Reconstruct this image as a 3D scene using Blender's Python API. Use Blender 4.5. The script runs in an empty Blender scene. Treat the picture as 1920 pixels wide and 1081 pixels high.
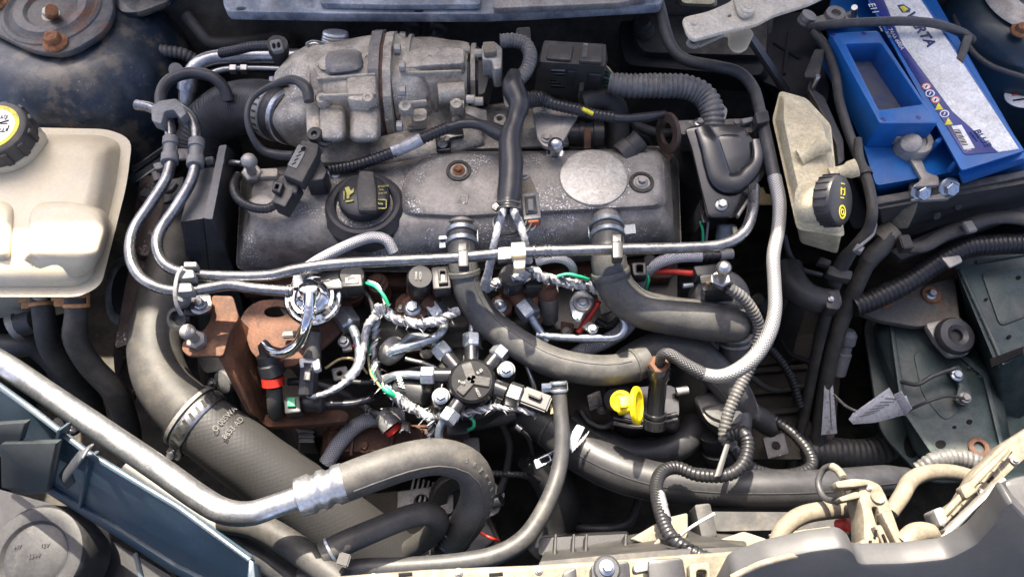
import bpy, bmesh, math, random
from mathutils import Vector as V, Matrix as M
random.seed(7)
SC = bpy.context.scene
COL = SC.collection
# ---------------------------------------------------------------- camera, sky, sun, exposure
F = 1440.0; PITCH = math.radians(62.0); DIST = 0.81
CAM = V((0, -DIST*math.cos(PITCH), DIST*math.sin(PITCH)))
FWD = V((0, math.cos(PITCH), -math.sin(PITCH))); UPV = V((0, math.sin(PITCH), math.cos(PITCH))); RGT = V((1, 0, 0))
cd = bpy.data.cameras.new('camera'); cam = bpy.data.objects.new('camera', cd); COL.objects.link(cam)
cd.sensor_width = 36; cd.lens = F/1920*36; cd.clip_start = 0.02; cd.clip_end = 50
cam.location = CAM; cam.rotation_euler = (math.radians(90)-PITCH, 0, 0); SC.camera = cam
SUN_AZ, SUN_EL = math.radians(-12), math.radians(56)       # azimuth from +Y towards +X
TOSUN = V((math.sin(SUN_AZ)*math.cos(SUN_EL), math.cos(SUN_AZ)*math.cos(SUN_EL), math.sin(SUN_EL)))
w = bpy.data.worlds.new('World'); SC.world = w; w.use_nodes = True
sky = w.node_tree.nodes.new('ShaderNodeTexSky'); sky.sky_type = 'NISHITA'; sky.sun_disc = False
sky.sun_elevation = SUN_EL; sky.sun_rotation = SUN_AZ; sky.air_density = 0.15; sky.dust_density = 2.0; sky.ozone_density = 0.0
bg = w.node_tree.nodes['Background']; bg.inputs[1].default_value = 0.15
w.node_tree.links.new(sky.outputs[0], bg.inputs[0])
sl = bpy.data.lights.new('sun', 'SUN'); sl.energy = 2.4; sl.angle = math.radians(0.6); sl.color = (1, .90, .74)
so = bpy.data.objects.new('sun', sl); COL.objects.link(so)
so.rotation_euler = TOSUN.to_track_quat('Z', 'Y').to_euler(); so.location = TOSUN*5
SC.view_settings.view_transform = 'Standard'; SC.view_settings.look = 'None'
SC.view_settings.gamma = 1; SC.view_settings.use_curve_mapping = False
SC.view_settings.exposure = 2.8
SC.cycles.max_bounces = 6; SC.cycles.caustics_reflective = False; SC.cycles.caustics_refractive = False
SC.cycles.sample_clamp_indirect = 4

# ---------------------------------------------------------------- pixel + height -> place
Z = V((0, 0, 1))
def ray(px, py): return FWD*F + RGT*(px-960) - UPV*(py-540.5)
def P(px, py, z=0.0):
    d = ray(px, py); return CAM + d*((z-CAM.z)/d.z)
def PL(px, py, p0, n):
    d = ray(px, py); return CAM + d*((p0-CAM).dot(n)/d.dot(n))
def mpp(p): return (p-CAM).dot(FWD)/F
def proj(p):
    d = p-CAM; k = F/d.dot(FWD); return (960+d.dot(RGT)*k, 540.5-d.dot(UPV)*k)
def Q(t): return t if isinstance(t, V) else P(*t)

# ---------------------------------------------------------------- scene bookkeeping
W = {}            # intended world matrix of every object
PAR = {}
def reg(name, data, mat, parent, mw=None):
    o = bpy.data.objects.new(name, data); COL.objects.link(o)
    if mat is not None and data is not None and len(data.materials) == 0: data.materials.append(mat)
    W[o.name] = mw or M.Identity(4); PAR[o.name] = parent; return o
def tag(o, label, cat, group=None, kind=None):
    if label: o['label'] = label
    if cat: o['category'] = cat
    if group: o['group'] = group
    if kind: o['kind'] = kind
    return o
def thing(name, label, cat, group=None):
    return tag(reg(name, None, None, None), label, cat, group)
def finish():
    objs = [o for o in COL.objects if o.name in W]
    kids = {}
    for o in objs:
        p = PAR[o.name]
        if p is not None: kids.setdefault(p.name, []).append(o)
    seen = set()
    for o in objs:                       # move mesh origins from the world's origin to the piece itself
        if o.type == 'MESH' and W[o.name] == M.Identity(4) and o.data.name not in seen and o.data.users == 1:
            seen.add(o.data.name); vs = o.data.vertices
            if not len(vs): continue
            n = len(vs); b = V((sum(v.co.x for v in vs)/n, sum(v.co.y for v in vs)/n, min(v.co.z for v in vs)))
            o.data.transform(M.Translation(-b)); W[o.name] = M.Translation(b)
    for o in objs:
        if o.type == 'EMPTY':
            ks = kids.get(o.name, [])
            if ks:
                ps = [W[k.name].translation for k in ks]; n = len(ps)
                W[o.name] = M.Translation(V((sum(p.x for p in ps)/n, sum(p.y for p in ps)/n, min(p.z for p in ps))))
            o.empty_display_size = .01
    for o in objs:
        p = PAR[o.name]
        if p is None: o.matrix_basis = W[o.name]
        else:
            o.parent = p; o.matrix_parent_inverse = M.Identity(4)
            o.matrix_basis = W[p.name].inverted() @ W[o.name]

def fin_mesh(bm, name, smooth=35):
    me = bpy.data.meshes.new(name); bm.normal_update(); bm.to_mesh(me); bm.free()
    if smooth:
        me.polygons.foreach_set('use_smooth', [True]*len(me.polygons))
        me.set_sharp_from_angle(angle=math.radians(smooth))
    return me

# ---------------------------------------------------------------- materials
MATS = {}
def mat(name, col, rough=.5, metal=0.0, col2=None, ns=45, dust=0.0, dcol=(.24, .20, .15), spots=0.0, scol=(.75, .76, .78), ss=420, smask=18,
        bump=.12, bs=500, sss=0.0, coat=0.0, rvar=.12, trans=0.0, spec=.5, rust=0.0, patch=None, grain=1.1, gs=330):
    m = bpy.data.materials.new(name); m.use_nodes = True; nt = m.node_tree; N = nt.nodes; L = nt.links
    b = N['Principled BSDF']; tc = N.new('ShaderNodeTexCoord'); co = tc.outputs['Object']
    def noise(s, det=4, rgh=.6, dist=0):
        n = N.new('ShaderNodeTexNoise'); n.inputs['Scale'].default_value = s; n.inputs['Detail'].default_value = det
        n.inputs['Roughness'].default_value = rgh; n.inputs['Distortion'].default_value = dist; L.new(co, n.inputs['Vector']); return n.outputs['Fac']
    def ramp(x, a, c):
        r = N.new('ShaderNodeMapRange'); r.inputs[1].default_value = a; r.inputs[2].default_value = c; r.interpolation_type = 'SMOOTHSTEP'
        L.new(x, r.inputs[0]); return r.outputs[0]
    def mth(op, x, y):
        n = N.new('ShaderNodeMath'); n.operation = op
        for i, q in enumerate((x, y)):
            if isinstance(q, (int, float)): n.inputs[i].default_value = q
            else: L.new(q, n.inputs[i])
        return n.outputs[0]
    def mix(f, x, y):
        n = N.new('ShaderNodeMix'); n.data_type = 'RGBA'
        if isinstance(f, (int, float)): n.inputs[0].default_value = f
        else: L.new(f, n.inputs[0])
        for i, q in ((6, x), (7, y)):
            if isinstance(q, tuple): n.inputs[i].default_value = (*q, 1)
            else: L.new(q, n.inputs[i])
        return n.outputs[2]
    c2 = col2 or tuple(min(1, x*.62+.004) for x in col)
    c = mix(ramp(noise(ns), .35, .68), col, c2)
    rg = mth('ADD', rough-rvar/2, mth('MULTIPLY', noise(ns*2.3), rvar))
    if grain:
        gv = N.new('ShaderNodeHueSaturation'); L.new(c, gv.inputs['Color']); L.new(mth('ADD', 1-grain*.5, mth('MULTIPLY', mth('ADD', noise(gs, 3, .75), mth('SUBTRACT', noise(gs*.17, 4, .7), .5)), grain)), gv.inputs['Value']); c = gv.outputs[0]
    if rust:
        f = mth('MULTIPLY', ramp(noise(ns*1.4, 6, .7), .62-.25*rust, .80-.25*rust), .9)
        c = mix(f, c, mix(noise(ns*6), (.22, .075, .025), (.10, .04, .02))); rg = mth('MAXIMUM', rg, mth('MULTIPLY', f, .85))
    if patch:
        f = ramp(noise(patch[1], 5, .65), patch[2], patch[2]+.10); c = mix(mth('MULTIPLY', f, patch[3]), c, patch[0])
    if dust:
        ge = N.new('ShaderNodeNewGeometry'); sp = N.new('ShaderNodeSeparateXYZ'); L.new(ge.outputs['Normal'], sp.inputs[0])
        f = mth('MULTIPLY', ramp(sp.outputs[2], -.5, .9), ramp(noise(ns*.9, 6, .68), .72-.55*dust, 1.05-.45*dust))
        f = mth('MULTIPLY', f, min(1, .35+dust*.7)); f = mth('MULTIPLY', f, mth('ADD', .55, mth('MULTIPLY', noise(280, 4, .75), .9))); c = mix(f, c, dcol); rg = mth('MAXIMUM', rg, mth('MULTIPLY', f, .9))
        metn = mth('MULTIPLY', mth('SUBTRACT', 1.0, f), metal); L.new(metn, b.inputs['Metallic'])
    else: b.inputs['Metallic'].default_value = metal
    if spots:
        f = mth('MULTIPLY', ramp(noise(ss, 2, .5), .70-.12*spots, .74-.12*spots), ramp(noise(smask, 4, .7), .62-.14*spots, .74-.12*spots)); c = mix(f, c, scol)
    L.new(c, b.inputs['Base Color']); L.new(rg, b.inputs['Roughness'])
    b.inputs['Specular IOR Level'].default_value = spec
    if coat: b.inputs['Coat Weight'].default_value = coat; b.inputs['Coat Roughness'].default_value = .12
    if sss: b.inputs['Subsurface Weight'].default_value = sss; b.inputs['Subsurface Radius'].default_value = (.02, .015, .008); b.inputs['Subsurface Scale'].default_value = .6
    if trans: b.inputs['Transmission Weight'].default_value = trans
    if bump:
        bn = N.new('ShaderNodeBump'); bn.inputs['Strength'].default_value = bump; bn.inputs['Distance'].default_value = .001
        L.new(noise(bs, 5, .6), bn.inputs['Height']); L.new(bn.outputs[0], b.inputs['Normal'])
    MATS[name] = m; return m
def braid(name, c1, c2, rough=.4, metal=0.0, fu=520, fv=11, bst=.9):
    """woven sleeve: diagonal strands over the tube's own length and girth"""
    m = bpy.data.materials.new(name); m.use_nodes = True; nt = m.node_tree; N = nt.nodes; L = nt.links; b = N['Principled BSDF']
    uv = N.new('ShaderNodeUVMap'); uv.uv_map = 'UVMap'; s = N.new('ShaderNodeSeparateXYZ'); L.new(uv.outputs[0], s.inputs[0])
    def mth(op, x, y=0.0):
        n = N.new('ShaderNodeMath'); n.operation = op
        for i, q in enumerate((x, y)):
            if isinstance(q, (int, float)): n.inputs[i].default_value = q
            else: L.new(q, n.inputs[i])
        return n.outputs[0]
    u = mth('MULTIPLY', s.outputs[0], fu*6.283); v = mth('MULTIPLY', s.outputs[1], fv*6.283)
    a1 = mth('SINE', mth('ADD', u, v)); a2 = mth('SINE', mth('SUBTRACT', u, v))
    h = mth('MULTIPLY', mth('ADD', mth('ABSOLUTE', a1), mth('ABSOLUTE', a2)), .5)
    mx = N.new('ShaderNodeMix'); mx.data_type = 'RGBA'; L.new(h, mx.inputs[0]); mx.inputs[6].default_value = (*c2, 1); mx.inputs[7].default_value = (*c1, 1)
    L.new(mx.outputs[2], b.inputs['Base Color']); b.inputs['Roughness'].default_value = rough; b.inputs['Metallic'].default_value = metal
    bn = N.new('ShaderNodeBump'); bn.inputs['Strength'].default_value = bst; bn.inputs['Distance'].default_value = .0008
    L.new(h, bn.inputs['Height']); L.new(bn.outputs[0], b.inputs['Normal']); return m
TAN = (.30, .245, .17)
rubber = mat('rubber', (.050, .050, .051), .50, dust=.40, dcol=(.17, .155, .13), bump=.10, bs=900, ns=30)
rubberc = mat('rubber_clean', (.040, .040, .043), .42, dust=.15, bump=.08, bs=900)
rubberd = mat('rubber_dusty', (.050, .048, .045), .58, dust=.5, dcol=(.145, .128, .10), bump=.15, bs=700, ns=25)
rubberg = mat('rubber_grey', (.080, .079, .076), .45, dust=.45, dcol=(.19, .175, .145), bump=.14, bs=700, ns=22, patch=((.22, .15, .05), 12, .70, .45))
hosedim = None
plastic = mat('black_plastic', (.026, .026, .029), .42, dust=.22, bump=.06, bs=800)
plasticd = mat('dusty_plastic', (.040, .039, .038), .55, dust=.5, dcol=(.17, .15, .12), bump=.1, bs=600, ns=30)
plasticg = mat('grey_plastic', (.20, .20, .20), .5, dust=.25, bump=.05)
gloss = mat('black_gloss', (.016, .016, .017), .25, coat=.6, dust=.30, dcol=(.17, .155, .13), bump=.05, bs=300)
conduit = mat('conduit', (.020, .020, .022), .38, dust=.2, bump=.03)
conduitg = mat('conduit_dusty', (.10, .10, .10), .5, dust=.62, dcol=(.24, .215, .18), bump=.05)
tape = mat('loom_tape', (.030, .030, .034), .36, dust=.25, bump=.35, bs=160, dcol=(.18, .16, .13))
cover = mat('rocker_paint', (.265, .248, .225), .44, .2, (.140, .130, .118), 30, dust=.5, dcol=(.29, .27, .235), spots=.95, ss=520, smask=16, bump=.22, bs=420, rvar=.25,
            patch=((.085, .080, .074), 34, .58, .7))
alu = mat('cast_aluminium', (.50, .455, .375), .6, .2, (.27, .24, .195), 34, dust=.42, dcol=(.36, .315, .245), spots=.85, ss=460, smask=20, bump=.8, bs=330, rvar=.2,
          patch=((.15, .13, .105), 26, .56, .7))
aludark = mat('dark_casting', (.20, .19, .18), .55, .4, (.11, .105, .10), 30, dust=.4, spots=.6, bump=.35, bs=350)
alupipe = mat('aluminium_pipe', (.54, .545, .55), .34, .9, (.38, .385, .39), 30, dust=.22, dcol=(.36, .33, .28), bump=.25, bs=300, rvar=.3, patch=((.22, .20, .17), 40, .62, .5))
steel = mat('steel', (.46, .46, .46), .30, .95, (.34, .34, .34), 60, dust=.12, bump=.06)
chrome = mat('chrome', (.62, .62, .62), .13, 1.0, (.66, .66, .66), 40, bump=.03, bs=200, rvar=.1)
pipe = mat('plated_pipe', (.27, .27, .275), .30, .9, (.15, .15, .155), 40, dust=.25, bump=.12, bs=200, rvar=.4, patch=((.10, .095, .085), 60, .60, .6))
pipedk = mat('black_pipe', (.10, .10, .11), .20, .75, (.05, .05, .055), 45, dust=.1, bump=.04)
zinc = mat('zinc', (.44, .48, .52), .36, .8, (.33, .37, .41), 70, dust=.12, dcol=(.45, .43, .38), bump=.12, bs=500)
dullsteel = mat('dull_plate', (.36, .345, .32), .55, .5, (.25, .235, .21), 40, dust=.4, dcol=(.33, .29, .23), bump=.15)
rust = mat('rust', (.150, .066, .033), .75, .1, (.070, .034, .021), 34, patch=((.25, .130, .065), 18, .58, .75), dust=.25, dcol=(.36, .22, .12), bump=.4, bs=380)
rustd = mat('rust_dark', (.15, .068, .040), .75, .1, (.070, .036, .026), 45, bump=.45, bs=380, dust=.12)
rustbolt = mat('rust_bolt', (.30, .13, .055), .85, 0, (.17, .07, .03), 3, bump=.4, bs=20)
brownspk = mat('speckled_bracket', (.075, .048, .040), .55, .1, (.045, .033, .03), 40, spots=.9, scol=(.42, .38, .36), ss=330, smask=14, bump=.25, dust=.3)
tankm = mat('tank_plastic', (.56, .50, .375), .42, sss=.5, col2=(.54, .47, .33), ns=14, grain=.35, dust=.25, dcol=(.45, .40, .30), bump=.03, bs=120)
resm = mat('reservoir_plastic', (.62, .55, .37), .48, sss=.3, col2=(.50, .43, .28), ns=22, dust=.35, dcol=(.45, .37, .24), bump=.05, bs=150)
blue = mat('battery_blue', (.008, .120, .40), .40, col2=(.010, .095, .31), ns=20, grain=.5, dust=.42, dcol=(.11, .14, .22), bump=.03)
bluelab = mat('label_blue', (.012, .022, .20), .32, bump=.02, dust=.2, dcol=(.16, .13, .16))
white = mat('label_white', (.72, .72, .70), .34, col2=(.62, .61, .57), ns=30, dust=.25, dcol=(.5, .46, .38), bump=.02)
whitep = mat('white_print', (.8, .8, .8), .4, bump=0)
navyp = mat('navy_print', (.010, .03, .14), .4, bump=0)
yellowd = mat('yellow_print_worn', (.50, .47, .12), .55, bump=0, patch=((.05, .05, .04), 160, .58, .7))
yellowp = mat('yellow_print', (.78, .68, .03), .5, bump=0)
redp = mat('red_print', (.62, .12, .09), .5, bump=0)
blackp = mat('black_print', (.012, .012, .012), .6, bump=0, spec=.05)  # black ink; also painted flat for the shade inside holes, slots and gaps
greyp = mat('grey_print', (.26, .26, .255), .5, bump=0)
yellow = mat('yellow_plastic', (.86, .68, .01), .4, col2=(.80, .60, .01), bump=.03, sss=.1)
red = mat('red_plastic', (.62, .035, .02), .4, bump=.05)
green = mat('green_plastic', (.02, .30, .13), .45, bump=.05)
orange = mat('orange_band', (.62, .30, .12), .45, .3, bump=.1)
wing = mat('wing_paint', (.012, .026, .036), .38, coat=.25, col2=(.010, .026, .036), ns=9, dust=.42, dcol=(.12, .115, .10), bump=.05, bs=200, patch=((.05, .045, .035), 11, .60, .6))
wingd = mat('strut_paint', (.014, .026, .044), .40, coat=.25, col2=(.008, .014, .022), ns=16, dust=.55, dcol=(.22, .20, .165), bump=.35, bs=240, patch=((.12, .10, .075), 24, .53, .75), spots=.5, scol=(.3, .28, .25), ss=300)
scut = mat('scuttle_paint', (.42, .44, .46), .5, .2, (.14, .17, .21), 25, dust=.5, dcol=(.33, .30, .25), bump=.12)
shroud = mat('shroud_plastic', (.040, .064, .086), .38, col2=(.026, .045, .062), ns=14, dust=.30, dcol=(.22, .20, .16), bump=.05, bs=300)
tanp = mat('dusty_tan', (.22, .19, .14), .7, col2=(.11, .094, .068), ns=22, dust=.5, dcol=(.36, .31, .225), bump=.3, bs=300)
tanhose = mat('dusty_hose', (.17, .145, .105), .75, col2=(.10, .085, .065), ns=24, dust=.7, dcol=(.29, .245, .175), bump=.12)
hinge = mat('hinge_paint', (.55, .51, .43), .6, col2=(.45, .41, .33), ns=24, dust=.4, dcol=(.42, .36, .27), bump=.1, rust=.08)
bumper = mat('bumper_plastic', (.065, .065, .067), .5, grain=.4, col2=(.05, .05, .051), ns=10, dust=.25, dcol=(.25, .235, .2), bump=.08, bs=900)
concrete = mat('concrete', (.36, .34, .31), .85, col2=(.28, .265, .24), ns=2, bump=.1, bs=30)
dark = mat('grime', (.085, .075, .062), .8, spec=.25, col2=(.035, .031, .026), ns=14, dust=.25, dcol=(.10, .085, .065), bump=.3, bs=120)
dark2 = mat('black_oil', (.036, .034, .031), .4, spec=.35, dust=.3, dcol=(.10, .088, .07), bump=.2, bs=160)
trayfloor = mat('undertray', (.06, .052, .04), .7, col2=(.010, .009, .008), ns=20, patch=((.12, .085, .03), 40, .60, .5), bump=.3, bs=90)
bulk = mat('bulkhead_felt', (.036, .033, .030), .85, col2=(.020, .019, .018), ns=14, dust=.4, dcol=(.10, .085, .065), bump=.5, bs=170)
foil = mat('foil_tape', (.46, .47, .49), .42, .45, (.26, .26, .27), 120, bump=1.0, bs=420, dust=.3, patch=((.09, .09, .09), 100, .56, .7))
covp = mat('cover_plastic', (.075, .080, .090), .36, col2=(.050, .055, .064), ns=20, dust=.45, dcol=(.17, .16, .14), bump=.1)
glossc = mat('gloss_clean', (.012, .012, .013), .22, spec=.22, dust=.05, bump=.08, bs=200)
felt = mat('heat_felt', (.085, .077, .066), .85, col2=(.045, .041, .036), ns=20, dust=.5, dcol=(.16, .14, .11), bump=.6, bs=140)
paper = mat('paper', (.50, .50, .53), .8, col2=(.32, .32, .35), ns=60, patch=((.12, .12, .14), 130, .58, .7), bump=.4, bs=300)
brz_silver = braid('silver_braid', (.52, .51, .48), (.10, .10, .10), .36, .6, 150, 7, .7)
brz_black = braid('black_braid', (.06, .06, .065), (.006, .006, .006), .3, 0, 130, 6)
brz_grey = braid('grey_braid', (.46, .46, .49), (.08, .08, .09), .5, 0, 170, 6)
hosedim = braid('hose_dimpled', (.040, .039, .038), (.036, .035, .034), .48, 0, 100, 15, .14)
strutp = mat('strut_plate', (.12, .115, .105), .55, .2, (.055, .06, .07), 22, dust=.45, dcol=(.26, .235, .19), bump=.35, bs=260, rust=.45, patch=((.03, .045, .07), 18, .58, .7))
hoseprint = mat('hose_print', (.17, .165, .155), .6, bump=0, patch=((.08, .08, .07), 200, .52, .8))
greenw = mat('wire_green', (.02, .42, .20), .4, bump=0)
whitew = mat('wire_white', (.70, .70, .68), .45, bump=.1)
copperw = mat('wire_tan', (.45, .36, .18), .5, bump=0)
dgreen = mat('leg_paint', (.048, .068, .066), .45, spec=.3, col2=(.024, .042, .044), ns=12, dust=.55, dcol=(.15, .147, .13), bump=.10, bs=200, patch=((.06, .06, .052), 14, .60, .6))
# ---------------------------------------------------------------- shape builders
def spline(pts, vals, step):
    """smooth path through pts (Catmull-Rom), resampled about every `step` metres; vals interpolated alongside"""
    n = len(pts); dense = []
    for i in range(n-1):
        p0 = pts[i-1] if i else pts[0]*2-pts[1]; p1 = pts[i]; p2 = pts[i+1]; p3 = pts[i+2] if i+2 < n else pts[-1]*2-pts[-2]
        k = 14
        for j in range(k):
            t = j/k; t2 = t*t; t3 = t2*t
            q = .5*((2*p1)+(p2-p0)*t+(2*p0-5*p1+4*p2-p3)*t2+(3*p1-p0-3*p2+p3)*t3)
            dense.append((q, vals[i]+(vals[i+1]-vals[i])*(3*t2-2*t3)))
    dense.append((pts[-1].copy(), vals[-1]))
    s = [0.0]
    for a, b in zip(dense, dense[1:]): s.append(s[-1]+(b[0]-a[0]).length)
    m = max(3, int(s[-1]/step)+1); out = []; j = 0
    for i in range(m):
        d = s[-1]*i/(m-1)
        while j < len(s)-2 and s[j+1] < d: j += 1
        f = (d-s[j])/max(1e-9, s[j+1]-s[j]); f = min(1, max(0, f))
        out.append((dense[j][0].lerp(dense[j+1][0], f), dense[j][1]+(dense[j+1][1]-dense[j][1])*f, d))
    return out
def frames(path):
    T = []
    for i in range(len(path)):
        a = path[max(0, i-1)]; b = path[min(len(path)-1, i+1)]; T.append((b-a).normalized())
    n = T[0].orthogonal().normalized()
    if abs(T[0].z) < .9: n = (Z - T[0]*T[0].z).normalized()
    out = []
    for t in T:
        n = (n - t*n.dot(t)).normalized(); out.append((t, n, t.cross(n)))
    return out
PATHS = {}
def tube_mesh(name, smp, seg=14, corr=None, jit=0.0, sq=2.0, flat=1.0, cap=True, smooth=50):
    path = [s[0] for s in smp]; fr = frames(path); bm = bmesh.new(); uvl = bm.loops.layers.uv.new('UVMap'); rings = []
    rnd = random.Random(name+str(len(smp)))
    for i, ((p, r, d), (t, n, b)) in enumerate(zip(smp, fr)):
        if corr: r = r*(1 + corr[1]*(1 if (math.sin(2*math.pi*d/corr[0]) > -.15) else -1))
        off = V((0, 0, 0))
        ring = []
        for k in range(seg):
            a = 2*math.pi*k/seg; c, s_ = math.cos(a), math.sin(a)
            if sq != 2.0: m = (abs(c)**sq+abs(s_)**sq)**(-1/sq)
            else: m = 1
            rr = r*m*(1+(rnd.uniform(-jit, jit) if jit else 0))
            ring.append(bm.verts.new(p + n*(rr*c*flat) + b*(rr*s_) + off))
        rings.append(ring)
    for i in range(len(rings)-1):
        for k in range(seg):
            k2 = (k+1) % seg; f = bm.faces.new((rings[i][k], rings[i][k2], rings[i+1][k2], rings[i+1][k]))
            uu = (smp[i][2], smp[i+1][2])
            for lp, (x, y) in zip(f.loops, ((uu[0], k/seg), (uu[0], (k+1)/seg), (uu[1], (k+1)/seg), (uu[1], k/seg))): lp[uvl].uv = (x, y)
    if cap:
        bm.faces.new(list(reversed(rings[0]))); bm.faces.new(rings[-1])
    bmesh.ops.recalc_face_normals(bm, faces=bm.faces)
    return fin_mesh(bm, name, smooth)
def tube(name, pts, r, m, parent=None, seg=14, corr=None, jit=0.0, sq=2.0, flat=1.0, step=None, **k):
    """pts: (px,py,z) points; r: radius in photo pixels (one number or one per point)"""
    q = [Q(p) for p in pts]; rs = r if isinstance(r, (list, tuple)) else [r]*len(q)
    rm = [a*mpp(p) for a, p in zip(rs, q)]
    st = step or (corr[0]/5 if corr else max(.0022, min(.008, min(rm)*.7)))
    smp = spline(q, rm, st)
    o = reg(name, tube_mesh(name, smp, seg, corr, jit, sq, flat, **k), m, parent); PATHS[o.name] = smp; return o
def H(name, label, cat, pts, r, m, group=None, **k):
    return tag(tube(name, pts, r, m, None, **k), label, cat, group)
def near(o, px, py):
    smp = PATHS[o.name]; best = min(range(len(smp)), key=lambda i: (proj(smp[i][0])[0]-px)**2+(proj(smp[i][0])[1]-py)**2)
    a = smp[max(0, best-1)][0]; b = smp[min(len(smp)-1, best+1)][0]
    return smp[best][0], (b-a).normalized(), smp[best][1]
def rot_to(axis, spin=0.0):
    q = axis.to_track_quat('Z', 'Y').to_matrix().to_4x4(); return q @ M.Rotation(spin, 4, 'Z')
def lathe_bm(bm, mw, prof, seg=28, caps=True):
    rings = []
    for r, h in prof:
        if r < 1e-7: rings.append([bm.verts.new(mw @ V((0, 0, h)))])
        else: rings.append([bm.verts.new(mw @ V((r*math.cos(2*math.pi*k/seg), r*math.sin(2*math.pi*k/seg), h))) for k in range(seg)])
    for a, b in zip(rings, rings[1:]):
        for k in range(seg):
            k2 = (k+1) % seg
            if len(a) == 1 and len(b) == 1: continue
            if len(a) == 1: bm.faces.new((a[0], b[k], b[k2]))
            elif len(b) == 1: bm.faces.new((a[k], a[k2], b[0]))
            else: bm.faces.new((a[k], a[k2], b[k2], b[k]))
    if caps:
        for rg in (rings[0], rings[-1]):
            if len(rg) > 2: bm.faces.new(rg)
def lathe(name, c, axis, prof, m, parent=None, seg=28, sc=None, smooth=35, spin=0.0, caps=True):
    """prof: (radius px, height px) along the axis, in pixels at c (sc overrides metres per unit)"""
    c = Q(c); s = sc or mpp(c); bm = bmesh.new()
    lathe_bm(bm, M.Translation(c) @ rot_to(axis.normalized(), spin), [(r*s, h*s) for r, h in prof], seg, caps)
    bmesh.ops.recalc_face_normals(bm, faces=bm.faces)
    return reg(name, fin_mesh(bm, name, smooth), m, parent)
def rod(name, a, b, r, m, parent=None, seg=18, prof=None, smooth=35, spin=0.0):
    """solid of revolution between two points; prof: (t along a->b, radius factor)"""
    a, b = Q(a), Q(b); ax = b-a; l = ax.length; s = mpp((a+b)/2); bm = bmesh.new()
    prof = prof or [(0, .9), (.03, 1), (.97, 1), (1, .9)]
    pr = [(0, prof[0][0]*l)] + [(r*s*f, t*l) for t, f in prof] + [(0, prof[-1][0]*l)]
    lathe_bm(bm, M.Translation(a) @ rot_to(ax.normalized(), spin), pr, seg)
    bmesh.ops.recalc_face_normals(bm, faces=bm.faces)
    return reg(name, fin_mesh(bm, name, smooth), m, parent)
def nut(name, a, b, r, m, parent=None, spin=.3):
    return rod(name, a, b, r, m, parent, 6, [(0, .86), (.10, 1), (.90, 1), (1, .86)], 20, spin)
BM_CACHE = {}
def bolt(c, r, m, parent, axis=Z, name='bolt', washer=True, tall=1.0):
    """flanged hex bolt head, radius r px over the washer; the mesh is shared between alike bolts"""
    key = (m.name, washer, tall, name)
    if key not in BM_CACHE:
        bm = bmesh.new(); I = M.Identity(4)
        if washer: lathe_bm(bm, I, [(0, -.1), (1, -.1), (1, .06), (.93, .14), (.70, .22), (0, .22)], 24)
        lathe_bm(bm, M.Rotation(.4, 4, 'Z'), [(0, .1), (.66, .1), (.66, .1+.48*tall), (.58, .1+.56*tall), (0, .1+.56*tall)], 6)
        lathe_bm(bm, I, [(.40, .1+.52*tall), (.36, .1+.585*tall), (.26, .1+.585*tall), (.24, .1+.53*tall)], 16, False)
        bmesh.ops.recalc_face_normals(bm, faces=bm.faces); me = fin_mesh(bm, name, 30); me.materials.append(m); BM_CACHE[key] = me
    c = Q(c); s = r*mpp(c)
    return reg(name, BM_CACHE[key], m, parent, M.Translation(c) @ rot_to(axis.normalized(), random.uniform(0, 1)) @ M.Scale(s, 4))
def fillet(poly, r, k=4):
    out = []; n = len(poly)
    for i in range(n):
        p = poly[i]; a = poly[i-1]; b = poly[(i+1) % n]; u = a-p; v = b-p; lu, lv = u.length, v.length
        d = min(r, lu*.45, lv*.45)
        p0 = p+u*(d/max(lu, 1e-9)); p1 = p+v*(d/max(lv, 1e-9))
        for j in range(k+1):
            t = j/k; out.append(p0*(1-t)**2+p*(2*t*(1-t))+p1*t*t)
    return out
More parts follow.
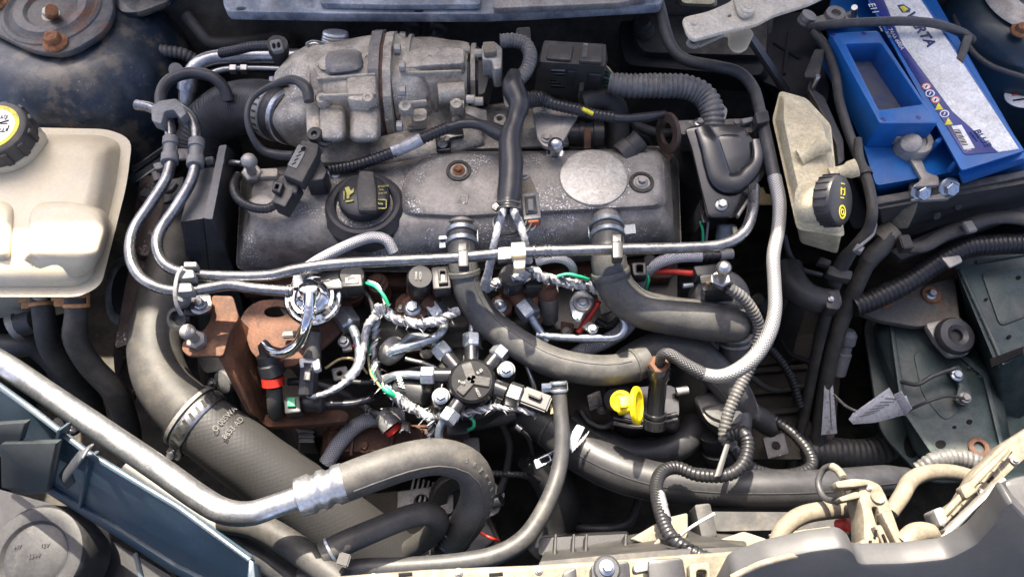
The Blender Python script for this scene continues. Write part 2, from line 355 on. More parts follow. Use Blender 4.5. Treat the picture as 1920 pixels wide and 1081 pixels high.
def plate(name, pts, th, m, parent=None, z=0.0, holes=(), bev=.0012, rnd=0.0, plane=None, smooth=35):
    """solid sheet: outline and round holes given in px on a plane (height z, or three px/height points), th metres thick away from the camera"""
    if plane:
        a, b, c = (Q(t) for t in plane); n = (b-a).cross(c-a).normalized()
        if n.dot(CAM-a) < 0: n = -n
    else: a = P(960, 540, z); n = Z.copy()
    w3 = [PL(x, y, a, n) for x, y in pts]; o3 = w3[0]
    ex = (w3[1]-w3[0]).normalized(); ey = n.cross(ex)
    to2 = lambda p: V(((p-o3).dot(ex), (p-o3).dot(ey), 0))
    p2 = [to2(p) for p in w3]
    if rnd: p2 = fillet(p2, rnd)
    loops = [p2]
    for hole in holes:
        if isinstance(hole, list): loops.append(fillet([to2(PL(x, y, a, n)) for x, y in hole], rnd or .002)); continue
        hx, hy, hr, *asp = hole
        c = to2(PL(hx, hy, a, n)); s = mpp(PL(hx, hy, a, n))*hr; k = 20
        ax_, ay_ = (s, s*(asp[0] if asp else 1)); ro = math.radians(asp[1]) if len(asp) > 1 else 0
        e1 = to2(o3+RGT-n*RGT.dot(n)).normalized(); e2 = V((-e1.y, e1.x, 0))
        f1 = e1*math.cos(ro)+e2*math.sin(ro); f2 = e2*math.cos(ro)-e1*math.sin(ro)
        loops.append([c+f1*(ax_*math.cos(2*math.pi*i/k))+f2*(ay_*math.sin(2*math.pi*i/k)) for i in range(k)])
    cu = bpy.data.curves.new(name, 'CURVE'); cu.dimensions = '2D'; cu.fill_mode = 'BOTH'
    bev = min(bev, th*.45); cu.extrude = max(0, th/2-bev); cu.bevel_depth = bev; cu.bevel_resolution = 1; cu.offset = -bev
    for lp in loops:
        sp = cu.splines.new('POLY'); sp.points.add(len(lp)-1); sp.use_cyclic_u = True
        for q, pt in zip(sp.points, lp): q.co = (pt.x, pt.y, 0, 1)
    tmp = bpy.data.objects.new('tmp', cu); me = bpy.data.meshes.new_from_object(tmp)
    bpy.data.objects.remove(tmp); bpy.data.curves.remove(cu)
    R = M((ex, ey, n)).transposed().to_4x4(); me.transform(M.Translation(o3 - n*(th/2)) @ R); me.name = name
    bm = bmesh.new(); bm.from_mesh(me); bmesh.ops.remove_doubles(bm, verts=bm.verts, dist=1e-6); bmesh.ops.recalc_face_normals(bm, faces=bm.faces)
    bpy.data.meshes.remove(me)
    return reg(name, fin_mesh(bm, name, smooth), m, parent)
def loft(name, levels, m, parent=None, rnd=.01, smooth=40, k=4, captop=True, sub=0):
    """levels: (px outline, z) from the bottom up with equal corner counts"""
    bm = bmesh.new(); rings = []
    for lv in levels:
        pts, z = lv[0], lv[1]; rr = lv[2] if len(lv) > 2 else rnd
        rings.append([bm.verts.new(p) for p in fillet([P(x, y, z) if len(q) == 0 else P(x, y, q[0]) for x, y, *q in pts], rr, k)])
    n = len(rings[0])
    for a, b in zip(rings, rings[1:]):
        for i in range(n): bm.faces.new((a[i], a[(i+1) % n], b[(i+1) % n], b[i]))
    if captop:
        f = bm.faces.new(rings[-1])
        if sub: bmesh.ops.triangulate(bm, faces=[f])
    bm.faces.new(list(reversed(rings[0])))
    bmesh.ops.recalc_face_normals(bm, faces=bm.faces)
    return reg(name, fin_mesh(bm, name, smooth), m, parent)
def grow(pts, d):
    """px outline pushed outward by d px (d<0 inward)"""
    n = len(pts); sg = 1 if sum(pts[i-1][0]*pts[i][1]-pts[i][0]*pts[i-1][1] for i in range(n)) > 0 else -1; out = []
    for i in range(n):
        a = V(pts[i-1][:2]); p = V(pts[i][:2]); b = V(pts[(i+1) % n][:2]); u = (p-a).normalized(); v = (b-p).normalized()
        nn = (V((u.y, -u.x))+V((v.y, -v.x)))*sg
        nn = nn.normalized() if nn.length > 1e-6 else V((u.y, -u.x))*sg
        out.append(tuple(p+nn*d))
    return out
def box(name, c, ex, ey, ez, L, Wd, Hh, m, parent=None, bev=.0012, seg=2):
    """box of half sizes L,W,H (metres) on the axes ex,ey,ez"""
    bm = bmesh.new(); bmesh.ops.create_cube(bm, size=2)
    for v in bm.verts: v.co = V((v.co.x*L, v.co.y*Wd, v.co.z*Hh))
    if bev: bmesh.ops.bevel(bm, geom=bm.edges[:], offset=min(bev, L*.4, Wd*.4, Hh*.4), segments=seg, affect='EDGES')
    R = M((ex, ey, ez)).transposed().to_4x4(); bmesh.ops.transform(bm, matrix=M.Translation(c) @ R, verts=bm.verts)
    bmesh.ops.recalc_face_normals(bm, faces=bm.faces)
    return reg(name, fin_mesh(bm, name, 30), m, parent)
def bar(name, a, b, wpx, hpx, m, parent=None, bev=.0012, up=Z):
    """box running from a to b; width and height in px"""
    a, b = Q(a), Q(b); ex = (b-a); l = ex.length; ex.normalize(); ey = up.cross(ex).normalized(); ez = ex.cross(ey); s = mpp((a+b)/2)
    return box(name, (a+b)/2, ex, ey, ez, l/2, wpx*s/2, hpx*s/2, m, parent, bev)
def rect(cx, cy, w, h, ang=0.0):
    c, s = math.cos(math.radians(ang)), math.sin(math.radians(ang))
    return [(cx+x*c-y*s, cy+x*s+y*c) for x, y in ((-w/2, -h/2), (w/2, -h/2), (w/2, h/2), (-w/2, h/2))]
def circ(cx, cy, rx, ry, n=24): return [(cx+rx*math.cos(2*math.pi*i/n), cy+ry*math.sin(2*math.pi*i/n)) for i in range(n)]
def text(s, o, ex, ey, size, m, parent, name='lettering', ext=.00025, align='LEFT', bold=0.0):
    """flat print: text starting at o, running along ex, its top towards ey; size metres"""
    cu = bpy.data.curves.new(name, 'FONT'); cu.body = s; cu.size = size; cu.extrude = ext; cu.align_x = align; cu.offset = bold
    tmp = bpy.data.objects.new('tmp', cu); me = bpy.data.meshes.new_from_object(tmp); bpy.data.objects.remove(tmp); bpy.data.curves.remove(cu)
    ex = ex.normalized(); n = ex.cross(ey).normalized(); ey = n.cross(ex); me.name = name; me.materials.clear()
    me.transform(M.Translation(o) @ M((ex, ey, n)).transposed().to_4x4()); return reg(name, me, m, parent)
def textpx(s, a, b, z, h, m, parent, plane=None, **k):
    """print whose baseline runs from pixel a towards pixel b on height z (or plane), letters h px tall"""
    if plane: p0, n = plane
    else: p0, n = P(*a, z), Z
    A = PL(*a, p0, n); B = PL(*b, p0, n); ex = (B-A).normalized(); ey = n.cross(ex)
    return text(s, A+n*.0006, ex, ey, h*mpp(A)*1.4, m, parent, **k)
def ring_at(o, px, py, wpx, m, grow_=1.05, name='clamp', prof=None, seg=28, thick=.12):
    p, t, r = near(o, px, py); s = mpp(p); w = wpx*s/2; R = r*grow_
    bm = bmesh.new(); pr = prof or [(1-thick, -1), (1, -1), (1.03, -.8), (1.03, .8), (1, 1), (1-thick, 1)]
    lathe_bm(bm, M.Translation(p) @ rot_to(t), [(R*a, w*b) for a, b in pr], seg, False)
    bmesh.ops.recalc_face_normals(bm, faces=bm.faces)
    return reg(name, fin_mesh(bm, name, 40), m, o)
def spring_clamp(o, px, py, wpx, m, side=(1, 0), ear=16):
    """spring band clamp with two raised ears towards a side given in px"""
    p, t, r = near(o, px, py); s = mpp(p); c = ring_at(o, px, py, wpx*.30, m, 1.12, seg=28)
    off = wpx*.36*s
    # two bands + ears in one clamp
    bm = bmesh.new(); bm.from_mesh(c.data)
    g = [v.co.copy() for v in bm.verts]
    bmesh.ops.translate(bm, verts=bm.verts, vec=t*off)
    bm2 = bmesh.new(); bm2.from_mesh(c.data); bmesh.ops.translate(bm2, verts=bm2.verts, vec=-t*off); tmp = bpy.data.meshes.new('t'); bm2.to_mesh(tmp); bm.from_mesh(tmp)
    bm2.free(); bpy.data.meshes.remove(tmp)
    sd = (RGT*side[0]-UPV*side[1]); sd = (sd-t*sd.dot(t)).normalized(); e3 = t.cross(sd)
    for q in (-1, 1):
        cen = p+sd*(r*1.12+ear*s*.35)+e3*(q*4*s)+t*(q*off*.6); nb = bmesh.new(); bmesh.ops.create_cube(nb, size=1)
        R = M((sd, t, e3)).transposed().to_4x4()
        bmesh.ops.transform(nb, matrix=M.Translation(cen) @ R @ M.Diagonal((ear*s*1.1, wpx*s*.42, 2.0*s, 1)), verts=nb.verts)
        tm = bpy.data.meshes.new('t'); nb.to_mesh(tm); bm.from_mesh(tm); nb.free(); bpy.data.meshes.remove(tm)
    # bridge strip joining both bands on the far side
    cen = p-sd*(r*1.13); nb = bmesh.new(); bmesh.ops.create_cube(nb, size=1)
    bmesh.ops.transform(nb, matrix=M.Translation(cen) @ M((sd, t, e3)).transposed().to_4x4() @ M.Diagonal((1.6*s, off*2.2, r*.45, 1)), verts=nb.verts)
    tm = bpy.data.meshes.new('t'); nb.to_mesh(tm); bm.from_mesh(tm); nb.free(); bpy.data.meshes.remove(tm)
    bmesh.ops.recalc_face_normals(bm, faces=bm.faces); old = c.data; c.data = fin_mesh(bm, 'clamp', 40); c.data.materials.append(m); bpy.data.meshes.remove(old)
    return c
def worm_clamp(o, px, py, wpx, m, side, screw=True):
    """perforated worm-drive band with slots and a screw housing"""
    c = ring_at(o, px, py, wpx, m, 1.04, 'hose_clamp', thick=.06); p, t, r = near(o, px, py); s = mpp(p)
    sd = (RGT*side[0]-UPV*side[1]); sd = (sd-t*sd.dot(t)).normalized(); e3 = t.cross(sd)
    for i in range(26):
        a = 2*math.pi*i/26; d = sd*math.cos(a)+e3*math.sin(a); e = t.cross(d)
        if d.dot(CAM-p) < -.1: continue
        box('slot', p+d*(r*1.075), (t*.95+e*.3).normalized(), (e*.95-t*.3).normalized(), d, wpx*s*.30, r*.05, r*.006, dark2, c, 0)
    if screw:
        q = p+sd*(r*1.10+5*s)
        box('screw_housing', q, e3, t, sd, 13*s, wpx*s*.55, 7*s, m, c, .001)
        rod('screw', q-e3*(13*s)-e3*(12*s)+sd*2*s, q-e3*(12*s)+sd*2*s, 8, m, c, 6)
    return c
def ballstud(name, label, base, top, m=dullsteel, group='ball studs for the engine cover', r=15):
    t = thing(name, label, 'ball stud', group); a, b = Q(base), Q(top); ax = (b-a).normalized()
    rod('stem', a, b, r*.62, m, t, 20, [(0, 1.5), (.12, 1.55), (.2, 1.0), (.75, .95), (1, .8)])
    nut('hex_base', a-ax*(a-b).length*.02, a+(b-a)*.32, r*1.25, m, t)
    s = mpp(b)*r; k = 10
    lathe('ball', b, ax, [(0, -1)]+[(math.cos(x), math.sin(x)) for x in [(-.5+i/k)*math.pi*.98 for i in range(1, k-1)]]+[(.35, .93), (0, .93)], m, t, 24, s, 50)
    return t
def wire(pts, r, m, parent=None, name='wire', **k): return tube(name, pts, r, m, parent, seg=8, **k)

def fray(o, n, length, m):
    """loose fibres standing off a frayed wire"""
    smp = PATHS[o.name]; bm = bmesh.new(); rn = random.Random(o.name)
    for i in range(n):
        k = rn.randrange(1, len(smp)-1); p, r, d = smp[k]; t = (smp[k+1][0]-smp[k-1][0]).normalized(); a = rn.uniform(0, 6.28); u = t.orthogonal().normalized(); v = t.cross(u)
        e = u*math.cos(a)+v*math.sin(a); L_ = length*rn.uniform(.4, 1.3); q0 = p+e*r*.8; dr = (e*rn.uniform(.3, 1)+t*rn.uniform(-1.2, 1.2)+V((0, 0, rn.uniform(-.3, .3)))).normalized()
        w_ = rn.uniform(.00025, .0009); s_ = dr.cross(V((rn.random(), rn.random(), rn.random()))).normalized()*w_; q1 = q0+dr*L_*.55; q2 = q0+dr*L_+e*L_*rn.uniform(-.3, .3)
        vs = [bm.verts.new(x) for x in (q0-s_, q0+s_, q1+s_*.8, q1-s_*.8, q2)]
        bm.faces.new(vs[:4]); bm.faces.new((vs[3], vs[2], vs[4]))
    f = reg('loose_fibres', fin_mesh(bm, 'loose_fibres', 0), m, o); f['kind'] = 'stuff'; return f

def seam(o, a, m, name='mould_seam', f0=.04, f1=.96, h=1.004, w_=.0007):
    """fine raised mould line along a hose at angle a round its girth"""
    smp = PATHS[o.name]; n = len(smp); i0, i1 = int(n*f0), int(n*f1); fr = frames([s[0] for s in smp]); pts = []
    for i in range(i0, i1, 2):
        t, u, v = fr[i]; pts.append((smp[i][0]+(u*math.cos(a)+v*math.sin(a))*smp[i][1]*h, w_, smp[i][2]))
    return reg(name, tube_mesh(name, pts, 6), m, o)
def twist(o, pitch, rr, m, ph=0.0, name='wire', out=.9):
    """a thin wire wound round the strand o"""
    smp = PATHS[o.name]; fr = frames([s[0] for s in smp]); pts = []
    for (p, r, d), (t, u, v) in zip(smp, fr):
        a = 2*math.pi*d/pitch+ph; pts.append((p+(u*math.cos(a)+v*math.sin(a))*r*out, rr, d))
    return reg(name, tube_mesh(name, pts, 7), m, o)
def hosetext(o, s, f0, a, size, m, rev=False):
    """printed code along a hose, letter by letter"""
    smp = PATHS[o.name]; fr = frames([x[0] for x in smp]); tot = smp[-1][2]; d = f0*tot; bm = bmesh.new()
    for ch in s:
        i = min(len(smp)-1, max(0, int(d/tot*(len(smp)-1)))); p, r, _ = smp[i]; t, u, v = fr[i]; n = u*math.cos(a)+v*math.sin(a); ex = -t if rev else t; ey = n.cross(ex)
        if ch != ' ':
            cu = bpy.data.curves.new('c', 'FONT'); cu.body = ch; cu.size = size; cu.extrude = .0002; tmp = bpy.data.objects.new('tmp', cu); me = bpy.data.meshes.new_from_object(tmp); bpy.data.objects.remove(tmp); bpy.data.curves.remove(cu)
            me.transform(M.Translation(p+n*(r*1.008)) @ M((ex, ey, n)).transposed().to_4x4()); bm.from_mesh(me); bpy.data.meshes.remove(me)
        d += (-1 if rev else 1)*size*.62
    return reg('printed_code', fin_mesh(bm, 'printed_code', 0), m, o)
# ================================================================ the setting
def wbox(name, x0, x1, y0, y1, z0, z1, m, parent=None, bev=.004):
    return box(name, V(((x0+x1)/2, (y0+y1)/2, (z0+z1)/2)), V((1, 0, 0)), V((0, 1, 0)), Z, (x1-x0)/2, (y1-y0)/2, (z1-z0)/2, m, parent, bev)
tag(wbox('engine_bay_floor', -1.0, 1.0, -.75, .6, -.56, -.52, trayfloor), 'grimy dark floor deep under the engine', None, kind='structure')
tag(wbox('ground', -20, 20, -20, 20, -.95, -.90, concrete, None, 0), 'pale concrete ground under the car', None, kind='structure')
bh = tag(wbox('bulkhead', -1.0, 1.0, .50, .53, -.52, .03, bulk), 'dirty brown felt covered bulkhead behind the engine', None, kind='structure')
for x in (-.34, -.05, .12, .30): wbox('rib', x-.012, x+.012, .492, .501, -.3, .0, bulk, bh, .003)
tag(wbox('inner_wing', -1.0, -.80, -.75, .50, -.52, -.10, wing), 'dark blue painted inner wing beside the expansion tank', None, kind='structure')
tag(wbox('inner_wing', .84, 1.0, -.75, .50, -.52, -.06, wing), 'dark painted inner wing beside the battery', None, kind='structure')
tag(wbox('front_panel', -1.0, 1.0, -.47, -.44, -.52, -.12, dark), 'dark front panel behind the bumper', None, kind='structure')
def lumpy(name, x0, x1, ya, za, yb, zb, amp, m, parent=None, nx=60, ny=24, seed=1):
    from mathutils import noise as nz
    bm = bmesh.new(); g = []
    for j in range(ny+1):
        row = []
        for i in range(nx+1):
            x = x0+(x1-x0)*i/nx; f = j/ny; y = ya+(yb-ya)*f; z_ = za+(zb-za)*f
            d = nz.fractal(V((x*9+seed, y*9, z_*14)), 1.0, 2.0, 4)*amp + amp*1.2*math.sin(x*26+3*math.sin(z_*12+seed))*.4
            row.append(bm.verts.new((x, y-d, z_+d*.5)))
        g.append(row)
    for j in range(ny):
        for i in range(nx): bm.faces.new((g[j][i], g[j][i+1], g[j+1][i+1], g[j+1][i]))
    r_ = bmesh.ops.extrude_face_region(bm, geom=bm.faces[:]); bmesh.ops.translate(bm, verts=[v for v in r_['geom'] if isinstance(v, bmesh.types.BMVert)], vec=(0, .012, 0))
    bmesh.ops.recalc_face_normals(bm, faces=bm.faces); return reg(name, fin_mesh(bm, name, 70), m, parent)
tag(lumpy('heat_mat', -.52, .36, .46, .04, .36, -.30, .014, felt), 'crumpled grey brown heat insulation mat on the bulkhead', 'insulation mat')  # lighter than the bulkhead and slanted up and forward to catch sky light
tag(wbox('front_end', -.95, .95, -.66, -.36, -.62, -.03, wing, None, .03), 'dark blue painted nose of the car in front of the cross panel', None, kind='structure')
# open bonnet: stands upright behind the bay, shades its rear half
bn = box('bonnet', V((0, .66, .52)), V((1, 0, 0)), V((0, .0, -1)).normalized(), V((0, -1, 0)).normalized(), .74, .40, .012, wing, None, .006)
tag(bn, 'open dark blue bonnet standing up behind the engine bay', None, kind='structure')

# scuttle panel along the windscreen side
t = thing('scuttle_panel', 'dusty pale blue metal scuttle edge above the bulkhead', 'panel')
plate('sheet', [(417, -90), (418, 8), (425, 21), (600, 24), (612, 25), (905, 26), (1000, 22), (1240, 8), (1270, -90)], .014, scut, t, .05, rnd=.006,
      holes=[(452, 15, 9, .45), (785, 19, 9, .45)], bev=.002)
plate('lip', [(470, 20), (640, 24), (760, 27), (775, 35), (815, 35), (830, 28), (905, 27), (905, 12), (470, 10)], .004, scut, t, .034, rnd=.004)
plate('mount_plate', [(925, -40), (925, 15), (1165, 5), (1215, -10), (1215, -40)], .010, dullsteel, t, .066, rnd=.005)
plate('ridge', [(600, -60), (600, 6), (745, 9), (900, 8), (900, -60)], .008, scut, t, .060, rnd=.004)

# ---------------------------------------------------------------- left strut tower
t = thing('strut_tower', 'dark blue strut tower with rusty top bolts behind the white expansion tank', 'strut tower')
c = P(96, 45, .02)
lathe('tower', c, Z, [(0, -4), (118, -6), (150, -16), (180, -40), (205, -90), (222, -170), (232, -420)], wingd, t, 56)
plate('top_plate', [(-90, -40), (-50, 40), (-8, 62), (58, 94), (112, 100), (140, 92), (196, 58), (214, 20), (205, -40), (120, -90), (-40, -90)], .010, strutp, t, .030, rnd=.03, bev=.003)
lathe('bearing_ring', P(96, 16, .032), Z, [(36, -6), (40, -8), (50, 3), (66, 5), (72, 0), (78, -2), (84, 2), (90, 0), (94, -6)], strutp, t, 48, caps=False)
lathe('dish', P(96, 20, .027), Z, [(0, 0), (36, 0), (52, 5)], strutp, t, 40, caps=False)
bolt(P(97, 30, .028), 19, tankm, t, name='nut', tall=1.2)
rod('stud', P(97, 30, .028), P(97, 18, .052), 11, rustbolt, t)
bolt(P(104, 80, .032), 23, rustbolt, t, tall=1.3); bolt(P(-6, 4, .032), 22, rustbolt, t, tall=1.3)
plate('wing_ledge', [(213, -60), (218, 14), (232, 24), (262, 22), (320, 0), (345, -60)], .01, wingd, t, .02, rnd=.01)
# ---------------------------------------------------------------- right strut tower
t = thing('strut_tower', 'grey topped strut tower beside the blue battery', 'strut tower')
lathe('tower', P(1950, 0, -.03), Z, [(0, 6), (70, 6), (92, 2), (120, -4), (138, -22), (150, -70), (158, -260)], wing, t, 48)
lathe('top_ring', P(1945, -8, -.024), Z, [(40, -2), (48, 6), (92, 4), (100, -2)], dullsteel, t, 44, caps=False)
bolt(P(1912, 58, -.02), 17, rustbolt, t, tall=1.2)
tube('seal_strip', [(1790, 30, -.06), (1810, 80, -.06), (1850, 120, -.06), (1925, 148, -.06)], 6, rubber, t)
H('wing_cable', 'black cable along the wing beside the battery', 'cable', [(1738, -20, -.1), (1765, 40, -.1), (1800, 85, -.1), (1850, 125, -.1), (1930, 160, -.1)], 7, rubber)
t = thing('sticker', 'round pale warning sticker stuck on the wing right of the battery', 'sticker')
plate('disc', circ(1925, 178, 42, 24), .002, white, t, -.10)
for i, (y, c) in enumerate(((168, redp), (176, redp), (186, blackp))): plate('print_line', rect(1914, y, 36-4*i, 2.2, -8), .001, c, t, -.0985, bev=.0002)

# ---------------------------------------------------------------- engine block and head (dark masses under everything)
t = thing('cylinder_head', 'dark oily cylinder head and block below the rocker cover', 'engine block')
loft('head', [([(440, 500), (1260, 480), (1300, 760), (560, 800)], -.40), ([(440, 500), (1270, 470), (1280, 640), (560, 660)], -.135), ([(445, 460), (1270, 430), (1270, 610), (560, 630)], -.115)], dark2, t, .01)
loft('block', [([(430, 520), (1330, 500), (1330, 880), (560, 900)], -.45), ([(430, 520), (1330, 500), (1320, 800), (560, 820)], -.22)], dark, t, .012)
plate('side_rail', [(640, 590), (1010, 572), (1010, 640), (640, 660)], .02, dark2, t, -.115, rnd=.004, bev=.003, holes=[(700, 640, 20), (955, 625, 26)])
plate('back_rail', [(450, 505), (1260, 480), (1260, 520), (450, 545)], .02, rustd, t, -.098, rnd=.004, bev=.002)
plate('injector_rail', [(640, 612), (870, 590), (1000, 596), (1000, 665), (870, 650), (640, 672)], .008, dark2, t, -.104, rnd=.004, holes=[(668, 640, 18), (800, 660, 14), (965, 640, 20)])
t = thing('starter_casting', 'rusty brown ribbed casting below the fuel rail', 'casting')
loft('body', [([(600, 790), (880, 790), (880, 860), (600, 860)], -.30), ([(605, 800), (880, 795), (878, 850), (605, 856)], -.185), ([(615, 806), (870, 802), (868, 842), (615, 846)], -.175)], rustd, t, .01)
for x, y in ((632, 800), (684, 836), (800, 826)): bolt(P(x, y, -.176), 13, rustd, t, name='bolt')
for x in (660, 735, 790): plate('rib', rect(x, 828, 5, 50, 6), .006, rustd, t, -.170)
t = thing('alternator', 'grey alternator and dark brackets deep below the refrigerant hose', 'alternator')
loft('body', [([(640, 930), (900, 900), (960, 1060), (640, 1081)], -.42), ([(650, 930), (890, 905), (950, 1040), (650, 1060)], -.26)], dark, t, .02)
lathe('pulley', P(860, 930, -.25), V((.25, -.7, .6)), [(20, 0), (24, 10), (52, 10), (56, 4), (56, -6), (50, -12)], dark2, t, 36)
for i in range(5): plate('fin', rect(770+i*9, 925+i*3, 5, 70, 12), .01, aludark, t, -.25)
plate('bracket', [(745, 920), (850, 905), (850, 960), (800, 975), (745, 965)], .008, aludark, t, -.245, rnd=.004, holes=[(790, 940, 14)])
plate('terminal_block', [(800, 990), (905, 960), (930, 1010), (880, 1050), (800, 1040)], .03, plastic, t, -.25, rnd=.006)
plate('grey_bracket', [(910, 918), (925, 900), (948, 925), (935, 960), (905, 975)], .006, dullsteel, t, -.235, rnd=.004)
rod('stud', (915, 945, -.23), (940, 935, -.22), 12, steel, t)
H('alternator_wire', 'thin red wire by the dark alternator', 'wire', [(880, 985, -.23), (905, 1000, -.222), (922, 1008, -.22), (935, 1012, -.23)], 3, red)
t = thing('gearbox', 'dusty dark gearbox casing deep below the braided hose', 'gearbox')
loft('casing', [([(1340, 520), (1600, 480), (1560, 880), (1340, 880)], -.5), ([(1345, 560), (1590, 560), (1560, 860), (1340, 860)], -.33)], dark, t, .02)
for y in (690, 730, 770): plate('rib', [(1400, y), (1520, y-10), (1520, y), (1400, y+10)], .012, dark, t, -.318)
plate('top_ledge', [(1380, 640), (1530, 625), (1530, 670), (1380, 690)], .02, dark, t, -.31, rnd=.006)

# ================================================================ expansion tank
t = thing('expansion_tank', 'milky white coolant expansion tank with screw cap', 'coolant tank')
edge = [(-90, 232), (210, 241), (247, 250), (248, 290), (190, 545), (150, 556), (-90, 556)]
edge = [(-90, 236), (205, 242), (248, 262), (238, 345), (190, 535), (150, 556), (-90, 556)]
loft('lower_shell', [([(-90, 250), (190, 255), (228, 275), (215, 345), (165, 560), (120, 590), (-90, 600)], -.14), ([(-90, 246), (195, 252), (233, 270), (224, 345), (176, 530), (140, 545), (-90, 548)], -.015)], tankm, t, .02)
loft('seam_flange', [(edge, -.018, .02), (edge, -.010, .02)], tankm, t)
up = [(-90, 250), (195, 252), (230, 268), (221, 340), (176, 522), (144, 540), (-90, 540)]
loft('upper_shell', [(up, -.012, .02), ([(-90, 262), (180, 262), (205, 275), (196, 345), (160, 500), (130, 520), (-90, 520)], .008, .02), ([(-90, 272), (170, 270), (190, 283), (182, 345), (150, 470), (122, 492), (-90, 492)], .016, .02),
      ([(-90, 290), (160, 285), (172, 298), (165, 345), (138, 440), (110, 455), (-90, 455)], .020, .02)], tankm, t, smooth=60)
for ol in ([(54, 370), (150, 368), (198, 392), (208, 430), (190, 486), (160, 520), (62, 522), (36, 500)], [(-90, 366), (-30, 366), (16, 368), (36, 388), (34, 440), (24, 500), (-10, 518), (-90, 520)]):
    fl = ol[:4]+[(x, 492 if y > 492 else y) for x, y in ol[4:]]
    loft('lobe', [(ol, -.002, .02), (grow(ol, -3), .008, .02), (grow(fl, -9), .019, .02), (grow(fl, -16), .0245, .018), (grow(fl, -26), .0265, .014)], tankm, t, smooth=80)
for (a, b) in (((78, 500, -.01), (76, 556, -.045)), ((142, 482, .0), (142, 556, -.035))):
    rod('outlet', a, b, 15, tankm, t, 24)
c = P(8, 264, .03)
ax = V((.0, -.04, 1))
lathe('neck', c, ax, [(64, -30), (64, 0), (60, 4)], tankm, t, 36)
capo = lathe('cap', c, ax, [(0, 40), (55, 40), (60, 37), (62, 32), (64, 4), (60, 0), (0, 0)], plasticd, t, 60)
for i in range(12):
    a = 2*math.pi*i/12; d = V((math.cos(a), math.sin(a), 0)); s = mpp(c)
    q = rot_to(ax.normalized()); dd = (q @ d); tt = ax.normalized().cross(dd)
    box('grip', c+dd*(64*s)+ax.normalized()*(17*s), dd, tt, ax.normalized(), 3*s, 6*s, 15*s, plasticd, capo, .001)
s = mpp(c); axn = ax.normalized(); ctop = c+axn*(40.4*s)
lathe('yellow_ring', ctop, axn, [(42, 0), (42, .6), (50, .6), (50, 0)], yellowp, capo, 40, s)
lathe('disc', ctop, axn, [(0, .3), (42, .3), (42, 0)], white, capo, 40, s)
exx = V((1, 0, 0)); exx = (exx-axn*exx.dot(axn)).normalized(); eyy = axn.cross(exx)
text('(!.i.!)', ctop+axn*(1*s)+exx*(2*s)+eyy*(20*s), exx, eyy, 12*s, blackp, capo)
text('AP50', ctop+axn*(1*s)+exx*(-4*s)+eyy*(-24*s), exx, eyy, 8*s, blackp, capo)
text('1.2bar', ctop+axn*(1*s)+exx*(-4*s)+eyy*(-33*s), exx, eyy, 7*s, blackp, capo)
for i in range(2): box('print_line', ctop+axn*(.8*s)+exx*(6*s)+eyy*((8-18*i)*s), exx, eyy, axn, 22*s, .6*s, .4*s, blackp, capo, 0)
for i in range(9): box('print_line', ctop+axn*(.8*s)+exx*((-18+6*i)*s)+eyy*(-6*s), exx, eyy, axn, 6*s*.1, 3*s, .4*s, blackp, capo, 0)
box('print_line', ctop+axn*(.8*s)+exx*(32*s)+eyy*(-2*s), exx, eyy, axn, 6*s*.1, 6*s, .4*s, blackp, capo, 0)
box('print_line', ctop+axn*(.8*s)+exx*(20*s)+eyy*(12*s), (exx+eyy*.4).normalized(), (eyy-exx*.4).normalized(), axn, 9*s, 1.2*s, .4*s, blackp, capo, 0)
# two hoses below the tank
h = H('tank_hose', 'outer grey rubber hose on the expansion tank, left of its twin', 'hose', [(76, 535, -.045), (82, 590, -.06), (95, 650, -.10), (130, 700, -.14), (165, 740, -.19), (180, 800, -.26)], [19, 20, 21, 21, 21, 21], rubberd, 'hoses below the expansion tank')
spring_clamp(h, 79, 562, 26, orange, (-1, 0.1), 22)
h = H('tank_hose', 'inner grey rubber hose on the expansion tank next to the pulley', 'hose', [(142, 535, -.03), (143, 585, -.045), (142, 635, -.07), (170, 685, -.10), (215, 735, -.13), (240, 800, -.18), (246, 860, -.22)], [20, 20, 22, 22, 22, 21, 21], rubberd, 'hoses below the expansion tank')
spring_clamp(h, 143, 562, 26, orange, (-1, -.05), 24)
t = thing('valve', 'black valve with pale ring at the end of a hose under the tank', 'valve')
rod('body', (30, 612, -.10), (70, 600, -.09), 22, plasticd, t); rod('cap_ring', (22, 616, -.10), (36, 610, -.10), 26, dullsteel, t)
H('lower_tank_hose', 'dark hose elbow leading under the expansion tank', 'hose', [(-40, 645, -.15), (30, 648, -.15), (70, 650, -.16), (120, 700, -.2), (160, 760, -.26)], 22, rubber)
# ================================================================ left end of the engine
t = thing('timing_cover', 'black angular timing cover at the end of the rocker cover', 'timing cover')
loft('cover', [([(385, 420), (432, 418), (446, 660), (384, 664)], -.24), ([(366, 335), (414, 332), (394, 508), (349, 502)], -.115), ([(366, 318), (402, 313), (383, 409), (338, 416)], .008)], covp, t, .003)
loft('rim', [([(430, 420), (462, 418), (474, 650), (430, 655)], -.24), ([(424, 292), (450, 292), (437, 500), (392, 506)], -.115), ([(411, 273), (425, 271), (398, 411), (382, 409)], .022)], covp, t, .002)
rod('spacer', (388, 304, .0), (402, 302, .0), 9, steel, t); rod('stud', (430, 305, .0), (452, 306, .0), 6, steel, t)
plate('grey_tab', [(332, 278), (352, 278), (352, 298), (332, 298)], .004, dullsteel, t, .0, rnd=.001)
t = thing('mount_casting', 'speckled brown casting beside the curved fuel pipes', 'casting')
loft('arm', [([(270, 400), (312, 395), (285, 560), (252, 760), (215, 700), (212, 655), (235, 540)], -.16), ([(268, 400), (305, 395), (290, 480), (270, 560), (248, 640), (214, 655), (236, 530)], -.085)], brownspk, t, .008)
plate('top', [(262, 330), (312, 325), (302, 420), (290, 480), (258, 480), (248, 420)], .02, brownspk, t, -.075, rnd=.01)
